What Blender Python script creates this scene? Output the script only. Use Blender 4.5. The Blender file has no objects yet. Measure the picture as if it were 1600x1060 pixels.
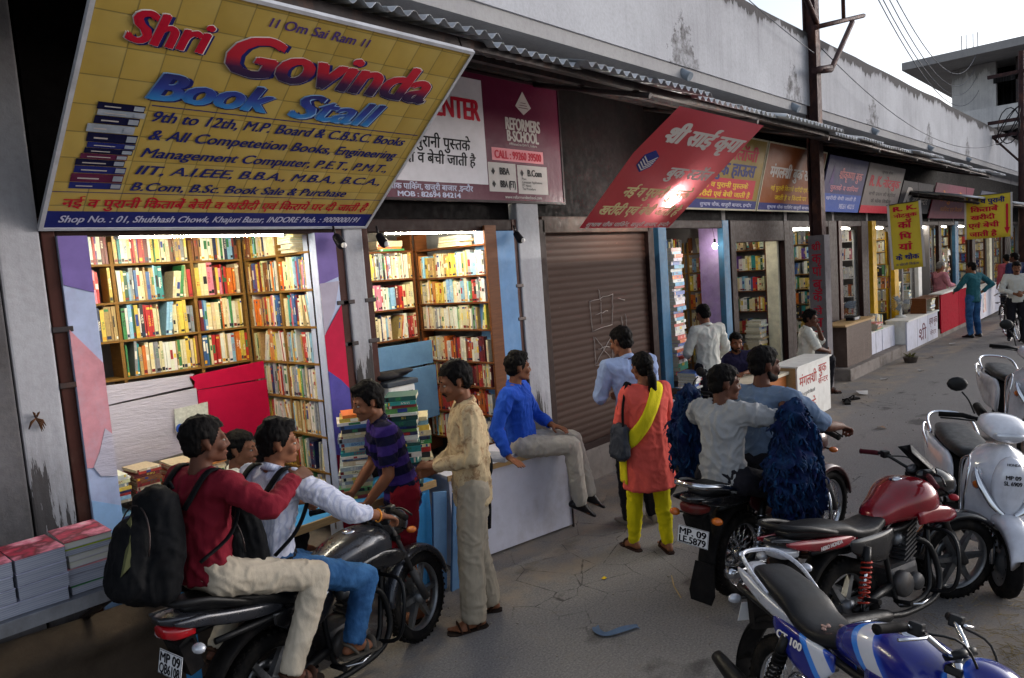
import bpy, bmesh, math, random
from mathutils import Vector as V, Matrix, noise
RND = random.Random(7)
SC = bpy.context.scene
COL = SC.collection
R = math.radians
PI = math.pi

# ---------------------------------------------------------------- camera, sky, sun, exposure
EYE = V((0.0, 0.0, 2.2))
YAW, PITCH, ROLL, FPX = 0.74730719, 0.09339779, -0.07304083, 1130.0
fw = V((math.cos(YAW)*math.cos(PITCH), math.sin(YAW)*math.cos(PITCH), -math.sin(PITCH)))
rt = V((math.sin(YAW), -math.cos(YAW), 0.0))
up = rt.cross(fw)
r2 = rt*math.cos(ROLL) + up*math.sin(ROLL)
u2 = -rt*math.sin(ROLL) + up*math.cos(ROLL)
cam = bpy.data.cameras.new('camera')
cam.sensor_width = 36.0
cam.lens = FPX/1600*36
cam.clip_start, cam.clip_end = 0.05, 2000
camera = bpy.data.objects.new('camera', cam)
COL.objects.link(camera)
camera.matrix_world = Matrix(((r2.x, u2.x, -fw.x, EYE.x), (r2.y, u2.y, -fw.y, EYE.y), (r2.z, u2.z, -fw.z, EYE.z), (0, 0, 0, 1)))
SC.camera = camera

SUN_EL, SUN_ROT = R(9), R(118)          # a low veiled sun beyond the end of the street
world = bpy.data.worlds.new('World')
SC.world = world
world.use_nodes = True
wn = world.node_tree.nodes
sky = wn.new('ShaderNodeTexSky')
sky.sky_type = 'NISHITA'
sky.sun_disc = False
sky.sun_elevation, sky.sun_rotation = SUN_EL, SUN_ROT
sky.air_density, sky.dust_density, sky.ozone_density = 1.0, 2.5, 1.5
wn['Background'].inputs['Strength'].default_value = 0.15
hs = wn.new('ShaderNodeHueSaturation')         # milky dusk overcast: the blue and orange of a clear sky greyed down
hs.inputs['Saturation'].default_value = 0.35
tint = wn.new('ShaderNodeMix'); tint.data_type = 'RGBA'; tint.blend_type = 'MULTIPLY'; tint.inputs[0].default_value = 1.0
tint.inputs[7].default_value = (0.95, 0.98, 1.06, 1)
world.node_tree.links.new(sky.outputs[0], hs.inputs['Color'])
world.node_tree.links.new(hs.outputs[0], tint.inputs[6])
world.node_tree.links.new(tint.outputs[2], wn['Background'].inputs['Color'])
sl = bpy.data.lights.new('sun', 'SUN')
sl.energy, sl.angle, sl.color = 0.25, R(70), (1.0, 0.97, 0.94)
sun = bpy.data.objects.new('sun', sl)
COL.objects.link(sun)
sd = V((math.sin(SUN_ROT)*math.cos(SUN_EL), math.cos(SUN_ROT)*math.cos(SUN_EL), math.sin(SUN_EL)))
sun.rotation_euler = sd.to_track_quat('Z', 'Y').to_euler()
sun.location = sd*30
SC.view_settings.view_transform = 'Standard'
SC.view_settings.look = 'None'
SC.view_settings.exposure = 1.2
SC.view_settings.gamma = 1.0
SC.cycles.use_denoising = True
SC.cycles.max_bounces = 6
SC.cycles.sample_clamp_indirect = 4.0

# ---------------------------------------------------------------- materials
def lin(c):
    if isinstance(c, str):
        c = [int(c[i:i+2], 16)/255 for i in (1, 3, 5)]
        c = [x/12.92 if x <= .04045 else ((x+.055)/1.055)**2.4 for x in c]
    return (c[0], c[1], c[2], 1.0)

MATS = {}
class NT:
    """tiny node-tree helper"""
    def __init__(s, name):
        s.m = bpy.data.materials.new(name)
        s.m.use_nodes = True
        s.t = s.m.node_tree
        s.b = s.t.nodes['Principled BSDF']
    def n(s, typ, ins=None, **props):
        x = s.t.nodes.new('ShaderNode'+typ)
        for k, v in props.items(): setattr(x, k, v)
        for k, v in (ins or {}).items():
            if hasattr(v, 'is_output') or isinstance(v, bpy.types.NodeSocket): s.t.links.new(v, x.inputs[k])
            else: x.inputs[k].default_value = v
        return x
    def obj(s, scale=(1, 1, 1), rot=(0, 0, 0), gen=False):
        tc = s.n('TexCoord')
        mp = s.n('Mapping', {'Vector': tc.outputs['Generated' if gen else 'Object'], 'Scale': scale, 'Rotation': rot})
        return mp.outputs[0]
    def noise(s, vec, scale, detail=4, rough=.6):
        return s.n('TexNoise', {'Vector': vec, 'Scale': scale, 'Detail': detail, 'Roughness': rough}).outputs['Fac']
    def ramp(s, fac, stops):
        r = s.n('ValToRGB', {'Fac': fac})
        e = r.color_ramp.elements
        while len(e) < len(stops): e.new(.5)
        for k, (p, c) in enumerate(stops):
            e[k].position = p
            e[k].color = lin(c) if not isinstance(c, (int, float)) else (c, c, c, 1)
        return r.outputs[0]
    def mix(s, fac, a, b, mode='MIX'):
        x = s.n('Mix', data_type='RGBA', blend_type=mode)
        for k, v in ((0, fac), (6, a), (7, b)):
            if isinstance(v, bpy.types.NodeSocket): s.t.links.new(v, x.inputs[k])
            else: x.inputs[k].default_value = v if k == 0 else lin(v)
        return x.outputs[2]
    def math(s, op, a, b=0.0):
        x = s.n('Math', operation=op)
        for k, v in ((0, a), (1, b)):
            if isinstance(v, bpy.types.NodeSocket): s.t.links.new(v, x.inputs[k])
            else: x.inputs[k].default_value = v
        return x.outputs[0]
    def sep(s, vec):
        return s.n('SeparateXYZ', {0: vec}).outputs
    def set(s, **kw):
        names = {'col': 'Base Color', 'rough': 'Roughness', 'metal': 'Metallic', 'spec': 'Specular IOR Level', 'coat': 'Coat Weight', 'sheen': 'Sheen Weight',
                 'em': 'Emission Color', 'es': 'Emission Strength', 'trans': 'Transmission Weight', 'ior': 'IOR', 'alpha': 'Alpha', 'sss': 'Subsurface Weight'}
        for k, v in kw.items():
            i = s.b.inputs[names[k]]
            if isinstance(v, bpy.types.NodeSocket): s.t.links.new(v, i)
            elif k in ('col', 'em'): i.default_value = lin(v)
            else: i.default_value = v
    def bump(s, h, strength=.3, dist=.01):
        b = s.n('Bump', {'Height': h, 'Strength': strength, 'Distance': dist})
        s.t.links.new(b.outputs[0], s.b.inputs['Normal'])

def M(key, col, rough=.7, metal=0.0, var=.18, scale=9.0, bump=0.0, bscale=80.0, spec=None, coat=0.0, stretch=(1, 1, 1), dirt=0.0, dirtcol='#4a4038', dscale=3.0, sheen=0.0):
    """general worn surface: two-scale colour variation, uneven gloss, optional dirt patches and bump"""
    if key in MATS: return MATS[key]
    if spec is None: spec = .5 if rough < .35 or metal > .3 else (.25 if rough < .5 else .1)
    t = NT(key)
    vec = t.obj(stretch)
    n1 = t.noise(vec, scale, 5, .65)
    c = lin(col)
    lo = [max(0, x*(1-var)) for x in c[:3]]; hi = [min(1, x*(1+var)) for x in c[:3]]
    out = t.ramp(n1, [(.3, lo), (.7, hi)])
    if dirt > 0:
        d = t.noise(t.obj((1, 1, .6)), dscale, 6, .7)
        k = t.ramp(d, [(.5, 0.0), (.68, 1.0)])
        k = t.math('MULTIPLY', k, dirt)
        out = t.mix(k, out, dirtcol)
    t.set(col=out, metal=metal, spec=spec, coat=coat, sheen=sheen)
    rr = t.ramp(t.noise(vec, scale*2.3, 3), [(.3, max(.02, rough*.8)), (.7, min(1, rough*1.15))])
    t.set(rough=rr)
    if bump > 0: t.bump(t.noise(vec, bscale, 4, .6), bump, .004)
    MATS[key] = t.m
    return t.m

def glow(key, col, strength):
    if key in MATS: return MATS[key]
    t = NT(key); t.set(col=col, em=col, es=strength, rough=.4)
    MATS[key] = t.m
    return t.m

# ---------------------------------------------------------------- scene records
def tag(o, label=None, cat=None, group=None, kind=None):
    for k, v in (('label', label), ('category', cat), ('group', group), ('kind', kind)):
        if v: o[k] = v
    return o

def thing(name, label, cat, loc=(0, 0, 0), rz=0.0, group=None, mw=None):
    o = bpy.data.objects.new(name, None)
    COL.objects.link(o)
    o.empty_display_size = .1
    if mw is not None: o.matrix_world = mw
    else: o.location = loc; o.rotation_euler = (0, 0, rz)
    return tag(o, label, cat, group)

def link(name, me, mats, parent=None):
    me.name = name
    o = bpy.data.objects.new(name, me)
    COL.objects.link(o)
    for m in (mats if isinstance(mats, (list, tuple)) else [mats]): me.materials.append(m)
    if parent is not None: o.parent = parent
    return o

def catmull(pts, n=6):
    P = [V(p) for p in pts]
    if len(P) < 3: return P
    Q = [P[0]*2-P[1]] + P + [P[-1]*2-P[-2]]
    out = []
    for i in range(1, len(Q)-2):
        a, b, c, d = Q[i-1], Q[i], Q[i+1], Q[i+2]
        for k in range(n):
            t = k/n
            out.append(.5*((2*b)+(c-a)*t+(2*a-5*b+4*c-d)*t*t+(3*b-a-3*c+d)*t**3))
    out.append(P[-1])
    return out

_ICO = None
def ico():
    global _ICO
    if _ICO is None:
        b = bmesh.new(); bmesh.ops.create_icosphere(b, subdivisions=2, radius=1)
        _ICO = [v.co.copy() for v in b.verts]; b.free()
    return _ICO

WORK = bpy.data.scenes.new('workbench')       # a scratch scene for evaluating modifiers, removed at the end
def evaluated(o):
    WORK.collection.objects.link(o)
    vl = WORK.view_layers[0]; vl.update()
    me = bpy.data.meshes.new_from_object(o.evaluated_get(vl.depsgraph))
    return me

class MB:
    """collects shapes and links them as ONE mesh object"""
    def __init__(s): s.bm = bmesh.new(); s.mi = 0
    def _face(s, vs, smooth=False):
        try:
            f = s.bm.faces.new(vs); f.material_index = s.mi; f.smooth = smooth
            return f
        except ValueError: return None
    def box(s, c, size, rot=None, bev=0.0, rz=None):
        if rz is not None: rot = Matrix.Rotation(rz, 3, 'Z')
        c = V(c); h = V(size)/2; vs = []
        for x in (-1, 1):
            for y in (-1, 1):
                for z in (-1, 1):
                    p = V((x*h.x, y*h.y, z*h.z))
                    vs.append(s.bm.verts.new(c+(rot @ p if rot else p)))
        fs = [s._face([vs[i] for i in q]) for q in ((0, 1, 3, 2), (4, 6, 7, 5), (0, 4, 5, 1), (2, 3, 7, 6), (0, 2, 6, 4), (1, 5, 7, 3))]
        if bev > 0:
            es = list({e for f in fs for e in f.edges})
            r = bmesh.ops.bevel(s.bm, geom=es, offset=bev, segments=2, affect='EDGES', profile=.6)
            for f in r['faces']: f.material_index = s.mi
        return s
    def bx(s, x0, x1, y0, y1, z0, z1, bev=0.0):
        return s.box(((x0+x1)/2, (y0+y1)/2, (z0+z1)/2), (abs(x1-x0), abs(y1-y0), abs(z1-z0)), None, bev)
    def rings(s, rings, caps=True, closed=False, smooth=True):
        R_ = [[s.bm.verts.new(p) for p in r] for r in rings]
        n = len(R_[0]); m = len(R_)
        for i in range(m if closed else m-1):
            a, b = R_[i], R_[(i+1) % m]
            for k in range(n): s._face((a[k], a[(k+1) % n], b[(k+1) % n], b[k]), smooth)
        if caps and not closed:
            s._face(R_[0][::-1]); s._face(R_[-1])
        return s
    def tube(s, pts, r, n=8, closed=False, sm=0, caps=True, flat=1.0):
        P = catmull(pts, sm) if sm else [V(p) for p in pts]
        m = len(P)
        if isinstance(r, (list, tuple)):
            L = len(r); rr = []
            for i in range(m):
                t = i/(m-1)*(L-1); k = min(int(t), L-2); rr.append(r[k]+(r[k+1]-r[k])*(t-k))
        else: rr = [r]*m
        rings = []; ref = None
        for i in range(m):
            if closed: d = P[(i+1) % m]-P[i-1]
            else: d = P[min(i+1, m-1)]-P[max(i-1, 0)]
            if d.length < 1e-9: d = V((0, 0, 1))
            d.normalize()
            if ref is None: ref = V((0, 0, 1)) if abs(d.z) < .9 else V((1, 0, 0))
            a = ref-d*ref.dot(d)
            if a.length < 1e-6: a = d.orthogonal()
            a.normalize(); b = d.cross(a); ref = a
            rings.append([P[i]+(a*math.cos(2*PI*k/n)*flat+b*math.sin(2*PI*k/n))*rr[i] for k in range(n)])
        return s.rings(rings, caps, closed)
    def cyl(s, p0, p1, r0, r1=None, n=16):
        return s.tube([p0, p1], [r0, r0 if r1 is None else r1], n)
    def lathe(s, prof, c=(0, 0, 0), axis=(0, 0, 1), n=24, closed=False):
        c = V(c); ax = V(axis).normalized(); a = ax.orthogonal().normalized(); b = ax.cross(a)
        rings = [[c+ax*h+(a*math.cos(2*PI*k/n)+b*math.sin(2*PI*k/n))*max(r, 1e-4) for k in range(n)] for r, h in prof]
        return s.rings(rings, not closed, closed)
    def ball(s, c, r, rot=None, u=12, v=8):
        c = V(c); r = V((r, r, r)) if isinstance(r, (int, float)) else V(r)
        rings = []
        for i in range(1, v):
            t = PI*i/v
            ring = []
            for k in range(u):
                p = V((r.x*math.sin(t)*math.cos(2*PI*k/u), r.y*math.sin(t)*math.sin(2*PI*k/u), -r.z*math.cos(t)))
                ring.append(c+(rot @ p if rot else p))
            rings.append(ring)
        return s.rings(rings)
    def hull(s, pts):
        b = bmesh.new()
        vs = [b.verts.new(p) for p in pts]
        r = bmesh.ops.convex_hull(b, input=vs, use_existing_faces=False)
        mp = {}
        for f in b.faces:
            q = []
            for v in f.verts:
                if v not in mp: mp[v] = s.bm.verts.new(v.co)
                q.append(mp[v])
            s._face(q)
        b.free()
        return s
    def ells(s, *E):
        """hull of ellipsoids (centre, radii[, 3x3 rotation])"""
        pts = []
        for e in E:
            c = V(e[0]); r = e[1]; r = V((r, r, r)) if isinstance(r, (int, float)) else V(r)
            rot = e[2] if len(e) > 2 else None
            for p in ico():
                q = V((p.x*r.x, p.y*r.y, p.z*r.z))
                pts.append(c+(rot @ q if rot else q))
        return s.hull(pts)
    def prism(s, poly, o, u, v, depth):
        """polygon (u,v coords) extruded along u x v"""
        o, u, v = V(o), V(u).normalized(), V(v).normalized(); w = u.cross(v)
        a = [s.bm.verts.new(o+u*p[0]+v*p[1]) for p in poly]
        b = [s.bm.verts.new(o+u*p[0]+v*p[1]+w*depth) for p in poly]
        s._face(a[::-1]); s._face(b); n = len(a)
        for k in range(n): s._face((a[k], a[(k+1) % n], b[(k+1) % n], b[k]))
        return s
    def quad(s, *P): s._face([s.bm.verts.new(p) for p in P]); return s
    def xf(s, mat):
        bmesh.ops.transform(s.bm, matrix=mat, verts=s.bm.verts); return s
    def mesh(s):
        me = bpy.data.meshes.new('m')
        bmesh.ops.recalc_face_normals(s.bm, faces=s.bm.faces)
        s.bm.to_mesh(me); s.bm.free()
        return me
    def build(s, name, mats, parent=None, smooth=None):
        me = s.mesh()
        if smooth is not None:
            for p in me.polygons: p.use_smooth = smooth
        o = link(name, me, mats, parent)
        return o
    def remesh(s, voxel, it=3, fac=.5):
        """union of everything collected: one continuous smooth skin"""
        me = s.mesh()
        o = bpy.data.objects.new('tmp', me)
        m = o.modifiers.new('r', 'REMESH'); m.mode = 'VOXEL'; m.voxel_size = voxel; m.use_smooth_shade = True
        if it:
            q = o.modifiers.new('s', 'SMOOTH'); q.factor = fac; q.iterations = it
        out = evaluated(o)
        bpy.data.objects.remove(o); bpy.data.meshes.remove(me)
        for p in out.polygons: p.use_smooth = True
        return out

def rot_to(x, z):
    """3x3 with local x along x and z as near z as possible"""
    x = V(x).normalized(); z = V(z); y = z.cross(x).normalized(); z = x.cross(y)
    return Matrix((x, y, z)).transposed()

# ---------------------------------------------------------------- lettering
_G = {}
def glyph(ch):
    """flat glyph geometry and advance for one character of the built-in font"""
    if ch in _G: return _G[ch]
    def text_obj(body):
        c = bpy.data.curves.new('t', 'FONT'); c.body = body; c.resolution_u = 3; c.offset = 0.0 if set(body) & set('MNWVAKZ') else .008
        o = bpy.data.objects.new('t', c)
        me = evaluated(o)
        vs = [(v.co.x, v.co.y) for v in me.vertices]; fs = [tuple(p.vertices) for p in me.polygons]
        bpy.data.objects.remove(o); bpy.data.curves.remove(c); bpy.data.meshes.remove(me)
        return vs, fs
    def wid(body):
        vs, _ = text_obj(body)
        return max(v[0] for v in vs)
    vs, fs = text_obj(ch) if ch != ' ' else ([], [])
    adv = wid('l'+ch+'llllll')-wid('lllllll')
    _G[ch] = (vs, fs, adv)
    return _G[ch]

CONS = set('कखगघचछजझटठडढणतथदधनपफबभमयरलवशषसह')
STEM = set('खगघचजझणतथधनपबभमयलवशषस')
def shape(text):
    """visual order for Devanagari: short i before its cluster, half letters, subjoined and superscript r"""
    out = []; base = 0; reph = False; i = 0
    while i < len(text):
        ch = text[i]
        nxt = text[i+1] if i+1 < len(text) else ''
        if ch in CONS:
            if nxt == '\u094d' and i+2 < len(text):
                if ch == 'र': reph = True; i += 2; continue
                if text[i+2] == 'र':
                    base = len(out); out.append((ch, 'rakar')); i += 3; continue
                if not (out and out[-1][1] == 'half'): base = len(out)
                out.append((ch, 'half')); i += 2; continue
            if not (out and out[-1][1] == 'half'): base = len(out)
            out.append((ch, 'reph' if reph else '')); reph = False
        elif ch == '\u093f': out.insert(base, (ch, ''))
        else:
            out.append((ch, '')); base = len(out)
        i += 1
    return out

def text_geo(text, shear=0.0, bold=0):
    vs, fs = [], []; pen = 0.0
    for ch, fl in shape(text):
        gv, gf, adv = glyph(ch)
        b = bmesh.new()
        bv = [b.verts.new((x, y, 0)) for x, y in gv]
        for f in gf:
            try: b.faces.new([bv[k] for k in f])
            except ValueError: pass
        if fl == 'half' and ch in STEM:
            cut = adv-.17
            bmesh.ops.bisect_plane(b, geom=b.verts[:]+b.edges[:]+b.faces[:], plane_co=(cut, 0, 0), plane_no=(1, 0, 0), clear_outer=True)
            adv = cut
        elif fl == 'half':
            for x in glyph('\u094d')[0:1]: pass
            hv, hf, _ = glyph('\u094d')
            q = [b.verts.new((x+adv, y, 0)) for x, y in hv]
            for f in hf:
                try: b.faces.new([q[k] for k in f])
                except ValueError: pass
        if fl == 'rakar':
            s = adv-.14
            q = [b.verts.new((x, y, .0004)) for x, y in ((s+.02, .26), (s+.02, .18), (s-.22, -.02), (s-.27, .04))]
            b.faces.new(q)
        if fl == 'reph':
            pts = [(adv-.1+.13*math.cos(a), .72+.11*math.sin(a)) for a in [PI*k/6 for k in range(7)]]
            for k in range(6):
                (x0, y0), (x1, y1) = pts[k], pts[k+1]
                b.faces.new([b.verts.new(p) for p in ((x0, y0, .0004), (x1, y1, .0004), (x1, y1+.06, .0004), (x0, y0+.06, .0004))])
        b.verts.index_update()
        n0 = len(vs)
        vs += [(v.co.x+pen, v.co.y, v.co.z) for v in b.verts]
        fs += [tuple(n0+v.index for v in f.verts) for f in b.faces]
        b.free()
        pen += adv
    vs = [(x+y*shear, y, z) for x, y, z in vs]
    if bold:
        V0, F0 = list(vs), list(fs)
        for j in range(1, bold+1):
            n0 = len(vs)
            vs += [(x+.035*j, y+(.012 if j % 2 else -.012), z+.0003*j) for x, y, z in V0]
            fs += [tuple(n0+k for k in f) for f in F0]
    return vs, fs

def lettering(parent, lines, mat, name='lettering', lift=.003, mb=None):
    """lines: (text, u, v, width, height, shear, bold[, rise]) fitted to boxes on the parent's local x,y face; one mesh a line"""
    o = None
    for L in lines:
        text, u, v, w, h = L[:5]
        sh = L[5] if len(L) > 5 else 0; bo = L[6] if len(L) > 6 else 0; rise = L[7] if len(L) > 7 else 0.0
        gv, fs = text_geo(text, sh, bo)
        x0 = min(p[0] for p in gv); x1 = max(p[0] for p in gv)
        y1 = max(p[1] for p in gv)
        if not any(c in CONS for c in text): y1 = max(y1, .68)
        vs = []
        for x, y, z in gv:
            t = (x-x0)/(x1-x0)
            vs.append((u+t*w, v+y/y1*h+rise*t, lift+z))
        me = bpy.data.meshes.new(name)
        me.from_pydata(vs, [], fs); me.update()
        bm = bmesh.new(); bm.from_mesh(me)
        for f in bm.faces:
            f.normal_update()
            if f.normal.z < 0: f.normal_flip()
        bm.to_mesh(me); bm.free()
        o = link(name, me, mat, parent)
        if mb is not None: o.matrix_basis = mb
    return o

def board_frame(o, xdir, ydir):
    x = V(xdir).normalized(); y = V(ydir).normalized(); z = x.cross(y)
    m = Matrix((x, y, z)).transposed().to_4x4(); m.translation = V(o)
    return m
# ---------------------------------------------------------------- special materials
def asphalt():
    t = NT('asphalt')
    v = t.obj()
    big = t.noise(v, .7, 6, .6); fine = t.noise(v, 75, 5, .8); mid = t.noise(v, 9, 5, .7)
    c = t.ramp(big, [(.25, '#4f4d4d'), (.45, '#6c6969'), (.6, '#767371'), (.78, '#8e8882')])
    c = t.mix(.6, c, t.ramp(fine, [(.3, '#434242'), (.5, '#7b7877'), (.75, '#b5b0ab')]))
    c = t.mix(t.ramp(mid, [(.55, 0.0), (.8, .5)]), c, '#7d7266')
    oil = t.noise(t.obj((1, 1.6, 1)), 1.7, 3, .5)
    c = t.mix(t.ramp(oil, [(.62, 0.0), (.70, .6)]), c, '#33302f')
    side = t.math('MULTIPLY', t.ramp(t.noise(v, 2.3, 5, .7), [(.4, 0.0), (.62, .75)]), t.ramp(t.math('ABSOLUTE', t.math('SUBTRACT', t.sep(v)[1], 2.2)), [(.9, 0.0), (1.0, 1.0)]))
    c = t.mix(side, c, '#8f8273')
    vor = t.n('TexVoronoi', {'Vector': v, 'Scale': 3.1}, feature='DISTANCE_TO_EDGE').outputs['Distance']
    vor = t.math('ADD', vor, t.math('MULTIPLY', t.math('SUBTRACT', t.noise(v, 12, 4), .5), .05))
    crack = t.math('MULTIPLY', t.ramp(vor, [(.0, 1.0), (.012, 0.0)]), t.ramp(t.noise(v, .5), [(.48, 0.0), (.58, .7)]))
    c = t.mix(crack, c, '#1d1b1a')
    t.set(col=c, rough=t.ramp(mid, [(.3, .8), (.7, .97)]), spec=.15)
    t.bump(t.math('ADD', t.math('MULTIPLY', fine, .5), mid), .5, .012)
    return t.m

def whitewash(name, base, stain, amount, zmid, zlen, spouts=(), bias=0.0):
    """lime-washed masonry: rain streaks running down from the coping, grey blotches, cone-shaped stains at spouts"""
    t = NT(name)
    v = t.obj(); x, y, z = t.sep(v)
    st = t.math('ADD', t.math('MULTIPLY', t.noise(t.obj((7, 7, .5)), 1.0, 7, .75), .45), t.math('MULTIPLY', t.noise(t.obj((1.3, 1.3, .5)), 1.0, 5, .6), .6)); bl = t.noise(v, .9, 6, .65); fine = t.noise(v, 25, 4, .7)
    c = t.mix(t.ramp(bl, [(.35, 0.0), (.75, .55)]), base, '#8f8d92')
    c = t.mix(t.ramp(fine, [(.45, 0.0), (.8, .3)]), c, '#7b7672')
    top = t.math('DIVIDE', t.math('SUBTRACT', z, zmid), zlen)
    k = t.math('ADD', t.math('MULTIPLY', st, 1.2), t.math('ADD', t.math('MULTIPLY', top, .55), bias))
    c = t.mix(t.math('MULTIPLY', t.ramp(k, [(.90, 0.0), (1.02, .35), (1.3, 1.0)]), amount), c, stain)
    c = t.mix(t.math('MULTIPLY', t.ramp(t.noise(t.obj((11, 11, .3)), 1.0, 6, .7), [(.45, 0.0), (.75, .34)]), t.ramp(bl, [(.35, .2), (.6, 1.0)])), c, '#77757a')
    for xs, zb, h in spouts:
        dx = t.math('ABSOLUTE', t.math('SUBTRACT', t.math('ADD', x, t.math('MULTIPLY', t.math('SUBTRACT', t.noise(v, 5, 6, .75), .5), 1.1)), xs))
        lim = t.math('MULTIPLY', t.math('SUBTRACT', 1.0, t.math('DIVIDE', t.math('SUBTRACT', z, zb), h)), .34)
        inside = t.math('LESS_THAN', dx, lim)
        c = t.mix(t.math('MULTIPLY', inside, t.ramp(t.noise(v, 7, 6, .7), [(.38, .0), (.62, .85)])), c, '#4b4643')
    t.set(col=c, rough=.95, spec=.08)
    t.bump(t.math('ADD', fine, bl), .4, .01)
    return t.m

def slats(name, col, step, depth, dirt=.4):
    """painted steel shutter: rounded horizontal slats"""
    t = NT(name)
    v = t.obj(); z = t.sep(v)[2]
    f = t.math('FRACT', t.math('DIVIDE', z, step))
    c = t.mix(t.ramp(t.noise(t.obj((1, 1, 6)), 2.5, 6, .7), [(.4, 0.0), (.7, dirt)]), col, '#5b4c46')
    c = t.mix(t.ramp(t.noise(v, 30, 4), [(.66, 0.0), (.76, .3)]), c, '#7d675c')
    c = t.mix(t.ramp(f, [(.0, .55), (.05, 0.0), (.93, 0.0), (1.0, .55)]), c, '#241a17')
    t.set(col=c, rough=.75, spec=.2)
    return t.m

def mix_print(name, cols, scale=3, rough=.45):
    """printed sheet of blotchy floral colour"""
    t = NT(name)
    n = t.noise(t.obj(), scale, 4, .55)
    stops = [(k/(len(cols)-1)*.5+.25, c) for k, c in enumerate(cols)]
    t.set(col=t.ramp(n, stops), rough=rough)
    return t.m

ASPH = asphalt()
PLASTER = whitewash('plaster', '#bdbec3', '#4a4645', .9, 4.9, .45, [(7.4, 4.3, .6), (10.49, 4.3, .55), (14.14, 4.3, .55), (18.07, 4.3, .5), (22, 4.3, .5)])
SOFFIT = whitewash('soffit_plaster', '#a8a6a6', '#6a625d', .5, 4.2, .6)
PILLAR = whitewash('pillar_paint', '#adadb2', '#35312f', .95, 1.8, -2.6, bias=.27)
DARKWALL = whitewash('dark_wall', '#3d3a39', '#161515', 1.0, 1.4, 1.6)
GREYWALL = whitewash('grey_wall', '#85807e', '#3b3835', .8, 2.2, 1.6)
CONC = M('concrete', '#7d7570', .9, bump=.5, dirt=.7, dirtcol='#4f463e', dscale=5)
CONC2 = M('old_concrete', '#4c4239', .9, bump=.5, dirt=.8, dirtcol='#46413d', dscale=1.2)
BROWN = M('brown_frame', '#40241f', .5, var=.15, dirt=.4, dirtcol='#57433a', dscale=6)
DKBROWN = M('dark_brown', '#281917', .6, var=.15, dirt=.4, dirtcol='#3f312b', dscale=6)
STEELDK = M('dark_steel', '#2c2627', .55, metal=.5, dirt=.6, dirtcol='#54382c', dscale=8)
TINROOF = M('corrugated_tin', '#a3a6aa', .42, metal=.65, var=.2, scale=4, dirt=.55, dirtcol='#6b5547', dscale=2.5)
WOOD = M('shelf_wood', '#7d5c30', .55, var=.2, stretch=(1, 1, 8), bump=.1)
WOODDK = M('dark_shelf_wood', '#623a20', .55, var=.2, stretch=(1, 1, 8), bump=.1)
LILAC = M('lilac_wall', '#a98fc0', .7, dirt=.3, dirtcol='#d0c8d0')
CREAM = M('cream_wall', '#d8d2b8', .75, dirt=.3, dirtcol='#a89a80')
BLUEGREY = M('blue_grey_board', '#5d7fa3', .55, var=.12, dirt=.35, dirtcol='#3f5878', dscale=4)
BLUEPOST = M('blue_post', '#3f6c8c', .5, dirt=.4, dirtcol='#5c5550')
YELLOWPOST = M('yellow_post', '#c89a1c', .5, dirt=.3, dirtcol='#6b5a30')
WHITE = M('white_laminate', '#c2c2d0', .6, spec=.2, var=.06, dirt=.35, dirtcol='#8d8784', dscale=4)
WHITE2 = M('white_paint', '#d9d7d2', .5, var=.06, dirt=.3, dirtcol='#9a9186', dscale=5)
REDPAINT = M('red_laminate', '#9a1026', .9, var=.1, spec=.04, dirt=.2, dirtcol='#6c1a22')
PLY = M('plywood_edge', '#a5875e', .65, var=.2, stretch=(1, 1, 12))
BROWNLAM = M('brown_laminate', '#54453f', .5, var=.12, stretch=(1, 1, 5), dirt=.3, dirtcol='#7b6d63')
INK = {k: M('ink_'+k, c, .5, var=.05) for k, c in dict(white='#e6e2e0', navy='#232a6b', black='#17151a', red='#b81b34', yellow='#e0bd2a', pale='#bfc0d8', maroon='#5c1430', pink='#d98c94',
       silver='#b9b3b0', orange='#dd8a35', blue='#2f4fa0', sky='#8fb4dc', violet='#54407a', green='#3b7a4a').items()}
TUBELIGHT = glow('tube_glow', '#fff4d6', 104.0)
FARTUBE = glow('far_tube_glow', '#fff8ea', 22.0)
BULB = glow('bulb_glow', '#fff7e8', 45.0)

# ---------------------------------------------------------------- ground
g = MB(); g.quad((-90, -120, 0), (220, -120, 0), (220, 160, 0), (-90, 160, 0))
tag(g.build('road', ASPH), kind='structure')
g = MB(); g.bx(12.3, 36, 3.92, 4.46, -.1, .2, .02); g.bx(-3, 36, 4.405, 6.2, -.1, .33, .015)
tag(g.build('plinth', CONC), kind='structure')
g = MB(); g.prism([(-6, 3.45), (.9, 3.5), (1.5, 3.62), (2.0, 3.86), (2.4, 4.4), (-6, 4.4)], (0, 0, .004), (1, 0, 0), (0, 1, 0), .004)  # dark sheet: shade below the magazine shelf and wall foot, put into the colour
tag(g.build('verge_shade', M('painted_shade', '#2a241f', .95, var=.35, scale=5, bump=.8, bscale=30, dirt=.4, dirtcol='#141110')), kind='structure')

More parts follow.
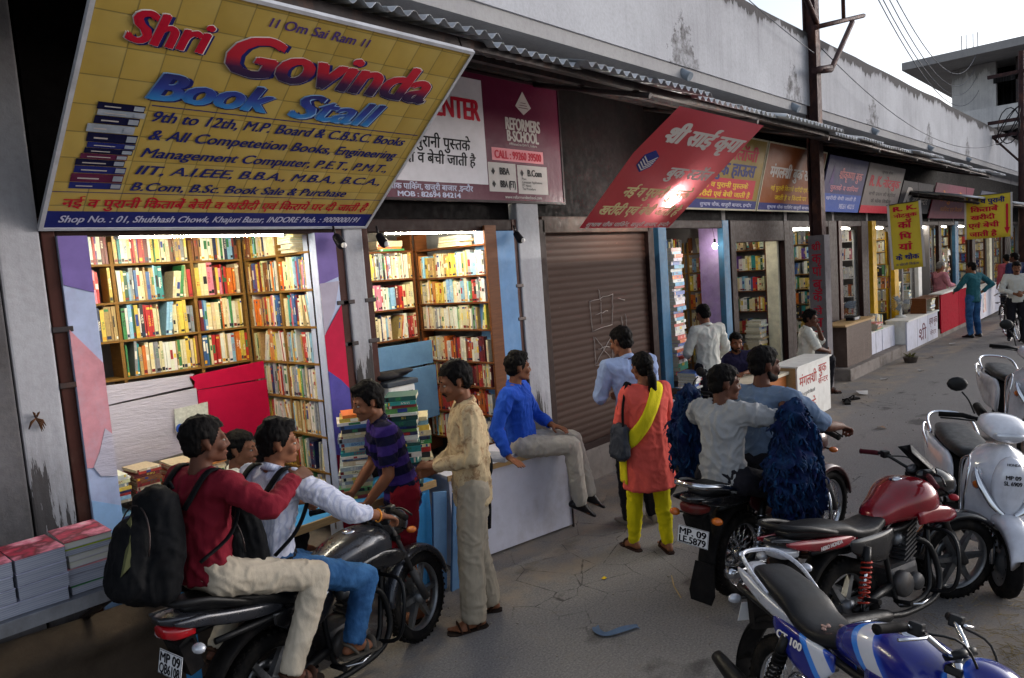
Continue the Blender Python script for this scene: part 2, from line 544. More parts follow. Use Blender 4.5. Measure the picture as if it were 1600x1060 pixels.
# ---------------------------------------------------------------- the market building
bld = thing('market_building', 'long low market building with whitewashed stained parapet above the stalls', 'building', (0, 4.4, 0))
def bpart(name, mb, mat):
    o = mb.build(name, mat); o.parent = bld; o.matrix_parent_inverse = Matrix.Translation((0, -4.4, 0)); return o
m = MB()                                                     # parapet: a slightly uneven coping line
N = 60; x0, x1 = -3.0, 36.0
prev = None
top = [5.33 + .018*noise.noise(V((i*.9, 3.3, 0))) + (.05*max(0, noise.noise(V((i*.31, 9, 0)))) ) for i in range(N+1)]
for i in range(N):
    xa, xb = x0+(x1-x0)*i/N, x0+(x1-x0)*(i+1)/N
    m.rings([[(xa, 4.0, 4.29), (xa, 4.16, 4.29), (xa, 4.16, top[i]), (xa, 4.0, top[i])], [(xb, 4.0, 4.29), (xb, 4.16, 4.29), (xb, 4.16, top[i+1]), (xb, 4.0, top[i+1])]], smooth=False, caps=i in (0, N-1))
bpart('parapet', m, PLASTER)
bpart('soffit', MB().bx(-3, 36, 4.02, 7.5, 4.16, 4.287), SOFFIT)
bpart('upper_wall', MB().bx(-3, 36, 4.5, 4.6, 4.012, 4.158), PILLAR)
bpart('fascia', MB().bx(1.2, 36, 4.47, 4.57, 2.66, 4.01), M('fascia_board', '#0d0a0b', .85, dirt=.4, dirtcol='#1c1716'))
bpart('back_wall', MB().bx(-3, 36, 5.9, 6.1, .335, 4.158), GREYWALL)
bpart('ceiling', MB().bx(1.0, 36, 4.58, 5.895, 2.9, 2.98), M('shop_ceiling', '#b4aea4', .8))
bpart('end_wall', MB().bx(-3, .955, 4.36, 5.895, .335, 4.156, .01), DARKWALL)
for i, (xa, xb) in enumerate(((.965, 1.16), (3.04, 3.2), (4.9, 5.2), (36, 36.3))):
    m = MB(); m.bx(xa, xb, 4.37, 5.89, .332, 3.9, .012)
    bpart('pillar', m, PILLAR)
for x in (7.2, 9.12, 11.2, 13.3, 15.2, 17.6, 20.0, 22.6, 25.4, 28.4, 31.6):
    bpart('party_wall', MB().bx(x-.05, x+.05, 4.46, 5.89, .334, 2.9), GREYWALL)
for x in (7.4, 10.49, 14.14, 18.07, 22.0):                   # rain spouts through the parapet foot
    bpart('rain_spout', MB().cyl((x, 4.1, 4.27), (x, 3.93, 4.16), .05, .05, 10), M('pipe_grey', '#7f8892', .6))
# steel frames round the openings
FR = [(1.17, 1.235, BROWN), (2.965, 3.035, BROWN), (3.2, 3.26, BROWN), (4.84, 4.9, BROWN), (5.2, 5.3, DKBROWN), (7.1, 7.22, DKBROWN),
      (7.32, 7.5, BLUEPOST), (8.93, 9.1, BLUEPOST), (9.15, 9.3, DKBROWN), (10.95, 11.15, DKBROWN), (11.15, 11.3, DKBROWN), (12.85, 13.25, DKBROWN), (13.35, 13.5, BROWN), (14.6, 15.0, DKBROWN),
      (15.25, 15.5, YELLOWPOST), (16.7, 17.0, YELLOWPOST), (18.6, 18.9, WHITE2), (20.6, 20.9, DKBROWN), (22.4, 22.8, BLUEPOST), (24.6, 25.0, DKBROWN), (27.2, 27.6, CREAM), (30, 30.4, DKBROWN), (33, 33.4, GREYWALL)]
for xa, xb, mt in FR:
    bpart('door_post', MB().bx(xa, xb, 4.385, 4.465, .333, 2.66, .006), mt)
for xa, xb in ((1.235, 2.965), (3.26, 4.84), (7.5, 8.93), (9.3, 10.95), (11.3, 12.85), (13.5, 14.6), (15.5, 16.7), (17.0, 18.6), (18.9, 20.6), (20.9, 22.4), (22.8, 24.6), (25, 27.2), (27.6, 30), (30.4, 33), (33.4, 36)):
    bpart('shutter_box', MB().bx(xa, xb, 4.39, 4.468, 2.56 if xa < 9 or xa > 11 else 2.36, 2.658, .01), DKBROWN)
for x in (1.21, 2.98, 3.03, 3.22, 4.87):                   # lock lugs on the frames
    m = MB()
    for z in (.95, 1.75, 2.05): m.bx(x-.05, x+.05, 4.365, 4.384, z, z+.03, .004)
    bpart('lock_lug', m, STEELDK)
for xa, xb, za, zb in ((-.3, .0, 2.2, 4.1), (.3, .42, 2.0, 4.1), (.66, .74, 2.2, 4.1)):
    bpart('timber_post', MB().bx(xa, xb, 4.1, 4.18, za, zb), DKBROWN)
bpart('door_leaf', MB().bx(.2, .5, 4.3, 4.34, 2.0, 3.4), M('old_door', '#51271f', .7))

# roller shutter of the closed stall
rs = thing('roller_shutter', 'closed brown slatted steel shutter with chalk scribbles behind the standing woman', 'shutter', (6.2, 4.44, .33))
m = MB()
ys = []
z = 0.0; prof = []
while z < 2.33:
    for k in range(6):
        t = k/6; prof.append((z+t*.066, -.007*math.sin(PI*t)))
    z += .066
rings = [[V((x, y, zz)) for zz, y in prof] for x in (-.9, .9)]
a = [m.bm.verts.new(p) for p in rings[0]]; b = [m.bm.verts.new(p) for p in rings[1]]
for i in range(len(a)-1): m._face((a[i], b[i], b[i+1], a[i+1]), True)
m.build('slat_curtain', slats('shutter_paint', '#38231a', .066, .01, .12), rs)
MB().bx(-.92, .92, -.03, .0, -.0, .07, .005).build('bottom_rail', DKBROWN, rs)
MB().bx(-.94, .94, -.055, .02, 2.2, 2.36, .01).build('shutter_hood', M('hood_paint', '#3d2c25', .6, dirt=.5, dirtcol='#6b5a4e'), rs)
cw = MB(); rr = random.Random(3)
CH = [((-.22, 1.5), (.2, 1.55)), ((-.22, 1.5), (-.2, 1.2)), ((-.2, 1.2), (.16, 1.22)), ((.2, 1.55), (.16, 1.22)), ((-.16, 1.12), (.1, .86)), ((.12, 1.1), (-.16, .86)), ((-.18, 1.13), (-.18, .84)), ((-.18, .84), (.12, .84)),
      ((.14, 1.12), (.13, .85)), ((-.05, 1.62), (-.02, 1.5)), ((-.13, 1.36), (.1, 1.38)), ((-.02, 1.48), (-.03, 1.25)), ((.3, 1.5), (.42, 1.47)), ((.34, 1.3), (.36, 1.1)), ((.42, 1.32), (.44, 1.13)), ((-.12, 1.0), (.08, 1.0))]
for (xa, za), (xb, zb) in CH:
    P = [(xa+(xb-xa)*t/5+rr.uniform(-.008, .008), -.0135, za+(zb-za)*t/5+rr.uniform(-.008, .008)) for t in range(6)]
    cw.tube(P, .0035, 4)
cw.build('chalk_scribble', M('chalk', '#a79d98', .9), rs)

# ---------------------------------------------------------------- awnings
def awning(name, label, x0, x1, yf, zf, yb, zb, seed):
    rr = random.Random(seed)
    aw = thing(name, label, 'awning', (x0, yb, zb))
    off = Matrix.Translation((-x0, -yb, -zb))
    x = x0; k = 0
    while x < x1:
        w = rr.uniform(.84, .92); ext = rr.uniform(-.07, .07); dz = rr.uniform(-.012, .012)+(.007 if k % 2 else 0)
        m = MB(); n = int(w/.11)*8; half = []
        for s in (0, 1):
            P = []
            for i in range(n+1):
                px = x+w*1.06*i/n; pz = .021*math.cos(2*PI*px/.11)
                P.append((px, pz))
            half.append(P)
        y_f = yf+ext; z_f = zf+dz+(yf-y_f)*0.0
        NY = 4; grid = []
        for j in range(NY+1):
            t = j/NY
            grid.append([m.bm.verts.new((px, y_f+(yb-y_f)*t, z_f+(zb-z_f)*t+pz+.01*math.sin(t*5+k))) for px, pz in half[0]])
        for j in range(NY):
            for i in range(n): m._face((grid[j][i], grid[j][i+1], grid[j+1][i+1], grid[j+1][i]), True)
        m.xf(off)
        o = m.build('corrugated_sheet', TINROOF, aw)
        s = o.modifiers.new('t', 'SOLIDIFY'); s.thickness = .0015
        x += w; k += 1
    for t, r in ((.12, .028), (.52, .03), (.92, .03)):
        y = yf+(yb-yf)*t; z = zf+(zb-zf)*t-.055
        MB().box(((x0+x1)/2, y, z), (x1-x0, .05, .06)).xf(off).build('purlin', STEELDK, aw)
    x = x0+.4
    while x < x1:
        MB().tube([(x, yf+.05, zf-.095), (x, yb+.06, zb-.095)], .024, 6).xf(off).build('rafter', STEELDK, aw)
        x += 2.05
    return aw
awning('corrugated_awning', 'long rusty corrugated tin awning running over the nearer signboards', .75, 20.4, 3.1, 3.62, 4.44, 4.02, 5)
awning('corrugated_awning', 'lower corrugated tin awning over the far counters', 17.2, 36.0, 2.95, 2.98, 4.3, 3.3, 11)
awning('corrugated_awning', 'dark corrugated tin awning above the bare wall at the end of the row', -3.0, .62, 3.3, 3.5, 4.34, 3.9, 8)
# ---------------------------------------------------------------- books
def book_mat():
    t = NT('book_cover')
    a = t.n('Attribute', attribute_name='col').outputs['Color']
    n = t.noise(t.obj(), 60, 3)
    c = t.mix(.35, a, t.mix(t.ramp(n, [(.35, 0.0), (.7, 1.0)]), '#6f6f6f', '#cfcfcf'), 'OVERLAY')
    t.set(col=c, rough=.42, spec=.45)
    return t.m
BOOKM = book_mat()
PAL = [('white', '#dcdad0', 22), ('cream', '#d8cda6', 34), ('tan', '#b39560', 14), ('blue', '#3a629a', 8), ('sky blue', '#86b4cc', 9), ('navy', '#2c3558', 7), ('yellow', '#d6bc50', 12), ('orange', '#d3742a', 8), ('red', '#b32a2a', 8),
       ('maroon', '#6c2426', 5), ('green', '#3f8a4e', 7), ('dark green', '#25503a', 5), ('brown', '#7a4a2c', 5), ('black', '#2a2a2e', 5), ('pink', '#cf7f95', 3), ('teal', '#2f8f8f', 5), ('purple', '#66458a', 3), ('grey', '#8d9096', 4)]
RED_PAL = [('red', '#a8322a', 10), ('maroon', '#6c2426', 8), ('orange', '#c3642a', 10), ('cream', '#cbbd98', 8), ('brown', '#7a4a2c', 8), ('white', '#cfcabd', 6), ('yellow', '#cfae44', 3)]
PALE_PAL = [('white', '#dcdad2', 22), ('cream', '#d9ceab', 30), ('tan', '#b39560', 10), ('grey', '#9fa2a6', 8), ('yellow', '#d9c25a', 8), ('sky blue', '#8fb9d2', 8), ('orange', '#cf8648', 5), ('navy', '#2c3560', 5), ('red', '#b03a38', 5), ('green', '#5c9460', 5), ('black', '#2e2e32', 3)]
def pick(rr, pal):
    s = rr.uniform(0, sum(p[2] for p in pal))
    for p in pal:
        s -= p[2]
        if s <= 0: return p
    return pal[0]
BOOKS = []
ORD = ['first', 'second', 'third', 'fourth', 'fifth', 'sixth', 'seventh', 'eighth', 'ninth', 'tenth', 'eleventh', 'twelfth', 'thirteenth', 'fourteenth', 'fifteenth', 'sixteenth', 'seventeenth', 'eighteenth', 'nineteenth', 'twentieth'] + ['%s-%s' % (a, b) for a in ('twenty', 'thirty', 'forty') for b in ('first', 'second', 'third', 'fourth', 'fifth', 'sixth', 'seventh', 'eighth', 'ninth', 'tenth')]
def fill(o, along, out, length, hmax, where, rr, pal=PAL, tmin=.012, tmax=.038, depth=.17, lean=.25, gaps=.03, frm='jamb side'):
    """a row of upright books from o along a shelf, spines facing out"""
    o, along, out = V(o), V(along).normalized(), V(out).normalized()
    s = .004; k = 0; tilt = 0.0; run = 0; same = None
    while s < length-tmin:
        t = rr.uniform(tmin, tmax)*(1.0 if rr.random() < .8 else 1.35)
        if s+t > length: break
        if rr.random() < gaps: s += rr.uniform(.02, .06); tilt = rr.choice((-1, 1))*rr.uniform(.05, lean); run = rr.randint(1, 5)
        h = hmax*rr.uniform(.80, 1.0); d = depth*rr.uniform(.8, 1.0)
        if same and rr.random() < .3: col, h = same
        else: col = pick(rr, pal)
        same = (col, h)
        tl = tilt if run > 0 else rr.uniform(-.012, .012)
        run -= 1
        c, sn = math.cos(tl), math.sin(tl)
        al = along*c - V((0, 0, 1))*sn; u = V((0, 0, 1))*c + along*sn
        adv = t*c + (abs(sn)*h*.25 if run == 0 else 0)
        off = o+along*(s+max(0, -sn)*h)+out*rr.uniform(-.015, .0)
        if s + t + abs(sn)*h > length+.01: al, u, off, adv = along, V((0, 0, 1)), o+along*s, t
        BOOKS.append(dict(o=off, a=al, u=u, out=out, t=t, h=h, d=d, col=col, lab='%s book, {n} from %s, %s' % (col[0], frm, where), key=where))
        s += adv+.0008; k += 1
def pile(c, z, n, w, d, rz, where, rr, pal=PAL, tmin=.015, tmax=.05, jit=.02, spine=True):
    """a stack of books lying flat: returns the height"""
    c = V(c); z0 = z
    L = []
    for k in range(n):
        t = rr.uniform(tmin, tmax); a = rz+rr.uniform(-.09, .09)
        ww = w*rr.uniform(.85, 1.0); dd = d*rr.uniform(.85, 1.0)
        u = V((math.cos(a), math.sin(a), 0)); out = V((math.sin(a), -math.cos(a), 0))
        if not spine and rr.random() < .7: out = -out
        p = V((c.x, c.y, z))-u*(ww/2)+out*(dd/2)+V((rr.uniform(-jit, jit), rr.uniform(-jit, jit), 0))
        L.append(dict(o=p, a=V((0, 0, 1)), u=u, out=out, t=t, h=ww, d=dd, col=pick(rr, pal), key=where))
        z += t+.0012
    for k, b in enumerate(reversed(L)):
        b['lab'] = '%s book {n} from top of %s' % (b['col'][0], where)
        BOOKS.append(b)
    return z-z0
PAGES = lin('#cfc7b0')
def add_book(bm, lay, b, rr):
    o, a, u, w = b['o'], b['a'], b['u'], -b['out']
    t, h, d = b['t'], b['h'], b['d']
    base = lin(b['col'][1]); j = rr.uniform(.85, 1.12)
    base = tuple(min(1, x*j*rr.uniform(.94, 1.06)) for x in base[:3])+(1,)
    def box(a0, a1, u0, u1, w0, w1, col):
        vs = [bm.verts.new(o+a*x+u*y+w*z) for x in (a0, a1) for y in (u0, u1) for z in (w0, w1)]
        for q in ((0, 1, 3, 2), (4, 6, 7, 5), (0, 4, 5, 1), (2, 3, 7, 6), (0, 2, 6, 4), (1, 5, 7, 3)):
            f = bm.faces.new([vs[i] for i in q])
            for l in f.loops: l[lay] = col
    def band(u0, u1, a0, a1, col):
        f = bm.faces.new([bm.verts.new(o+a*x+u*y-w*.0007) for x, y in ((a0, u0), (a1, u0), (a1, u1), (a0, u1))])
        for l in f.loops: l[lay] = col
    k = min(.0018, t*.12)
    box(0, k, 0, h, k, d, base); box(t-k, t, 0, h, k, d, base); box(0, t, 0, h, 0, k, base)
    box(k*1.02, t-k*1.02, .003, h-.003, k*1.02, d-.004, PAGES)
    ink = lin(rr.choice(('#e8e2d2', '#e8e2d2', '#e2c84a', '#1d1d22', '#a32424', '#27418c', '#2f7a4a')))
    r = rr.random()
    if r < .75:
        v0 = rr.uniform(.32, .5)*h; v1 = v0+rr.uniform(.12, .36)*h
        if rr.random() < .45: band(v0, v1, t*.12, t*.88, ink)
        else:
            for q in (.3, .62)[:1 if t < .018 else 2]:
                y = v0
                while y < v1:
                    s = rr.uniform(.006, .02); band(y, min(v1, y+s), t*q, t*(q+.16), ink); y += s+rr.uniform(.003, .007)
    if r > .35: band(h*.05, h*rr.uniform(.1, .17), t*.06, t*.94, lin(rr.choice(('#e8e2d2', '#d9a52a', '#7d1d1d', '#20304f', '#101014'))))
    if rr.random() < .3: band(h*.86, h*.93, t*.06, t*.94, ink)
def project(p):
    d = p-EYE; z = d.dot(fw)
    if z < .1: return None
    return (800+FPX*d.dot(r2)/z, 530-FPX*d.dot(u2)/z, z)
def build_books():
    """the books that show largest as objects of their own, the small remainder as one mass"""
    seen = {}
    for b in BOOKS:
        seen[b['key']] = seen.get(b['key'], 0)+1
        b['n'] = seen[b['key']]
        q = [project(b['o']+b['a']*(b['t']*i)+b['u']*(b['h']*j)) for i, j in ((0, 0), (1, 0), (1, 1), (0, 1))]
        b['area'] = 0
        if all(q) and all(-60 < x[0] < 1660 and -10 < x[1] < 1070 for x in q):
            s = 0
            for i in range(4):
                x, y = q[i], q[(i+1) % 4]; s += x[0]*y[1]-y[0]*x[1]
            b['area'] = abs(s)*b.get('vis', 1.0)
    order = sorted(BOOKS, key=lambda b: -b['area'])
    rr = random.Random(99)
    for b in order[:298]:
        bm = bmesh.new(); lay = bm.loops.layers.float_color.new('col')
        o = b['o'].copy(); b2 = dict(b); b2['o'] = V((0, 0, 0))
        add_book(bm, lay, b2, rr)
        bmesh.ops.recalc_face_normals(bm, faces=bm.faces)
        me = bpy.data.meshes.new('book'); bm.to_mesh(me); bm.free()
        ob = link('book', me, BOOKM); ob.location = o
        tag(ob, b['lab'].format(n=ORD[min(b['n']-1, len(ORD)-1)]), 'book', 'books on the stall shelves and counters')
    bm = bmesh.new(); lay = bm.loops.layers.float_color.new('col')
    for b in order[298:]: add_book(bm, lay, b, rr)
    me = bpy.data.meshes.new('distant_books'); bm.to_mesh(me); bm.free()
    tag(link('distant_books', me, BOOKM), 'small far-off books filling the remaining shelves of the stalls', 'books', kind='stuff')
# ---------------------------------------------------------------- stalls
def wpart(mb, name, mat, parent, smooth=None):
    """build from world coordinates under a thing"""
    mb.xf(Matrix.LocRotScale(parent.location, parent.rotation_euler, None).inverted())
    return mb.build(name, mat, parent, smooth)

def bookcase(label, o, along, out, length, depth, zs, ups, mat, th=.016):
    o, along, out = V(o), V(along), V(out)
    t = thing('bookcase', label, 'bookcase', (o.x, o.y, zs[0]))
    a = math.atan2(along.y, along.x); rot = Matrix.Rotation(a, 3, 'Z')
    for z in zs:
        m = MB(); m.box(o+along*(length/2)-out*(depth/2-.005)+V((0, 0, z-o.z-th/2)), (length, depth, th), rot, .002)
        wpart(m, 'shelf', mat, t)
    for u in ups:
        m = MB(); m.box(o+along*u-out*(depth/2)+V((0, 0, (zs[0]+zs[-1])/2-o.z)), (.024, depth, zs[-1]-zs[0]+.3 if len(zs) > 1 else .3), rot, .002)
        wpart(m, 'upright', mat, t)
    return t

def tube_lamp(label, x0, x1, y, z):
    t = thing('tube_lamp', label, 'lamp', ((x0+x1)/2, y, z), group='fluorescent tubes over the stalls')
    wpart(MB().bx(x0-.03, x1+.03, y+.005, y+.05, z+.0, z+.05, .004), 'batten', WHITE2, t)
    wpart(MB().cyl((x0, y-.02, z-.01), (x1, y-.02, z-.01), .014, .014, 10), 'tube', TUBELIGHT if x0 < 5 else FARTUBE, t, True)
    for x in (x0-.018, x1+.0): wpart(MB().bx(x, x+.018, y-.036, y+.004, z-.028, z+.012), 'end_cap', WHITE2, t)
    return t

RB = random.Random(21)
Y, Z = (0, -1, 0), (0, 0, 1)
# --- first stall
S1Z = [1.655, 1.92, 2.185, 2.45]
bookcase('tan wooden bookcase across the back wall of the first stall, above the torn panel', (1.4, 5.42, S1Z[0]), (1, 0, 0), (0, -1, 0), 1.4, .2, S1Z, (.01, .45, 1.0, 1.39), WOOD)
for i, z in enumerate(S1Z):
    nm = ['lowest', 'third', 'second', 'top'][i]+' back shelf of first stall, '
    for (xa, xb, w) in ((1.44, 1.835, 'jamb bay'), (1.865, 2.385, 'middle bay'), (2.415, 2.775, 'corner bay')):
        if i == 0 and xa < 1.6: continue
        fill((xa, 5.42, z+.001), (1, 0, 0), Y, xb-xa, .248, nm+w, RB, tmin=.009, tmax=.026)
Z1R = [.59, .855, 1.12, 1.388, 1.65, 1.915, 2.18, 2.445]
bookcase('tan wooden bookcase on the side wall of the first stall, from counter to ceiling', (2.8, 5.4, Z1R[0]), (0, -1, 0), (-1, 0, 0), .95, .14, Z1R, (.02, .5, .94), WOOD)
for i, z in enumerate(Z1R):
    nm = ORD[7-i]+' wall shelf down, first stall, '
    for (ya, yb, w) in ((5.37, 4.915, 'rear bay'), (4.885, 4.475, 'front bay')):
        if i == 7 and ya < 5: continue
        fill((2.8, ya, z+.001), Y, (-1, 0, 0), ya-yb, .246, nm+w, RB, tmin=.009, tmax=.025, depth=.13, pal=PAL if i > 4 else PALE_PAL, frm='rear corner')
pile((2.86, 4.68, 0), 2.446, 9, .2, .24, PI/2, 'the paper pile on top of the first stall side bookcase', RB, PALE_PAL, .012, .026, .008)
tube_lamp('bright fluorescent tube under the yellow sign over the first stall', 1.58, 2.62, 4.5, 2.575)
# wall panels under the shelves: foil-faced board and red board
pn = thing('display_panel', 'torn two-tone panel, crinkled silver and crimson, below the first stall\'s shelves', 'panel', (2.0, 5.3, 1.1))
FOIL = M('crinkled_foil', '#b9b3bf', .38, metal=.25, var=.12, scale=3, bump=1.0, bscale=26, stretch=(.5, 1, 3), dirt=.25, dirtcol='#8d86a8')
CRIM = M('crimson_print', '#b3123c', .5, var=.1, dirt=.15, dirtcol='#8e1030')
wpart(MB().prism([(1.4, 1.50), (2.22, 1.545), (2.2, 1.60), (2.24, 1.63), (1.4, 1.645)], (0, 5.215, 0), (1, 0, 0), Z, -.02), 'upper_board', FOIL, pn)
wpart(MB().prism([(2.22, 1.515), (2.774, 1.515), (2.774, 1.65), (2.28, 1.625), (2.2, 1.615), (2.235, 1.575)], (0, 5.205, 0), (1, 0, 0), Z, -.012), 'upper_board', CRIM, pn)
wpart(MB().prism([(1.4, 1.04), (2.23, 1.10), (2.23, 1.53), (1.4, 1.495)], (0, 5.19, 0), (1, 0, 0), Z, -.016), 'lower_board', FOIL, pn)
wpart(MB().prism([(2.235, 1.10), (2.774, 1.09), (2.774, 1.505), (2.235, 1.51)], (0, 5.186, 0), (1, 0, 0), Z, -.012), 'lower_board', CRIM, pn)
wpart(MB().prism([(2.04, 1.24), (2.28, 1.25), (2.29, 1.42), (2.05, 1.41)], (0, 5.165, 0), (1, 0, 0), Z, -.004), 'paper_notice', M('newsprint', '#bdbdb4', .8, var=.25, scale=40), pn)
wpart(MB().ells(((2.07, 5.155, 1.27), (.03, .004, .035))), 'sticker', INK['blue'], pn)
wpart(MB().bx(1.44, 1.52, 5.2, 5.24, 1.665, 1.9, .004), 'gilt_frame', M('gilt', '#b5892f', .35, metal=.6), pn)
# lower left: flat piles on two plank shelves
bookcase('low plank rack of flat piles under the silver panel in the first stall', (1.4, 5.12, .72), (1, 0, 0), (0, -1, 0), .9, .3, [.70, .93], (.02, .42, .88), WOOD)
for i, (x, z, n, pl) in enumerate(((1.53, .931, 9, PALE_PAL), (1.72, .931, 10, RED_PAL), (1.95, .931, 9, RED_PAL), (2.15, .931, 8, PALE_PAL), (1.53, .701, 8, PAL), (1.74, .701, 8, RED_PAL), (1.98, .701, 7, PAL))):
    pile((x, 4.97, 0), z, n, .17, .24, 0, 'the %s flat pile, first stall low rack' % ORD[i], RB, pl, .012, .024, .006)
# jambs clad with printed sheet
def jamb(label, x0, x1, polys):
    t = thing('jamb_panel', label, 'panel', ((x0+x1)/2, 4.38, .34))
    wpart(MB().bx(x0, x1, 4.37, 4.53, .34, 2.56, .003), 'board', M('jamb_sheet', '#a9b3cf', .45, var=.12, dirt=.25, dirtcol='#8a6a90', dscale=5), t)
    for k, (pl, mt) in enumerate(polys):
        wpart(MB().prism(pl, (0, 4.3685-.0012*k, 0), (1, 0, 0), Z, .0035), 'printed_patch', mt, t)
PKP = M('pink_print', '#c98c94', .5, var=.15, dirt=.35, dirtcol='#b9b0bd', dscale=6); LAV = M('lavender_print', '#76649f', .5, var=.12); VIO = M('violet_print', '#4a4590', .5, var=.2)
ICEB = M('ice_print', '#93b4d8', .5, var=.1, dirt=.25, dirtcol='#c2c2d4'); PALEP = M('pale_print', '#a79fae', .5, var=.1); DCRIM = M('dark_crimson', '#7d0f2c', .5)
jamb('pale blue and pink printed jamb beside the pale pillar, torn near its foot', 1.237, 1.385, [
    ([(1.239, 2.3), (1.383, 2.25), (1.383, 2.559), (1.239, 2.559)], LAV), ([(1.239, 1.3), (1.383, 1.28), (1.383, 1.86), (1.239, 2.06)], PKP),
    ([(1.239, .345), (1.383, .345), (1.383, 1.05), (1.239, 1.12)], ICEB), ([(1.27, 1.3), (1.30, 1.24), (1.383, 1.22), (1.383, 1.46), (1.35, 1.5), (1.31, 1.38)], FOIL), ([(1.29, .75), (1.34, .7), (1.37, .78), (1.32, .8)], DCRIM)])
jamb('lavender and red printed jamb between the first two stalls', 2.8, 2.963, [
    ([(2.802, 2.2), (2.961, 2.25), (2.961, 2.559), (2.802, 2.559)], LAV), ([(2.802, 1.85), (2.961, 2.05), (2.961, 1.45), (2.802, 1.6)], CRIM), ([(2.802, 1.85), (2.90, 2.02), (2.961, 2.22), (2.802, 2.21)], PALEP),
    ([(2.802, 1.0), (2.961, .95), (2.961, 1.45), (2.90, 1.52), (2.802, 1.6)], VIO), ([(2.802, .345), (2.961, .345), (2.961, .95), (2.802, 1.0)], DCRIM)])
# --- second stall
Z2B = [1.65, 1.93, 2.205, 2.46]
bookcase('bookcase on the back wall of the second stall above the blue boards', (3.28, 5.3, Z2B[0]), (1, 0, 0), (0, -1, 0), 1.16, .2, Z2B, (.01, .62, 1.15), WOODDK)
for i, z in enumerate(Z2B):
    nm = ['lowest', 'third', 'second', 'top'][i]+' back shelf of second stall, '
    for (xa, xb, w) in ((3.31, 3.885, 'jamb bay'), (3.915, 4.42, 'corner bay')):
        if i == 3 and xa > 3.5: continue
        fill((xa, 5.3, z+.001), (1, 0, 0), Y, xb-xa, .248, nm+w, RB, PALE_PAL if i != 1 else PAL, tmin=.01, tmax=.028)
pile((4.15, 5.35, 0), 2.461, 4, .3, .2, 0, 'the pile on top of the second back bookcase', RB, PAL, .015, .03, .01)
Z2R = [.7, .95, 1.2, 1.425, 1.715, 1.955, 2.19, 2.455]
bookcase('bookcase on the side wall of the second stall beside the blue jamb', (4.45, 5.3, Z2R[0]), (0, -1, 0), (-1, 0, 0), .95, .14, Z2R, (.02, .94), WOODDK)
for i, z in enumerate(Z2R):
    if i == 7: continue
    fill((4.45, 5.26, z+.001), Y, (-1, 0, 0), .86, .225, ORD[6-i]+' wall shelf down, second stall', RB, RED_PAL if i in (1, 2, 3) else PALE_PAL, tmin=.01, tmax=.03, depth=.13, frm='rear corner')
pile((4.52, 4.8, 0), 2.456, 4, .3, .2, PI/2, 'the pile on top of the second stall side bookcase', RB, PALE_PAL, .015, .03, .01)
tube_lamp('fluorescent tube over the second stall, half behind the yellow sign', 3.48, 4.55, 4.5, 2.575)
t = thing('blue_boards', 'scuffed blue boards fixed under the second stall\'s back shelves', 'panel', (3.8, 5.2, 1.0))
wpart(MB().bx(3.2, 4.44, 5.14, 5.16, 1.40, 1.615, .003), 'board', BLUEGREY, t); wpart(MB().bx(3.2, 4.44, 5.11, 5.13, .9, 1.385, .003), 'board', BLUEGREY, t)
t = thing('jamb_panel', 'plain blue jamb between the second stall and the closed shutter', 'panel', (4.7, 4.4, .34))
wpart(MB().bx(4.5, 4.838, 4.37, 4.53, .34, 2.558, .003), 'board', M('blue_jamb', '#5c83ad', .5, var=.12, dirt=.3, dirtcol='#8fa8c4', dscale=3), t)
# clip lamps (unlit) on the frame
for x, lb in ((3.3, 'small black clip lamp between the two tubes, by the second stall'), (4.8, 'small black clip lamp on the blue jamb of the second stall'), (2.93, 'small black clip lamp under the corner of the yellow sign')):
    t = thing('clip_lamp', lb, 'lamp', (x, 4.33, 2.5))
    wpart(MB().ells(((x, 4.3, 2.52), .03), ((x+.01, 4.27, 2.47), .035)), 'shade', INK['black'], t, True); wpart(MB().cyl((x, 4.33, 2.6), (x, 4.31, 2.53), .008), 'bracket', STEELDK, t); wpart(MB().ball((x+.012, 4.24, 2.462), .02), 'bulb', INK['white'], t, True)
# --- fourth stall: blue posts, colour-striped pile, lilac wall, bare bulb
zs = [.75, 1.0, 1.25, 1.5, 1.75, 2.0, 2.26]
bookcase('bookcase in the blue-posted stall behind the white-shirted customer', (8.05, 5.0, zs[0]), (1, 0, 0), (0, -1, 0), 1.0, .2, zs, (.01, .4, .94), WOOD)
for i, z in enumerate(zs):
    nm = ORD[6-i]+' shelf down, blue-posted stall, '
    fill((8.08, 5.0, z+.001), (1, 0, 0), Y, .35, .215, nm+'near bay', RB, frm='blue post'); fill((8.48, 5.0, z+.001), (1, 0, 0), Y, .48, .215, nm+'far bay', RB, frm='blue post')
bookcase('side bookcase behind the lilac partition', (9.05, 5.0, zs[0]), (0, -1, 0), (-1, 0, 0), .25, .14, zs, (.02, .23), WOOD)
for i, z in enumerate(zs): fill((9.05, 4.97, z+.001), Y, (-1, 0, 0), .21, .22, ORD[6-i]+' side shelf behind the lilac partition', RB, frm='rear corner')
def side_wall(name, label, b, mat):
    t = MB().bx(*b, .004).build(name, mat); tag(t, label, 'partition')
side_wall('partition', 'lilac painted partition in the blue-posted stall', (8.94, 9.0, 4.47, 4.74, .335, 2.6), LILAC)
side_wall('partition', 'grey-blue slatted partition in the blue-posted stall beside the striped pile', (7.5, 7.56, 4.47, 5.3, .335, 2.6), slats('blind_paint', '#6d7890', .05, .01, .2))
BAND = [('orange', '#d2622a', 6), ('white', '#dcdcdc', 6), ('blue', '#2e60ae', 6), ('sky blue', '#63b5d8', 3), ('red', '#bd3a2c', 3), ('teal', '#4aa08a', 1)]
pile((7.95, 4.62, 0), .7, 40, .3, .22, .1, 'the tall striped pile just inside the blue-posted stall', RB, BAND, .03, .05, .03)
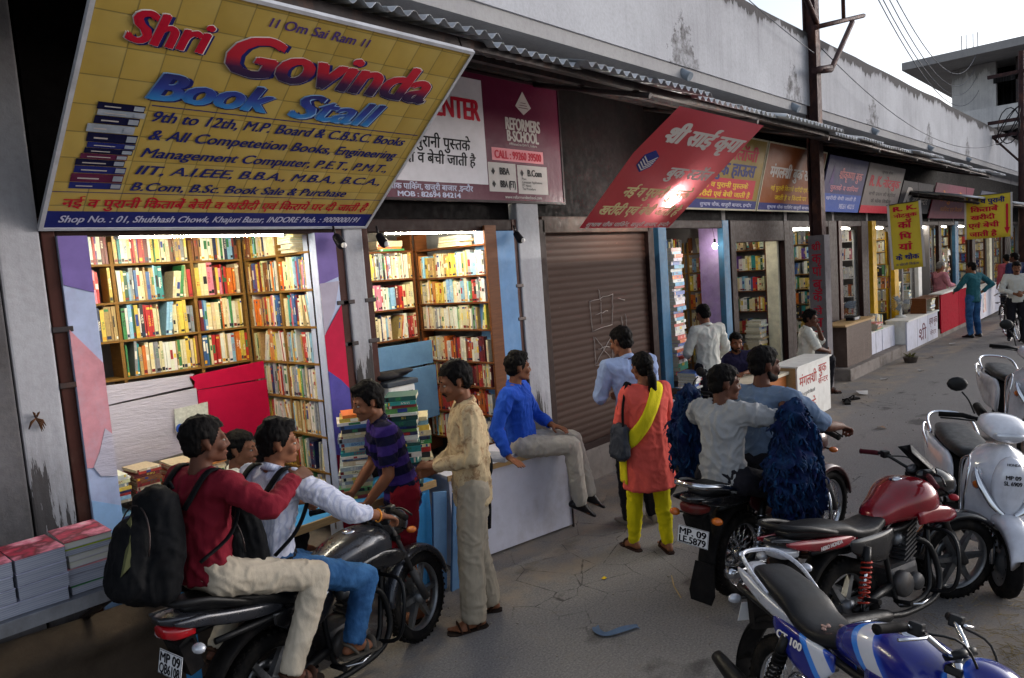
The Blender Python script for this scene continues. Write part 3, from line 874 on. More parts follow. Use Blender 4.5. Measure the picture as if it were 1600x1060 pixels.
pile((7.72, 4.28, 0), .335, 15, .28, .24, .1, 'the pale pile by the blue post near the parked moped', RB, [('white', '#d8d6d0', 6), ('blue', '#2e60ae', 1), ('orange', '#d2622a', 1)], .025, .04, .01)
lb = thing('light_bulb', 'bare glowing bulb hanging in the blue-posted stall by the red sign', 'lamp', (8.72, 4.4, 2.33))
wpart(MB().ball((8.72, 4.4, 2.33), (.032, .032, .04)), 'bulb', BULB, lb, True); wpart(MB().cyl((8.72, 4.4, 2.365), (8.72, 4.4, 2.42), .014), 'holder', INK['black'], lb); wpart(MB().tube([(8.72, 4.4, 2.42), (8.72, 4.43, 2.6)], .003, 5), 'flex', INK['black'], lb)
# --- the rest of the row
def far_stall(k, x0, x1, wall, mat, zs, y, bays, pals, tube=True, lo=.75):
    w = x1-x0
    side_wall('partition', '%s back wall of the %s stall of the row' % (wall[0], ORD[k]), (x0, x1, y+.25, y+.3, .336, 2.7), wall[1])
    xb = x0+.05+(w*.3 if k == 4 else 0)
    bookcase('far bookcase in the %s stall of the row' % ORD[k], (xb, y, zs[0]), (1, 0, 0), (0, -1, 0), bays*w, .2, zs, [bays*w*q for q in (.01, .5, .99)], mat)
    for i, z in enumerate(zs):
        for q in (0, 1):
            fill((xb+.02+bays*w*.5*q, y, z+.001), (1, 0, 0), Y, bays*w*.5-.04, .22, '%s shelf of the %s stall, bay %s' % (ORD[i], ORD[k], 'one' if q == 0 else 'two'), RB, pals, tmin=.018, tmax=.05)
    ys = 4.66 if k == 4 else 4.52
    bookcase('side bookcase in the %s stall of the row' % ORD[k], (x1-.03, 5.25, zs[0]), (0, -1, 0), (-1, 0, 0), 5.25-ys, .16, zs, (.02, 5.23-ys), mat)
    for i, z in enumerate(zs):
        fill((x1-.03, 5.22, z+.001), Y, (-1, 0, 0), 5.22-ys-.02, .23, '%s side shelf of the %s stall' % (ORD[i], ORD[k]), RB, pals, tmin=.016, tmax=.045, depth=.14, frm='rear corner')
    if k == 4: side_wall('partition', 'cream painted partition at the mouth of the brown-framed stall', (x1-.09, x1-.03, 4.47, 4.65, .335, 2.6), CREAM)
    if tube: tube_lamp('far fluorescent tube over the %s stall of the row' % ORD[k], x0+.2*w, x0+.2*w+min(1.1, .6*w), 4.56, 2.54)
ZS = [.75, 1.0, 1.26, 1.52, 1.78, 2.04, 2.3]
far_stall(4, 9.3, 10.95, ('cream', CREAM), WOODDK, [.6, .95, 1.3, 1.62, 1.94, 2.26], 5.3, .62, PAL)
pile((10.65, 4.75, 0), .34, 22, .3, .24, .05, 'the untidy paper pile inside the brown-framed stall', RB, PALE_PAL, .02, .05, .03)
far_stall(5, 11.3, 12.85, ('cream', CREAM), WOOD, ZS, 5.3, .95, PAL)
pile((12.5, 4.45, 0), .34, 34, .3, .25, .05, 'the tall pile behind the seated man and the pole', RB, PAL, .03, .06, .015)
far_stall(6, 13.5, 14.6, ('white', WHITE2), WHITE2, [.9, 1.25, 1.6, 1.95, 2.3], 5.3, .95, [('white', '#d8d6d2', 10), ('pink', '#c07a86', 2), ('maroon', '#7a2a30', 3), ('orange', '#b8663a', 2)], tube=True)
far_stall(7, 15.5, 16.7, ('cream', CREAM), YELLOWPOST, ZS, 5.3, .95, PALE_PAL)
far_stall(8, 17.0, 18.6, ('white', WHITE2), WHITE2, ZS, 5.3, .95, PALE_PAL)
far_stall(9, 18.9, 20.6, ('white', WHITE2), WHITE2, ZS, 5.3, .95, PALE_PAL)
far_stall(10, 20.9, 22.4, ('white', WHITE2), WOODDK, ZS, 5.3, .95, PALE_PAL)
far_stall(11, 22.8, 24.6, ('cream', CREAM), WOODDK, ZS, 5.3, .95, PAL)
far_stall(12, 25.0, 27.2, ('cream', CREAM), WOODDK, ZS, 5.3, .95, PALE_PAL)
far_stall(13, 27.6, 30, ('pale yellow', M('pale_yellow', '#d9cf8a', .7)), WOOD, ZS, 5.3, .6, PALE_PAL)
far_stall(14, 30.4, 33, ('white', WHITE2), WOOD, ZS, 5.3, .9, PALE_PAL)
for x, n, w in ((17.4, 20, 'by the yellow post'), (18.2, 16, 'behind the cabinet marked in red'), (21.6, 30, 'behind the elderly man in pink'), (22.1, 34, 'beside the blue post far along')):
    pile((x, 4.6, 0), .4, n, .3, .25, .05, 'the flat pile '+w, RB, PALE_PAL, .03, .06, .02)

# ---------------------------------------------------------------- counters and desks
def lettered(parent, o, xd, yd, rows, ink, name='lettering'):
    f = MB()
    mw = board_frame(o, xd, yd)
    return lettering(parent, rows, ink, name, .003, Matrix.LocRotScale(parent.location, parent.rotation_euler, None).inverted() @ mw)
wt = thing('white_table', 'white laminate display counter with a chipped plywood edge, the man in blue sitting on it', 'table', (4.1, 4.05, 0), R(-9.5))
MB().bx(-.62, .68, -.2, .32, .695, .73, .004).build('tabletop', WHITE, wt); MB().bx(-.622, .682, -.21, -.202, .69, .732, .002).build('plywood_edge', PLY, wt)
MB().bx(-.58, .6, -.18, -.16, .02, .694, .003).build('front_panel', WHITE, wt); MB().bx(.58, .6, -.158, .3, .01, .694, .003).build('side_panel', WHITE, wt); MB().bx(-.6, -.58, -.185, .3, .01, .694, .003).build('side_panel', WHITE, wt)
MB().bx(.601, .612, -.19, -.17, .0, .694).build('corner_trim', STEELDK, wt)
bt = thing('blue_counter', 'sky blue plank counter in front of the first stall carrying the book piles', 'counter', (2.5, 3.95, 0))
BLUEP = M('sky_blue_paint', '#3f8fca', .5, var=.12, dirt=.3, dirtcol='#6a7f8c', dscale=5)
wpart(MB().bx(1.42, 3.28, 3.88, 4.34, .73, .765, .004), 'tabletop', BLUEP, bt); wpart(MB().bx(1.42, 3.27, 3.86, 3.877, .72, .768), 'edge_strip', PLY, bt)
for x, y in ((1.5, 3.93), (3.2, 3.93), (1.5, 4.2), (3.2, 4.2)): wpart(MB().bx(x-.03, x+.03, y-.03, y+.03, 0, .728), 'leg', BLUEP, bt)
wpart(MB().prism([(2.98, .0), (3.05, .0), (3.12, .725), (3.0, .725)], (0, 3.80, 0), (1, 0, 0), Z, -.02), 'plank', BLUEP, bt)
wpart(MB().prism([(3.08, .0), (3.2, .02), (3.27, .70), (3.15, .725)], (0, 3.76, 0), (1, 0, 0), Z, -.02), 'plank', BLUEGREY, bt)
wpart(MB().prism([(3.21, .0), (3.36, .0), (3.42, .68), (3.30, .68)], (0, 3.72, 0), (1, 0, 0), Z, -.02), 'plank', BLUEGREY, bt)
hA = pile((3.12, 3.99, 0), .766, 22, .22, .27, R(-40), 'the tall pile between boy and cream-shirted man', RB, [('white', '#d5d3cb', 7), ('dark green', '#1f4f4a', 5), ('teal', '#2f8f8f', 3), ('navy', '#26305e', 3), ('sky blue', '#5f9fc6', 2), ('green', '#5a8f4e', 2), ('red', '#8f2a2a', 1)], .016, .042, .008)
pile((3.36, 4.16, 0), .766, 13, .22, .26, R(-40), 'the shorter pile just behind the tall one', RB, PAL, .02, .04, .008)
hB = pile((2.78, 4.12, 0), .766, 9, .22, .26, R(-35), 'the lower pile beyond the boy in stripes', RB, PALE_PAL, .018, .03, .008)
pile((2.82, 4.14, 0), .766+hB, 15, .22, .26, R(-35), 'the upper pile beyond the boy in stripes', RB, PAL, .014, .03, .012)
pile((2.0, 4.1, 0), .766, 5, .25, .2, R(-20), 'the small pile beside the seated stallholder', RB, PALE_PAL, .012, .025, .02)
# air cooler behind the tall pile
ac = thing('air_cooler', 'small white plastic air cooler with a grille beside a black bag in the second stall', 'cooler', (3.42, 4.4, .765))
wpart(MB().bx(3.27, 3.53, 4.32, 4.62, .78, 1.4, .02), 'body', WHITE2, ac); wpart(MB().bx(3.25, 3.55, 4.3, 4.63, 1.4, 1.44, .01), 'lid', M('cooler_grey', '#3a3f46', .5), ac)
for i in range(5):
    for j in range(4): wpart(MB().bx(3.30+j*.053, 3.34+j*.053, 4.314, 4.3195, 1.14+i*.045, 1.172+i*.045), 'grille', INK['black'], ac)
wpart(MB().bx(3.2, 3.6, 4.3, 4.66, .3, .775, .01), 'stand', DKBROWN, ac)
bg = MB(); bg.ells(((3.3, 4.45, 1.475), (.1, .12, .035)), ((3.5, 4.5, 1.47), (.1, .1, .03))); bg.ells(((3.5, 4.42, 1.49), (.1, .06, .02)))
tag(link('black_bag', bg.remesh(.01, 2), M('black_cloth', '#1d1c20', .8, bump=.3), None), 'limp black bag lying on top of the white cooler', 'bag')
# desk of the bearded man and the lettered counter beside it
dk = thing('wooden_desk', 'orange-brown desk with pale top where the bearded man sits', 'desk', (8.3, 3.8, 0))
wpart(MB().bx(7.6, 8.93, 3.58, 4.0, .66, .695, .004), 'tabletop', M('pale_top', '#cfc4ad', .5, dirt=.3, dirtcol='#a08f70'), dk); wpart(MB().bx(7.65, 8.9, 3.61, 3.63, .05, .658), 'front_panel', M('orange_ply', '#a4602f', .55, stretch=(1, 1, 6)), dk)
for x in (7.66, 8.86): wpart(MB().bx(x, x+.03, 3.632, 3.97, .0, .658), 'side_panel', M('orange_ply', '#a4602f'), dk)
mc = thing('lettered_counter', 'white-fronted counter hand-lettered in red beside the bearded man\'s desk', 'counter', (9.5, 3.6, 0))
wpart(MB().bx(8.93, 10.13, 3.47, 3.84, .735, .755, .003), 'tabletop', WHITE2, mc); wpart(MB().bx(8.95, 10.1, 3.49, 3.51, .01, .733, .002), 'front_panel', WHITE2, mc)
wpart(MB().bx(8.95, 8.97, 3.512, 3.82, .01, .733), 'side_panel', PLY, mc); wpart(MB().bx(10.08, 10.1, 3.512, 3.82, .01, .733), 'side_panel', PLY, mc)
CR = M('brush_red', '#a8322c', .6)
lettered(mc, (8.95, 3.49, .01), (1, 0, 0), Z, [('मंगलश्री', .06, .47, .6, .17), ('बुक', .72, .55, .3, .11), ('सेन्टर', .7, .41, .36, .1), ('पुस्तके', .1, .12, .5, .17)], CR)
lettered(mc, (8.95, 3.49, .01), (1, 0, 0), Z, [('नई व पुरानी किताबें', .08, .345, .5, .05)], INK['black'])
bd = thing('brown_counter', 'dark brown wood-grain counter with a pale top carrying a small black radio', 'counter', (13.1, 4.2, 0))
wpart(MB().bx(12.3, 13.9, 3.98, 4.36, .89, .925, .004), 'tabletop', PLY, bd); wpart(MB().bx(12.5, 13.82, 4.03, 4.05, .2, .888), 'front_panel', BROWNLAM, bd)
for x in (12.5, 13.8): wpart(MB().bx(x, x+.02, 4.052, 4.34, .2, .888), 'side_panel', BROWNLAM, bd)
rd = thing('radio_set', 'small black radio on the brown counter', 'radio', (13.2, 4.15, .926))
wpart(MB().bx(13.05, 13.4, 4.08, 4.22, .926, .985, .012), 'body', INK['black'], rd); wpart(MB().bx(13.1, 13.3, 4.075, 4.0795, .935, .975), 'dial', M('dial_grey', '#8d9096', .4), rd)
cb = thing('white_cabinet', 'row of white cupboard doors under the striped book pile', 'cabinet', (14.9, 4.2, .2))
wpart(MB().bx(13.84, 15.55, 4.12, 4.36, .2, .6, .004), 'carcass', WHITE2, cb)
for xa, xb in ((13.86, 14.3), (14.32, 14.68), (14.72, 15.53)): wpart(MB().bx(xa, xb, 4.1, 4.119, .1, .585, .004), 'door', WHITE, cb)
pile((14.6, 4.22, 0), .602, 5, .4, .22, .0, 'the low spread of magazines on the white cabinet', RB, PALE_PAL, .02, .04, .03)
fill((14.75, 4.3, .602), (1, 0, 0), Y, .75, .26, 'the upright row on the white cabinet', RB, PALE_PAL, .02, .05)
sc_ = thing('lettered_cabinet', 'white cabinet with big maroon brush lettering beyond the cupboards', 'cabinet', (16.8, 4.0, 0))
wpart(MB().bx(15.6, 18.1, 3.87, 4.3, .64, .67, .004), 'tabletop', WHITE2, sc_)
for xa, xb in ((15.6, 16.35), (16.37, 17.2), (17.22, 18.08)): wpart(MB().bx(xa, xb, 3.9, 3.93, .06, .638, .003), 'door', WHITE, sc_)
wpart(MB().bx(15.6, 18.08, 3.932, 4.28, .06, .638), 'carcass', WHITE2, sc_)
lettered(sc_, (15.6, 3.9, .06), (1, 0, 0), Z, [('श्री', .88, .1, .6, .34), ('कृपा बुक', 1.72, .34, .7, .14), ('सेन्टर', 1.8, .12, .5, .12)], INK['maroon'])
bx_ = thing('wooden_box', 'open wooden box of books on the end of the lettered cabinet', 'box', (17.6, 4.0, .67))
for b in ((17.1, 17.14, 3.9, 4.2, .672, .96), (18.2, 18.24, 3.9, 4.2, .672, .96), (17.1, 18.24, 3.9, 4.2, .962, .99), (17.14, 18.2, 4.18, 4.2, .672, .96)): wpart(MB().bx(*b), 'panel', WOODDK, bx_)
pile((17.9, 4.05, 0), .673, 8, .4, .22, 0, 'the pile in the open wooden box', RB, PALE_PAL, .025, .035, .01)
rc = thing('red_counter', 'long glossy red counter where the man in teal leans', 'counter', (20, 4.1, 0))
wpart(MB().bx(18.3, 22.0, 3.86, 4.12, .98, 1.01, .004), 'tabletop', WHITE2, rc)
for xa, xb in ((18.4, 20.2), (20.22, 21.9)): wpart(MB().bx(xa, xb, 3.9, 3.93, .1, .978, .003), 'front_panel', REDPAINT, rc)
for x in (18.5, 20.2, 21.7): wpart(MB().bx(x, x+.1, 3.95, 4.1, 0, .978), 'leg', DKBROWN, rc)
wc = thing('white_counter', 'white counter with a poster on it past the man in teal', 'counter', (21.6, 3.4, 0))
wpart(MB().bx(22.1, 25.6, 3.75, 4.2, .8, .83, .004), 'tabletop', WHITE2, wc)
for xa, xb in ((22.15, 23.2), (23.22, 24.3), (24.32, 25.5)): wpart(MB().bx(xa, xb, 3.79, 3.82, .05, .798, .003), 'front_panel', WHITE, wc)
wpart(MB().bx(22.5, 22.9, 3.782, 3.788, .2, .7), 'poster', mix_print('poster_print', ['#c8c4c0', '#b86a60', '#d8d4d0', '#6f7f9a'], 6), wc)
# magazine shelf at the lower left
ms = thing('steel_shelf', 'dull steel shelf on brackets holding bundled magazines by the dark wall', 'shelf', (.6, 3.75, .87))
wpart(MB().bx(-.2, 1.22, 3.58, 3.98, .875, .9, .003), 'shelf_board', M('galvanised', '#8a8f98', .4, metal=.7, dirt=.4), ms); wpart(MB().bx(-.2, 1.22, 3.572, 3.579, .84, .9, .001), 'front_lip', M('galvanised', '#8a8f98'), ms)
for x in (.1, 1.12): wpart(MB().tube([(x, 3.62, .86), (x, 4.35, .5)], .02, 6), 'bracket', STEELDK, ms); wpart(MB().bx(x-.02, x+.02, 3.95, 4.37, .84, .873), 'bracket', STEELDK, ms)
def pages(key, tones, step):
    t = NT(key); z = t.sep(t.obj())[2]
    f = t.math('FRACT', t.math('DIVIDE', z, step))
    c = t.mix(t.ramp(f, [(.0, 1.0), (.25, 0.0), (.9, 0.0), (1, 1.0)]), tones[0], tones[1])
    c = t.mix(t.ramp(t.noise(t.obj((1, 1, 40)), 6, 3), [(.4, 0.0), (.7, .4)]), c, tones[2])
    t.set(col=c, rough=.8); t.bump(t.noise(t.obj((1, 1, 60)), 8, 3), .5, .004); return t.m
PG = pages('magazine_edges', ('#9296a4', '#64687a', '#b5b7c2'), .009); PGC = pages('coloured_edges', ('#b9b6bd', '#8d8a96', '#b9c23a'), .03)
FLORAL = mix_print('floral_cover', ['#d8c7c8', '#b52a4c', '#5c1524', '#d77a94', '#cfd0d4'], 9)
rr = random.Random(5)
for k, (x, nm) in enumerate(((.40, 'at the picture edge'), (.60, 'under the bright red floral cover'), (.80, 'next to the coloured bundles'))):
    z = .9005
    for j in range(4):
        h = (.058, .062, .056, .064)[j]; a = R(rr.uniform(-2.5, 2.5))
        o = thing('magazine_bundle', 'grey bundle of new magazines, %s in the stack %s' % (('bottom', 'second up', 'third up', 'topmost')[j], nm), 'magazines', (x+rr.uniform(-.004, .004), 3.74, z), a, 'bundles of magazines on the steel shelf')
        MB().bx(-.094, .094, -.135, .135, .001, h-.004, .002).build('pages', PG, o); MB().bx(-.096, .096, -.137, .137, h-.0035, h-.0015).build('cover', FLORAL if j == 3 else INK['pale'], o)
        z += h
z = .9005
for j, (h, mt) in enumerate(((.04, INK['green']), (.05, PG), (.03, INK['pink']), (.06, PGC), (.03, M('lime_cover', '#9fb52a', .5)), (.035, PGC))):
    o = thing('magazine_bundle', '%s magazine bundle with coloured covers, beside the first stall\'s jamb' % ('bottom', 'second-lowest', 'third-lowest', 'fourth-lowest', 'second-highest', 'topmost')[j], 'magazines', (1.0, 3.76, z), R(rr.uniform(-3, 3)), 'bundles of magazines on the steel shelf')
    MB().bx(-.096, .096, -.135, .135, .001, h-.004, .002).build('pages', mt if j in (1, 3, 5) else PG, o); MB().bx(-.098, .098, -.138, .138, h-.0035, h-.001).build('cover', mt if j != 5 else FLORAL, o)
    z += h
lg = MB(); lg.ells(((-1, 4.2, .42), (.2, .2, .12)), ((.5, 4.22, .45), (.2, .2, .11)), ((1.3, 4.25, .43), (.15, .13, .1))); lg.ells(((1.1, 4.2, .44), (.2, .16, .09)), ((1.95, 4.22, .42), (.1, .1, .07))); lg.bx(-1.5, 1.9, 4.1, 4.42, 0, .4)
me = lg.remesh(.03, 3)
for v in me.vertices: v.co += V((0, -1, .6))*noise.noise(v.co*4)*.03
tag(link('stone_ledge', me, CONC2), 'rough old stone ledge under the magazine shelf at the foot of the wall', 'ledge')
# ---------------------------------------------------------------- signboards
def signboard(name, label, o, xd, yd, w, h, mat, frame=None, thick=.02):
    t = thing(name, label, 'sign', mw=board_frame(o, xd, yd))
    MB().bx(0, w, 0, h, -thick, 0).build('panel', mat, t)
    if frame:
        for b in ((-.02, 0, -.02, h+.02), (w, w+.02, -.02, h+.02), (0, w, -.02, 0), (0, w, h, h+.02)):
            MB().bx(b[0], b[1], b[2], b[3], -thick-.01, .006).build('frame', frame, t)
    return t
def patch(t, x0, x1, y0, y1, mat, z=.0015, name='printed_patch'):
    return MB().quad((x0, y0, z), (x1, y0, z), (x1, y1, z), (x0, y1, z)).build(name, mat, t)
def flex(key, col, var=.12, rough=.35, scale=2.0, wrinkle=.25):
    if key in MATS: return MATS[key]
    t = NT(key); v = t.obj()
    c = t.mix(t.ramp(t.noise(v, scale, 5, .6), [(.35, 0.0), (.7, .6)]), col, tuple(x*(1-var*2) for x in lin(col)[:3]))
    c = t.mix(t.ramp(t.noise(v, 30, 4), [(.66, 0.0), (.75, .35)]), c, '#6d645c')
    t.set(col=c, rough=rough, spec=.12 if key != 'red_flex' else .5)
    t.bump(t.noise(v, 3.5, 3), wrinkle, .03); MATS[key] = t.m
    return t.m
def tilefield():
    t = NT('yellow_tile_print'); v = t.obj()
    br = t.n('TexBrick', {'Vector': v, 'Color1': lin('#b89c4a'), 'Color2': lin('#ab8f40'), 'Mortar': lin('#7d6c34'), 'Scale': 1.0, 'Mortar Size': .004, 'Mortar Smooth': .3, 'Brick Width': .165, 'Row Height': .165}, offset=0.0).outputs[0]
    x, y, z = t.sep(v)
    def tri(q): return t.math('FRACT', t.math('DIVIDE', q, .165))
    c = t.mix(t.math('MULTIPLY', t.math('MULTIPLY', tri(x), tri(y)), .45), br, '#cdbb78')
    c = t.mix(t.ramp(t.noise(v, 3, 5), [(.5, 0.0), (.75, .3)]), c, '#8e7434')
    t.set(col=c, rough=.45); t.bump(t.noise(v, 2.5, 3), .3, .03)
    return t.m
def vgrad(key, stops, gen=True):
    t = NT(key); y = t.sep(t.obj(gen=True))[1]
    t.set(col=t.ramp(y, stops), rough=.45); return t.m
sdir = V((0, 3.1587-4.36, 3.513-2.6017))
big = signboard('shop_sign', 'big yellow tiled-print sign with red Govinda lettering, tilted out under the awning', (1.1727, 4.34, 2.6017), (1, 0, 0), sdir, 2.035, 1.508, tilefield(), M('white_edge', '#b9bac0', .5), .012)
GOV = vgrad('govinda_red', [(.0, '#1c1740'), (.22, '#3c1440'), (.45, '#b0182e'), (1, '#c41f35')]); BST = vgrad('book_blue', [(.0, '#2f86c8'), (.45, '#2a3f98'), (1, '#1f1f5c')])
def shadowed(t, L, face, out='white', sh='navy', d=.012, nm='lettering'):
    """display lettering with a pale rim and a dark drop shade, all printed"""
    def off(dx, dy, g, b): return [(a[0], a[1]+dx-g, a[2]+dy-g*.6, a[3]+2*g, a[4]+1.2*g, a[5], b)+tuple(a[7:]) for a in L]
    lettering(t, off(d*1.2, -d*.9, .002, 3), INK[sh], nm, .002); lettering(t, off(-.002, .001, .004, 2), INK[out], nm, .004); lettering(t, off(.002, -.001, .004, 2), INK[out], nm, .0055); lettering(t, L, face, nm, .0075)
shadowed(big, [('Shri', .14, 1.20, .37, .165, .15, 2)], INK['red'])
shadowed(big, [('Govinda', .60, 1.115, 1.30, .235, .15, 2)], GOV)
shadowed(big, [('Book', .30, .905, .64, .155, .25, 2), ('Stall', 1.05, .895, .60, .165, .25, 1)], BST, 'sky')
lettering(big, [('।। Om Sai Ram ।।', .75, 1.405, .58, .055, .1, 1)], INK['violet'])
lettering(big, [('9th to 12th, M.P. Board & C.B.S.C. Books', .36, .765, 1.58, .068, .25, 1), ('& All Competetion Books, Engineering', .37, .648, 1.57, .068, .25, 1), ('Management Computer, P.E.T., P.M.T.,', .36, .528, 1.57, .066, .25, 1),
                ('IIT, A.I.EEE, B.B.A., M.B.A., B.C.A.,', .36, .408, 1.58, .064, .25, 1), ('B.Com, B.Sc. Book Sale & Purchase', .36, .288, 1.36, .064, .25, 1)], INK['navy'])
patch(big, .34, 2.01, .858, .864, INK['navy']); patch(big, .0, 2.03, .262, .267, INK['navy']); patch(big, .0, 2.035, .0, .125, INK['navy'])
lettering(big, [('नई व पुरानी किताबें बेची व खरीदी एवं किराये पर दी जाती हैं', .06, .155, 1.9, .085, .12, 1)], INK['red'])
lettering(big, [('Shop No. : 01, Shubhash Chowk, Khajuri Bazar, INDORE Mob. : 9009000191', .06, .042, 1.89, .052, .25, 1)], INK['pale'])
rr = random.Random(12); y = .29
for k in range(12):                                          # the printed pile of books
    h = rr.uniform(.035, .062); x0 = rr.uniform(.05, .08)+.004*k; x1 = rr.uniform(.29, .325)
    patch(big, x0, x1, y, y+h*.93, [INK['navy'], INK['navy'], M('ink_bluegrey', '#3d5a8c', .5), M('ink_plum', '#5b2340', .5), M('ink_night', '#161636', .5), M('ink_palegrey', '#9aa2ae', .5)][rr.choice((0, 1, 2, 3, 4, 4, 5))], .0015+.0002*k)
    patch(big, x0+.03, x0+.03+rr.uniform(.05, .12), y+h*.35, y+h*.5, INK['silver'], .0035+.0002*k)
    patch(big, x1-.05, x1-.004, y+h*.2, y+h*.8, M('ink_palegrey', '#9aa2ae'), .0035+.0002*k)
    y += h
for x in (.02, 2.0):
    wpart(MB().tube([(1.1727+x, 3.16, 3.53), (1.1727+x, 3.2, 3.62)], .006, 5), 'hanger', STEELDK, big)
# maroon and white board, flat on the fascia
ref = signboard('shop_sign', 'flat white and maroon board with a diamond emblem over the second stall', (3.25, 4.36, 2.82), (1, 0, 0), Z, 2.33, 1.05, flex('maroon_flex', '#571632', .1), M('dark_edge', '#2a1a20', .5), .02)
def L(x, z): return (x-3.25, z-2.82)
patch(ref, .0, 1.30, .13, 1.0, M('white_flex', '#c9c5cc', .45, var=.08))
lettering(ref, [('CENTER', .62, .66, .64, .17, .05, 3)], INK['red']); lettering(ref, [('नई व पुरानी पुस्तके', .25, .40, .87, .12, .1, 1), ('खरीदी व बेची जाती है', .22, .275, .95, .11, .1, 1)], INK['black'])
lettering(ref, [('सुभाष चौक पार्किंग, खजुरी बाजार ,इन्दौर', .04, .065, 1.07, .06, .05, 1), ('MOB : 82694 84214', .3, .01, .66, .04, 0, 2)], INK['pale'])
m = MB(); m.prism([(1.72, .84), (1.825, .77), (1.93, .84), (1.825, .975)], (0, 0, 0), (1, 0, 0), (0, 1, 0), .003); m.build('emblem', INK['silver'], ref)
m = MB()
for k in range(3): m.box((1.825, .83+.022*k, .004), (.13-.03*k, .005, .002))
m.build('emblem', M('maroon_flex', '#571632'), ref)
lettering(ref, [('REFORMERS', 1.57, .625, .47, .105, 0, 3), ('B-SCHOOL', 1.58, .525, .43, .095, 0, 3)], INK['silver'])
lettering(ref, [('Affiliated to DAVV, Indore', 1.60, .49, .38, .022)], INK['silver'])
patch(ref, 1.37, 2.06, .345, .455, INK['pink']); lettering(ref, [('CALL : 99260 39500', 1.40, .365, .63, .07, 0, 3)], INK['red'])
patch(ref, 1.31, 1.665, .075, .325, INK['silver']); patch(ref, 1.685, 2.10, .065, .32, INK['silver'])
lettering(ref, [('BBA', 1.45, .225, .13, .06, 0, 3), ('BBA (FT)', 1.45, .115, .2, .06, 0, 3), ('B.Com', 1.82, .225, .2, .06, 0, 3), ('Plain', 1.74, .19, .06, .02), ('Computer Applications', 1.74, .16, .28, .022), ('(IT Hons)', 1.74, .13, .12, .022), ('Tax Procedure', 1.74, .1, .18, .022)], INK['black'])
lettering(ref, [('www.reformersbschool.com', 1.5, .02, .5, .028)], INK['silver'])
m = MB()
for x, y in ((1.37, .25), (1.37, .14), (1.745, .25)): m.prism([(x-.022, y), (x, y-.03), (x+.022, y), (x, y+.03)], (0, 0, .002), (1, 0, 0), (0, 1, 0), .002)
m.build('bullet_mark', INK['black'], ref)
# red glossy sign
rdir = V((0, 3.003-4.1, 3.4392-2.55))
red = thing('shop_sign', 'glossy red sign tilted out beside the closed shutter, with a hexagon emblem', 'sign', mw=board_frame((5.454, 4.1, 2.55), (1, 0, 0), rdir))
rd_ = flex('red_flex', '#a30c1f', .1, .2, 2.0, .35)
tr_ = rd_.node_tree.nodes.new('ShaderNodeBsdfTranslucent'); tr_.inputs[0].default_value = lin('#ee8890'); ad_ = rd_.node_tree.nodes.new('ShaderNodeMixShader'); ad_.inputs[0].default_value = .3
rd_.node_tree.links.new(rd_.node_tree.nodes['Principled BSDF'].outputs[0], ad_.inputs[1]); rd_.node_tree.links.new(tr_.outputs[0], ad_.inputs[2]); rd_.node_tree.links.new(ad_.outputs[0], rd_.node_tree.nodes['Material Output'].inputs['Surface'])
m = MB(); m._face([m.bm.verts.new(q) for q in ((0, 0, 0), (1.615, .0, 0), (1.63, 1.0, 0), (1.64, 1.41, 0), (.0, 1.41, 0), (-.11, .9, 0))]); m.build('panel', flex('red_flex', '#a81a30', .1, .2, 2.0, .35), red)
lettering(red, [('श्री साईं कृपा', .14, 1.06, 1.44, .22, .1, 3)], INK['silver']); lettering(red, [('बुक स्टॉल', .66, .68, .86, .17, .1, 2)], INK['silver'])
lettering(red, [('नई व पुरानी पुस्तके', .22, .42, 1.22, .16, .1, 2), ('खरीदी एवं बेची जाती है', .08, .185, 1.44, .155, .1, 2)], M('ink_straw', '#c9b98a', .5))
lettering(red, [('सुभाष चौक पार्किंग, खजुरी बाजार, इन्दौर', .06, .025, 1.5, .07, .1, 1)], INK['silver'])
m = MB(); m.prism([(.07, .78), (.2, .71), (.31, .78), (.31, .9), (.18, .96), (.07, .9)], (0, 0, .001), (1, 0, 0), (0, 1, 0), .002); m.build('emblem', INK['navy'], red)
m = MB()
for k in range(4): m.prism([(.085, .79+.03*k), (.2, .73+.03*k), (.295, .79+.03*k), (.295, .803+.03*k), (.2, .743+.03*k), (.085, .803+.03*k)], (0, 0, .003), (1, 0, 0), (0, 1, 0), .002)
m.build('emblem', INK['silver'], red)
fl = thing('sign_lamp', 'bright compact lamp burning through the sheet behind the red sign', 'lamp', mw=board_frame((5.454, 4.1, 2.55), (1, 0, 0), rdir))
GL = glow('lamp_glow', '#fffaf0', 560.0)
m = MB(); m.tube([(1.27, .34, -.026), (1.06, .52, -.026)], .010, 8); m.build('tube', GL, fl, True); MB().tube([(1.27, .34, -.026), (1.35, .27, -.035)], .012, 8).build('base', INK['silver'], fl, True)
# row of framed signs under the awning
nd = V((0, -.22, .88))
def rowsign(label, x0, x1, mat, frame=None, z=2.8, h=.9):
    return signboard('shop_sign', label, (x0, 4.3, z), (1, 0, 0), nd, x1-x0, h, mat, frame, .02)
s = rowsign('yellow sign half hidden behind the red one, with a red-orange band and navy foot', 7.35, 9.74, flex('yellow_flex', '#8f7422'), M('pale_edge', '#b7b09a', .5)); w = 2.39
lettering(s, [('टेक्नोलॉजी', .9, .62, 1.3, .19, .08, 2)], INK['red']); lettering(s, [('बुक हाऊस', 1.0, .42, 1.2, .15, .08, 2)], INK['navy']); patch(s, .5, 2.25, .13, .38, INK['red'])
lettering(s, [('नई व पुरानी पुस्तके', .75, .265, 1.3, .08, .05, 1), ('खरीदी एवं बेची जाती है', .65, .15, 1.5, .08, .05, 1)], INK['yellow']); patch(s, 0, w, 0, .11, INK['navy']); lettering(s, [('सुभाष चौक, खजुरी बाजार, इन्दौर', .8, .03, 1.45, .055)], INK['pale'])
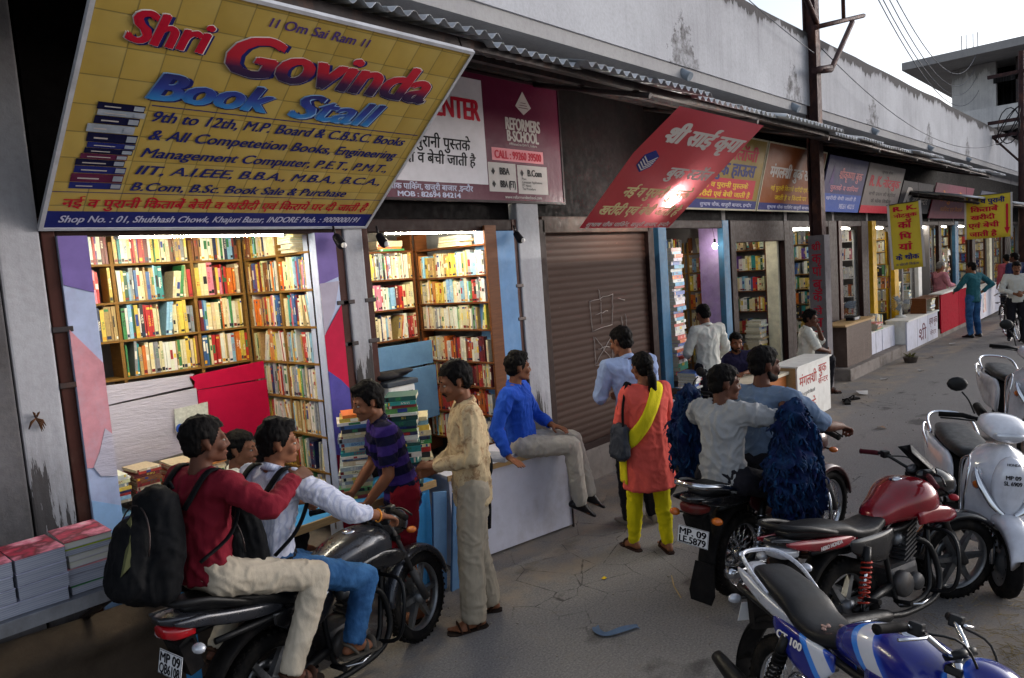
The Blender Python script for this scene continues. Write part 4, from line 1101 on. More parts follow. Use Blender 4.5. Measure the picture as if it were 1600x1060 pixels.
s = rowsign('orange sign with big pale brush lettering next to the yellow one', 9.82, 11.98, flex('orange_flex', '#8a4a20'), M('pale_edge', '#b7b09a')); w = 2.16
lettering(s, [('मंगलश्री बुक सेन्टर', .18, .46, 1.8, .2, .08, 2)], INK['silver']); lettering(s, [('नई पुरानी किताबें खरीदी एवं बेची', .3, .28, 1.6, .08), ('जाती है व किराये पर', .5, .15, 1.2, .08)], INK['yellow']); patch(s, 0, w, 0, .1, INK['navy']); lettering(s, [('सुभाष चौक पार्किंग खजुरी बाजार', .3, .025, 1.6, .055)], INK['pale'])
s = rowsign('violet and blue sign with faded pink lettering past the pole', 12.15, 14.12, flex('violet_flex', '#38366c')); w = 1.97
patch(s, 0, w, 0, .3, INK['blue']); lettering(s, [('श्रीकृष्णा बुक', .6, .55, 1.2, .18, .08, 1), ('पुस्तकें व कापियां', .3, .36, 1.4, .1)], INK['pink']); lettering(s, [('खरीदी बेची जाती है', .2, .2, 1.5, .07), ('98261 40215', .9, .06, .8, .08)], INK['pale'])
m = MB(); m.prism([(.2, .45), (.3, .78), (.4, .45)], (0, 0, .001), (1, 0, 0), (0, 1, 0), .002); m.build('emblem', INK['violet'], s)
s = rowsign('grey-beige sign with R. K. in red and a red foot strip', 14.2, 16.5, flex('beige_flex', '#7d7472')); w = 2.3
lettering(s, [('R. K.', .2, .5, .75, .19, .05, 3), ('नोटबुक', 1.0, .5, 1.15, .2, .05, 2)], INK['red']); lettering(s, [('सभी प्रकार की कापियां', .3, .33, 1.7, .08), ('के थोक विक्रेता', .5, .2, 1.3, .08), ('सुभाष चौक', .8, .75, .7, .06)], INK['black']); patch(s, 0, w, 0, .14, INK['red'])
s = rowsign('smaller black sign with silver lettering, lowest of the row', 16.6, 19.1, flex('black_flex', '#26222a'), None, 2.82, .66)
lettering(s, [('R', .25, .12, .6, .42, .25, 2), ('बुक सेन्टर', .95, .2, 1.3, .2, 0, 1)], INK['silver'])
s = rowsign('pink-red sign with yellow lettering behind the second hanging banner', 19.2, 23.4, flex('pink_flex', '#7d2c46'), None, 2.72, .82)
lettering(s, [('नोटबुक सेन्टर', .5, .42, 3.2, .25, .08, 2), ('कापियां एवं किताबें', .9, .18, 2.4, .12)], INK['orange'])
s = rowsign('plain grey sign at the far end of the row', 24.4, 28.5, flex('grey_flex', '#565664'), None, 2.72, .8); lettering(s, [('पुस्तक भंडार', .6, .3, 2.6, .28, .05, 1)], INK['pale'])
# hanging banners, facing along the street
YB = flex('banner_yellow', '#cdb43a', .06, .5, 2, .5)
def banner(label, o, w, h, lean):
    mw = board_frame(o, (0, -1, 0), V((0, lean, 1)))
    t = thing('hanging_banner', label, 'banner', mw=mw)
    bm = MB(); n = 10
    g = [[bm.bm.verts.new((w*i/n, h*j/n, .012*math.sin(i*.9+j*.5)*(1-j/n*.6)-.0)) for i in range(n+1)] for j in range(n+1)]
    for j in range(n):
        for i in range(n): bm._face((g[j][i], g[j][i+1], g[j+1][i+1], g[j+1][i]), True)
    o_ = bm.build('cloth', YB, t); sm = o_.modifiers.new('t', 'SOLIDIFY'); sm.thickness = .002
    bm = MB().cyl((-.01, h, 0), (w+.01, h, 0), .008); bm.build('rod', STEELDK, t)
    for x in (.03, w-.03): MB().tube([(x, h, 0), (x+.01, h+.3, -.02)], .003, 5).build('cord', STEELDK, t)
    for x in (-.004, w-.03): patch(t, x, x+.034, 0, h, INK['silver'], .0145, 'border')
    return t
b = banner('tall yellow hanging banner with red stacked lettering and R. K. at its head', (12.5, 3.32, 1.78), .47, 1.02, .12)
lettering(b, [('R. K.', .08, .90, .33, .075, 0, 3), ('नोटबुक', .08, .80, .33, .075, 0, 2), ('कॉ', .13, .63, .2, .14, 0, 2), ('पि', .14, .46, .18, .12, 0, 2), ('यां', .12, .29, .2, .13, 0, 2)], INK['red'], lift=.016)
lettering(b, [('के थोक', .07, .14, .33, .1, 0, 2), ('व खेरची विक्रेता', .07, .05, .32, .045)], INK['navy'], lift=.016)
b = banner('square yellow hanging banner with a red arrow down its side', (18.0, 3.34, 2.16), .84, .9, 0)
lettering(b, [('किताबें', .1, .56, .5, .13, 0, 2), ('खरीदी', .1, .4, .45, .12, 0, 2), ('एवं बेची', .06, .23, .56, .13, 0, 2), ('जाती है', .08, .05, .5, .13, 0, 2)], INK['red'], lift=.016); lettering(b, [('नई व पुरानी', .1, .73, .62, .12, 0, 2)], INK['navy'], lift=.016)
m = MB(); m.prism([(.70, .2), (.75, .06), (.80, .2), (.77, .2), (.77, .68), (.73, .68), (.73, .2)], (0, 0, .016), (1, 0, 0), (0, 1, 0), .002); m.build('arrow', INK['red'], b)

# ---------------------------------------------------------------- poles, wires, far building
pole = thing('utility_pole', 'rusty steel girder pole standing up through the awning, its foot lettered in red', 'pole', (11.12, 3.95, 0))
RUST = M('rusty_girder', '#3a2a2a', .65, metal=.3, var=.3, dirt=.5, dirtcol='#6b4636', dscale=5)
wpart(MB().bx(11.03, 11.2, 3.86, 3.88, 2.4, 8.6), 'flange', RUST, pole); wpart(MB().bx(11.03, 11.2, 4.02, 4.04, 2.4, 8.6), 'flange', RUST, pole); wpart(MB().bx(11.11, 11.13, 3.882, 4.018, 2.4, 8.6), 'web', RUST, pole)
wpart(MB().bx(11.0, 11.23, 3.82, 4.06, 0, 2.398, .01), 'painted_foot', M('post_paint', '#666266', .7, dirt=.4), pole)
ob = lettered(pole, (11.0, 4.06, .9), (0, -1, 0), Z, [(c, .05, 1.28-.19*k, .14, .13, 0, 1) for k, c in enumerate(['श्री', 'कृ', 'पा', 'बु', 'क', 'से', 'न', 'र'])], M('brush_crimson', '#a02234', .7))
for P, r in (([(11.05, 3.84, 5.4), (9.7, 3.84, 6.3)], .04), ([(10.9, 3.84, 5.32), (13.2, 3.84, 5.95)], .035), ([(11.1, 3.82, 4.75), (11.5, 3.82, 4.82), (12.55, 3.82, 5.72)], .04), ([(12.2, 3.84, 5.68), (12.2, 3.84, 6.9)], .03), ([(10.85, 3.83, 4.72), (11.5, 3.83, 4.86)], .045), ([(12.0, 3.84, 6.8), (14.2, 3.84, 6.9)], .04)):
    wpart(MB().tube(P, r, 6), 'cross_arm', RUST, pole)
for x in (12.3, 12.7, 13.3, 13.9):
    wpart(MB().lathe([(.02, -.08), (.045, -.05), (.03, -.02), (.05, .02), (.03, .05), (.02, .09)], (x, 3.84, 6.98), n=10), 'insulator', M('porcelain', '#5a4a48', .3), pole, True)
wpart(MB().ells(((12.35, 3.84, 6.25), .09)), 'junction_box', INK['black'], pole, True)
def wire(label, a, b, sag, r=.008, grp='overhead wires'):
    a, b = V(a), V(b); P = []
    for i in range(25):
        t = i/24; p = a.lerp(b, t); p.z -= sag*4*t*(1-t); P.append(p)
    tag(MB().tube(P, r, 5).build('overhead_wire', M('wire_grey', '#4a4c55', .5)), label, 'wire', grp)
for k, (x, y, z, lb) in enumerate(((12.3, 7.6, 9.7, 'lowest'), (12.7, 7.7, 10.4, 'second lowest'), (13.3, 7.7, 11.0, 'second highest'), (13.9, 7.6, 11.8, 'highest'))):
    wire('%s of the four wires sagging from the crossarm to the concrete building' % lb, (x, 3.84, 7.05), (44.8, y, z), 1.6, .011)
wire('thin wire looping across the whitewashed parapet from the pole', (11.25, 3.86, 5.1), (25.3, 3.5, 5.0), .8, .007)
wire('thin service wire slanting down the parapet to the pole', (5.0, 3.92, 6.2), (11.0, 3.88, 5.0), .15, .006)
wire('thin wire crossing the open sky high over the street', (11.2, 3.9, 7.6), (60, -6, 17), .3, .014)
p2 = thing('utility_pole', 'thin far pole with short crossarms and hanging wire coils before the concrete building', 'pole', (25.4, 3.3, 0))
wpart(MB().cyl((25.4, 3.3, 0), (25.4, 3.3, 7.3), .1, .07, 10), 'shaft', RUST, p2)
for z in (6.7, 5.4, 5.0): wpart(MB().bx(25.34, 25.46, 2.5, 4.1, z, z+.09), 'cross_arm', RUST, p2)
for k in range(3): wpart(MB().tube([(25.4+.25*math.cos(a), 3.6+.3*math.cos(a+k), 5.3+.5*math.sin(a)) for a in [2*PI*q/14 for q in range(14)]], .015, 5, True), 'wire_coil', INK['black'], p2)
wpart(MB().tube([(25.4, 2.6, 5.05), (25.4, 3.3, 4.2)], .03, 6), 'brace', RUST, p2); wpart(MB().tube([(25.4, 4.0, 5.05), (25.4, 3.3, 4.2)], .03, 6), 'brace', RUST, p2)
fb = thing('concrete_building', 'unfinished grey concrete house with a jutting roof slab beyond the market', 'building', (52, 3, 0))
FBM = whitewash('raw_concrete', '#d2cfcc', '#6a6664', .6, 9.5, 1.5)
def fp(n, b, m=FBM): wpart(MB().bx(*b), n, m, fb)
fp('wall', (45, 45.4, 6.9, 8.5, 0, 11.0)); fp('wall', (45.2, 60, 8.52, 8.9, 0, 11.0)); fp('wall', (45, 45.4, 4.6, 5.9, 0, 11.0)); fp('wall', (45, 45.4, -6, 3.6, 0, 11.2)); fp('wall', (47, 47.3, -6, 8.5, 0, 11.0), DARKWALL)
fp('roof', (42.5, 61, -8, 10.6, 11.02, 11.4)); fp('balcony', (43.2, 45.3, -7, 8.4, 7.5, 7.75)); fp('balcony', (43.2, 43.35, -7, 8.4, 7.752, 8.5)); fp('beam', (44.9, 45.0, 3.5, 7.0, 9.9, 10.3), DARKWALL)
fp('roof_tank', (47, 48.2, 5.4, 8.0, 11.41, 12.1)); fp('roof_tank', (46.95, 46.99, 5.8, 7.0, 11.55, 11.95), M('tank_opening', '#d5d8de', .6)); fp('roof_tank', (49, 50, -4, 1, 11.41, 12.6))
for y in (8.2, 8.0, 7.7, 7.5): wpart(MB().cyl((44, y, 11.4), (44, y, 12.4), .02, .02, 5), 'rebar', STEELDK, fb)
fp('downpipe', (44.9, 44.97, 5.95, 6.05, 4, 11.0), STEELDK)
# ---------------------------------------------------------------- motorcycles
RUBBER = M('tyre_rubber', '#141313', .85, bump=.4, dirt=.5, dirtcol='#39332d', dscale=9)
BLACKP = M('black_plastic', '#101012', .45, var=.2, dirt=.35, dirtcol='#2f2c28', dscale=7)
MATTE = M('matte_black', '#121112', .75, dirt=.35, dirtcol='#332e2a', dscale=7)
SEATV = M('seat_vinyl', '#131315', .45, var=.2, bump=.25, bscale=200, dirt=.25, dirtcol='#37332f', dscale=8)
ALLOY = M('cast_alloy', '#7b7d80', .4, metal=.8, dirt=.6, dirtcol='#3f3a35', dscale=8)
CHROME = M('chrome', '#c9ccd2', .15, metal=1.0, var=.1, dirt=.2, dirtcol='#6a6660')
ENGINE = M('engine_metal', '#4b4a4b', .55, metal=.6, dirt=.7, dirtcol='#4d4237', dscale=9)
AMBER = M('amber_lens', '#c4641c', .2, spec=.7); CLEARL = M('clear_lens', '#b9bcc4', .12, spec=.9, metal=.3); REDL = M('red_lens', '#a3101a', .15, spec=.8)
PLATEM = M('number_plate', '#d6d6d8', .4, var=.06, dirt=.25)
def sec(x, zc, hw, zu, zd, e=2.6, n=24, y0=0.0, flat=0.0):
    """superellipse cross-section at station x"""
    P = []
    for k in range(n):
        a = 2*PI*k/n; c, s = math.cos(a), math.sin(a)
        y = hw*math.copysign(abs(c)**(2/e), c); z = (zu if s > 0 else zd)*math.copysign(abs(s)**(2/e), s)
        P.append(V((x, y+y0, zc+z)))
    return P
def loft(m, S, sub=4, e=2.6, n=24, y0=0.0):
    """stations (x, zc, half width, up, down) blended smoothly into one closed shell"""
    A = [V((s[0], s[1], s[2])) for s in S]; B = [V((s[3], s[4], 0)) for s in S]
    A, B = catmull(A, sub), catmull(B, sub)
    m.rings([sec(a.x, a.y, max(a.z, .002), max(b.x, .002), max(b.y, .002), e, n, y0) for a, b in zip(A, B)])
    return m
def spring(p0, p1, r, turns, w):
    p0, p1 = V(p0), V(p1); d = (p1-p0).normalized(); a = d.orthogonal().normalized(); b = d.cross(a); n = turns*10
    return [p0.lerp(p1, k/n)+(a*math.cos(2*PI*k/10)+b*math.sin(2*PI*k/10))*r for k in range(n+1)]
def rsteer(a, x=1.0, z=.9, rake=26):
    """rotation about the raked steering axis"""
    ax = V((-math.sin(R(rake)), 0, math.cos(R(rake))))
    return Matrix.Translation((x, 0, z)) @ Matrix.Rotation(R(a), 4, ax) @ Matrix.Translation((-x, 0, -z))
def wheel(t, c, r, tw, spokes, rim_m, mat=None, wire=False, hub=.05):
    X = mat or Matrix.Identity(4)
    w = MB(); q = r-tw*.85
    w.lathe([(q-.012, -.03), (q+.006, -.034), (q+.006, .034), (q-.012, .03), (q-.02, .0)], c, (0, 1, 0), 40, True)
    w.lathe([(.012, -.075), (hub, -.06), (hub*.9, .0), (hub, .06), (.012, .075)], c, (0, 1, 0), 18)
    c = V(c)
    for k in range(spokes):
        a = 2*PI*k/spokes
        d = V((math.cos(a), 0, math.sin(a))); e = V((-math.sin(a), 0, math.cos(a)))
        if wire:
            s = .03 if k % 2 else -.03
            w.tube([c+d*hub*.9+V((0, s, 0))+e*.02, c+d*(q-.008)-e*.02], .0022, 4)
        else:
            w.hull([c+d*hub*.8+e*j*.022+V((0, y, 0)) for j in (-1, 1) for y in (-.022, .022)]+[c+d*(q-.004)+e*j*.012+V((0, y, 0)) for j in (-1, 1) for y in (-.016, .016)])
    w.lathe([(.07, .055), (.115, .055), (.115, .059), (.07, .059)], c, (0, 1, 0), 28, True)
    w.xf(X); wo = w.build('wheel', rim_m, t)
    y = MB(); P = [(r-tw*.9, -tw*.42), (r-tw*.5, -tw*.58), (r-tw*.12, -tw*.45)]
    P += [(r-.012, -tw*.3), (r, -tw*.18), (r-.006, -tw*.1), (r+.002, 0), (r-.006, tw*.1), (r, tw*.18), (r-.012, tw*.3), (r-tw*.12, tw*.45), (r-tw*.5, tw*.58), (r-tw*.9, tw*.42)]
    y.lathe(P, c, (0, 1, 0), 48, True)
    for k in range(44):
        a = 2*PI*k/44; d = V((math.cos(a), 0, math.sin(a)))
        for s in (-1, 1): y.box(c+d*(r-.002)+V((0, s*tw*.3, 0)), (.012, tw*.28, .016), Matrix.Rotation(-a, 3, 'Y') @ Matrix.Rotation(s*.5, 3, 'X'))
    y.xf(X); y.build('tyre', RUBBER, wo, None)
    return wo
def plate(t, mw, lines, w=.2, h=.1):
    """flat number plate on a local frame with raised border and lettering"""
    p = MB().bx(-w/2, w/2, 0, h, -.003, 0, .001).build('number_plate', PLATEM, t); p.matrix_basis = mw
    for tx, v, hh in lines: lettering(p, [(tx, -w*.44, v*h, w*.88, hh*h, 0, 2)], INK['black'], 'lettering', .0015)
    m = MB()
    for b in ((-w/2+.003, w/2-.003, .002, .0045), (-w/2+.003, w/2-.003, h-.0045, h-.002), (-w/2+.002, -w/2+.0045, .002, h-.002), (w/2-.0045, w/2-.002, .002, h-.002)): m.quad((b[0], b[2], .001), (b[1], b[2], .001), (b[1], b[3], .001), (b[0], b[3], .001))
    m.build('border', INK['black'], p)
def frame4(o, x, y):
    return board_frame(o, x, y)

def motorcycle(label, rear, heading, P):
    """origin under the rear axle; x forward"""
    t = thing('motorcycle', label, 'motorcycle', (rear[0], rear[1], 0), heading, None)
    if P.get('lean'): t.rotation_euler = (R(P['lean']), 0, heading)
    t.scale = (P.get('scale', 1),)*3
    WB, wr = P.get('wb', 1.24), P.get('wr', .3)
    body, acc = P['body'], P.get('accent', P['body'])
    st = rsteer(P.get('steer', 0), WB-.27, .88)
    wheel(t, (0, 0, wr), wr, .1, 6, P.get('rim', ALLOY), None, P.get('wire', False)) if not P.get('wire') else wheel(t, (0, 0, wr), wr, .09, 32, CHROME, None, True)
    wheel(t, (WB, 0, wr), wr, .085, 6, P.get('rim', ALLOY), st, False) if not P.get('wire') else wheel(t, (WB, 0, wr), wr, .085, 32, CHROME, st, True)
    F = lambda m, n, mt, sm=None: m.xf(st).build(n, mt, t, sm)
    rise = P.get('rise', .05)
    tx = P.get('tailx', 1.0)
    def TB(m, n, mt, par, sm=None):
        for v in m.bm.verts:
            v.co.z += rise*max(0, min(1, (.2-v.co.x)/.6))
            if v.co.x < .36: v.co.x = .36-(.36-v.co.x)*tx
        return m.build(n, mt, par, sm)
    for s in (-1, 1):
        m = MB(); m.tube([(WB, s*.085, wr), (WB-.12, s*.085, wr+.24)], [.026, .028], 12); m.tube([(WB-.12, s*.085, wr+.24), (WB-.30, s*.085, .96)], .017, 10); F(m, 'fork_leg', ENGINE if not P.get('chromefork') else CHROME, True)
    m = MB(); m.box((WB-.30, 0, .93), (.06, .23, .03), None, .008); m.box((WB-.24, 0, .80), (.05, .22, .03), None, .008); F(m, 'yoke', BLACKP)
    m = MB(); rr_ = wr+.035; A = [R(a) for a in range(8, 172, 9)]
    m.rings([[V((WB+math.cos(a)*(rr_+dr), y, wr+math.sin(a)*(rr_+dr))) for y, dr in ((-.06, -.03), (-.055, .006), (-.02, .018), (.02, .018), (.055, .006), (.06, -.03), (.05, -.03), (.0, .008), (-.05, -.03))] for a in A]); F(m, 'front_fender', P.get('fender', body), True)
    # headlight cowl, lens, visor, dials
    m = MB(); loft(m, [(WB-.33, .9, .06, .05, .06), (WB-.26, .9, .105, .09, .1), (WB-.17, .89, .11, .1, .1), (WB-.09, .875, .085, .075, .075), (WB-.06, .87, .05, .04, .04)], 4, 2.6, 20); F(m, 'headlight_cowl', P.get('cowl', body), True)
    m = MB(); m.ells(((WB-.085, 0, .868), (.04, .075, .055))); F(m, 'headlight', CLEARL, True)
    m = MB(); m.rings([[V((WB-.16-.09*k-.02*abs(y)*10, y*(1-.12*k), .965+.1*k-abs(y)*.25)) for y in (-.1, -.05, 0, .05, .1, .098, .05, 0, -.05, -.098)] if False else [V((WB-.15-.075*k-abs(y)*.4+dx, y*(1-.1*k), .955+.075*k-abs(y)*.3)) for y, dx in ((-.1, 0), (-.05, 0), (0, 0), (.05, 0), (.1, 0), (.1, -.006), (.05, -.006), (0, -.006), (-.05, -.006), (-.1, -.006))] for k in range(4)])
    if P.get('visor'): F(m, 'visor', P['visor'], True)
    m = MB()
    for y in (-.05, .05): m.lathe([(.001, .0), (.042, .0), (.045, .02), (.04, .03), (.001, .03)], (WB-.31, y, .965), (-.55, 0, .85), 18)
    F(m, 'instrument_pod', BLACKP, True)
    m = MB()
    for y in (-.05, .05): m.lathe([(.001, .0305), (.034, .0305)], (WB-.31, y, .965), (-.55, 0, .85), 18)
    F(m, 'dial', P.get('dial', M('dial_face', '#8b8f96', .3)), True)
    # bars
    hb = [(WB-.48, -.37, 1.03), (WB-.42, -.22, 1.05), (WB-.33, -.11, .985), (WB-.31, 0, .965), (WB-.33, .11, .985), (WB-.42, .22, 1.05), (WB-.48, .37, 1.03)]
    F(MB().tube(hb, .0115, 8, sm=5), 'handlebar', CHROME if P.get('chromebar') else BLACKP, True)
    for s in (-1, 1):
        F(MB().tube([(WB-.435, s*.25, 1.048), (WB-.445, s*.28, 1.045), (WB-.48, s*.37, 1.03), (WB-.484, s*.382, 1.028)], [.017, .0185, .0175, .02], 10), 'grip', P.get('grip', MATTE), True)
        F(MB().tube([(WB-.38, s*.2, 1.045), (WB-.36, s*.27, 1.04), (WB-.41, s*.37, 1.02)], [.008, .006, .007], 6, sm=3), 'lever', BLACKP if not P.get('chromebar') else CHROME, True)
        F(MB().box((WB-.41, s*.215, 1.05), (.05, .045, .05), None, .008), 'switch_block', BLACKP)
        m = MB(); m.tube([(WB-.16, s*.08, .84), (WB-.18, s*.15, .84)], .008, 6); F(m, 'indicator_stalk', BLACKP)
        m = MB(); m.ells(((WB-.18, s*.175, .84), (.032, .035, .022))); F(m, 'indicator', P.get('ind', AMBER), True)
        if P.get('mirrors') and (P['mirrors'] == 2 or s > 0):
            F(MB().tube([(WB-.4, s*.2, 1.06), (WB-.37, s*.25, 1.16), (WB-.39, s*.3, 1.2)], .006, 6, sm=3), 'mirror_stem', BLACKP, True)
            F(MB().ells(((WB-.4, s*.33, 1.22), (.015, .06, .042))), 'mirror', BLACKP, True)
    F(MB().tube([(WB-.4, -.2, 1.04), (WB-.28, -.12, 1.04), (WB-.22, -.06, .9), (WB-.3, -.03, .8)], .005, 5, sm=4), 'cable', BLACKP, True); F(MB().tube([(WB-.4, .2, 1.04), (WB-.26, .14, 1.02), (WB-.2, .07, .88), (WB-.32, .03, .78)], .005, 5, sm=4), 'cable', BLACKP, True)
    # tank
    T = P.get('tank_s', 1.0)
    m = MB(); loft(m, [(.33, .77, .05, .05, .05), (.38, .79, .10, .07, .08), (.50, .815, .135, .10, .10), (.66, .83, .152*T, .118*T, .12), (.80, .825, .15*T, .112*T, .13), (.90, .80, .115, .09, .12), (.955, .78, .06, .05, .08)], 5, 2.5, 32); tk = m.build('fuel_tank', P.get('tankmat', body), t, True)
    MB().lathe([(.001, .012), (.034, .012), (.042, .004), (.044, -.01)], (.66, 0, .83+.114*T), (0, 0, 1), 20).build('filler_cap', CHROME, tk, True)
    for s in (-1, 1):      # knee scoop panels and decals on the tank sides
        m = MB(); loft(m, [(.60, .735, .012, .05, .03), (.74, .74, .022, .065, .05), (.90, .72, .02, .05, .06), (.99, .70, .008, .02, .03)], 4, 2.4, 14, s*.135*T); m.build('tank_shroud', P.get('shroud', acc), t, True)
    # seat, side covers, tail
    sz = .0
    m = MB(); loft(m, [(.42, .765, .07, .03, .03), (.36, .765, .10, .04, .04), (.24, .75, .13, .035, .045), (.08, .755, .135, .04, .045), (-.02, .785, .135, .05, .05), (-.16, .805, .13, .045, .05), (-.34, .815, .115, .04, .045), (-.42, .815, .09, .03, .035), (-.46, .81, .05, .012, .02)], 5, 3.0, 28); TB(m, 'seat', SEATV, t, True)
    for s in (-1, 1):
        m = MB(); loft(m, [(.40, .70, .01, .03, .05), (.30, .67, .022, .06, .12), (.16, .67, .026, .065, .11), (.04, .69, .022, .05, .06), (-.02, .71, .008, .03, .03)], 4, 3.2, 16, s*.12); m.build('side_cover', P.get('side', body), t, True)
        m = MB(); loft(m, [(.06, .735, .008, .02, .03), (-.1, .735, .022, .03, .045), (-.3, .745, .022, .03, .045), (-.46, .765, .018, .025, .03), (-.55, .79, .006, .008, .01)], 4, 2.6, 14, s*.112); TB(m, 'tail_panel', acc, t, True)
        MB().tube([(-.02, s*.15, .30-.0), (.10, s*.145, .66)], [.014, .014], 8).build('shock_rod', CHROME, t, True)
        sp = MB().tube(spring((-.005, s*.15, .345), (.085, s*.145, .60), .03, 9, .005), .0065, 5).build('shock_spring', P.get('springm', CHROME), t, True)
        MB().tube([(.06, s*.147, .54), (.105, s*.145, .68)], [.03, .024], 10).build('shock_body', BLACKP, t, True)
        MB().tube([(-.04, s*.11, wr), (.16, s*.1, .33), (.38, s*.09, .36)], [.022, .026, .03], 8).build('swing_arm', BLACKP, t, True)
    m = MB(); loft(m, [(-.28, .755, .10, .03, .05), (-.42, .765, .095, .03, .05), (-.52, .785, .075, .025, .04), (-.58, .80, .04, .012, .02)], 4, 3, 20); TB(m, 'tail_cowl', P.get('tail', acc), t, True)
    m = MB(); loft(m, [(-.44, .715, .095, .03, .04), (-.52, .725, .085, .035, .045), (-.565, .735, .05, .025, .03)], 4, 3, 20); TB(m, 'tail_lamp', P.get('lamp', REDL), t, True)
    # grab rail
    g = P.get('grab', BLACKP)
    TB(MB().tube([(-.16, -.15, .80), (-.34, -.155, .845), (-.50, -.12, .875), (-.545, -.05, .885), (-.545, .05, .885), (-.50, .12, .875), (-.34, .155, .845), (-.16, .15, .80)], [q_*P.get('railr', 1.0) for q_ in (.012, .016, .016, .015, .015, .016, .016, .012)], 8, sm=4, flat=1.3), 'grab_rail', g, t, True)
    # rear mudguard, plate, indicators
    m = MB(); A = [R(a) for a in range(80, 205, 8)]; q = wr+.06
    m.rings([[V((math.cos(a)*q*1.03-.01, y, wr+.02+math.sin(a)*q+dz)) for y, dz in ((-.07, -.02), (-.06, .01), (0, .022), (.06, .01), (.07, -.02), (.055, -.02), (0, .012), (-.055, -.02))] for a in A]); m.build('rear_mudguard', MATTE, t, True)
    m = MB(); m.hull([V(p) for p in ((-.44, -.08, .71), (-.44, .08, .71), (-.40, -.07, .5), (-.40, .07, .5), (-.52, -.07, .66), (-.52, .07, .66), (-.47, -.06, .48), (-.47, .06, .48))]); TB(m, 'plate_holder', MATTE, t)
    if P.get('flap'): MB().prism([(-.075, 0), (.075, 0), (.1, -.2), (.08, -.26), (-.08, -.26), (-.1, -.2)], (-.40, 0, .36), (0, -1, 0), (.25, 0, 1), -.006).build('mud_flap', MATTE, t)
    if P.get('plate'): plate(t, frame4(V(P.get('plate_at', (-.545, 0, .50)))+V((.9*(1-tx), 0, rise)), (0, -1, 0), (.22, 0, 1)), P['plate'], P.get('plate_w', .2), .115)
    for s in (-1, 1):
        TB(MB().tube([(-.45, s*.07, .665), (-.47, s*.14, .655)], .009, 6), 'indicator_stalk', BLACKP, t)
        TB(MB().ells(((-.475, s*.165, .652), (.03, .04, .026))), 'indicator', P.get('rind', CLEARL), t, True)
    # frame, engine, exhaust, controls
    m = MB()
    for s in (-1, 1):
        m.tube([(WB-.34, s*.03, .80), (.62, s*.08, .70), (.35, s*.1, .70), (.0, s*.11, .72), (-.35, s*.1, .74)], .018, 8, sm=4); m.tube([(WB-.32, s*.03, .76), (.80, s*.07, .42), (.70, s*.1, .22), (.40, s*.11, .22), (.34, s*.1, .42), (.32, s*.1, .68)], .017, 8, sm=4)
    m.build('frame', BLACKP, t, True)
    m = MB(); m.box((.50, 0, .36), (.30, .2, .2), None, .04); m.lathe([(.001, .0), (.07, .0), (.085, -.02), (.085, -.06)], (.44, -.15, .35), (0, -1, 0), 22); m.lathe([(.001, .0), (.08, .0), (.095, -.02), (.095, -.06)], (.47, .15, .35), (0, 1, 0), 22); m.lathe([(.001, .0), (.05, .0), (.06, -.02), (.06, -.06)], (.58, -.14, .33), (0, -1, 0), 18)
    en = m.build('engine', ENGINE, t)
    m = MB()
    for k in range(8): m.box((.60+.012*k, 0, .47+.028*k), (.16-.004*k, .16-.004*k, .012), Matrix.Rotation(R(-22), 3, 'Y'), .003)
    m.tube([(.59, 0, .44), (.70, 0, .69)], .05, 12); m.build('cylinder_fins', ENGINE, en)
    MB().lathe([(.001, .02), (.05, .02), (.05, -.06)], (.56, .0, .60), (-.9, 0, .3), 14).build('carburettor', ALLOY, en)
    m = MB(); m.tube([(.70, -.06, .58), (.80, -.09, .50), (.82, -.12, .30), (.70, -.14, .19), (.40, -.15, .18), (.2, -.16, .22)], .02, 10, sm=5); m.tube([(.22, -.16, .215), (.14, -.165, .235), (-.22, -.175, .30), (-.40, -.178, .335)], [.025, .045, .048, .035], 14, sm=3); ex = m.build('exhaust', P.get('exhaust', BLACKP), t, True)
    MB().tube([(.02, -.215, .27), (-.2, -.222, .31)], [.018, .018], 6, flat=.3).build('heat_shield', CHROME, ex, True)
    MB().tube([(.08, .115, .36), (-.08, .115, .36), (-.12, .115, .3), (-.06, .115, .24), (.36, .12, .27), (.44, .12, .34), (.36, .12, .42), (.08, .115, .36)], .022, 6).build('chain_case', BLACKP, t, True)
    for s in (-1, 1):
        MB().tube([(.33, s*.12, .27), (.33, s*.24, .28)], [.012, .017], 8).build('foot_peg', MATTE, t); MB().tube([(.02, s*.15, .36), (-.03, s*.19, .40), (-.03, s*.29, .405)], [.01, .012, .017], 8).build('foot_peg', MATTE, t)
    MB().tube([(.36, -.13, .24), (.5, -.19, .22), (.6, -.19, .24)], .009, 6).build('brake_pedal', CHROME, t); MB().tube([(.40, .13, .25), (.55, .18, .24), (.62, .2, .25)], .008, 6).build('gear_lever', CHROME, t)
    MB().tube([(.36, .12, .24), (.30, .2, .1), (.26, .28, .012)], .012, 6).build('side_stand', BLACKP, t)
    if P.get('guard'):
        m = MB()
        for s in (-1, 1): m.tube([(.82, s*.05, .62), (.84, s*.22, .60), (.80, s*.28, .45), (.76, s*.24, .26), (.72, s*.06, .22)], .013, 8, sm=5)
        m.build('crash_guard', P['guard'], t, True)
    if P.get('saree'): MB().tube([(.1, .13, .6), (.05, .22, .52), (-.2, .22, .5), (-.35, .14, .58)], .008, 6, sm=4).build('saree_guard', CHROME, t, True)
    for s, dec in P.get('decals', []):
        pass
    return t

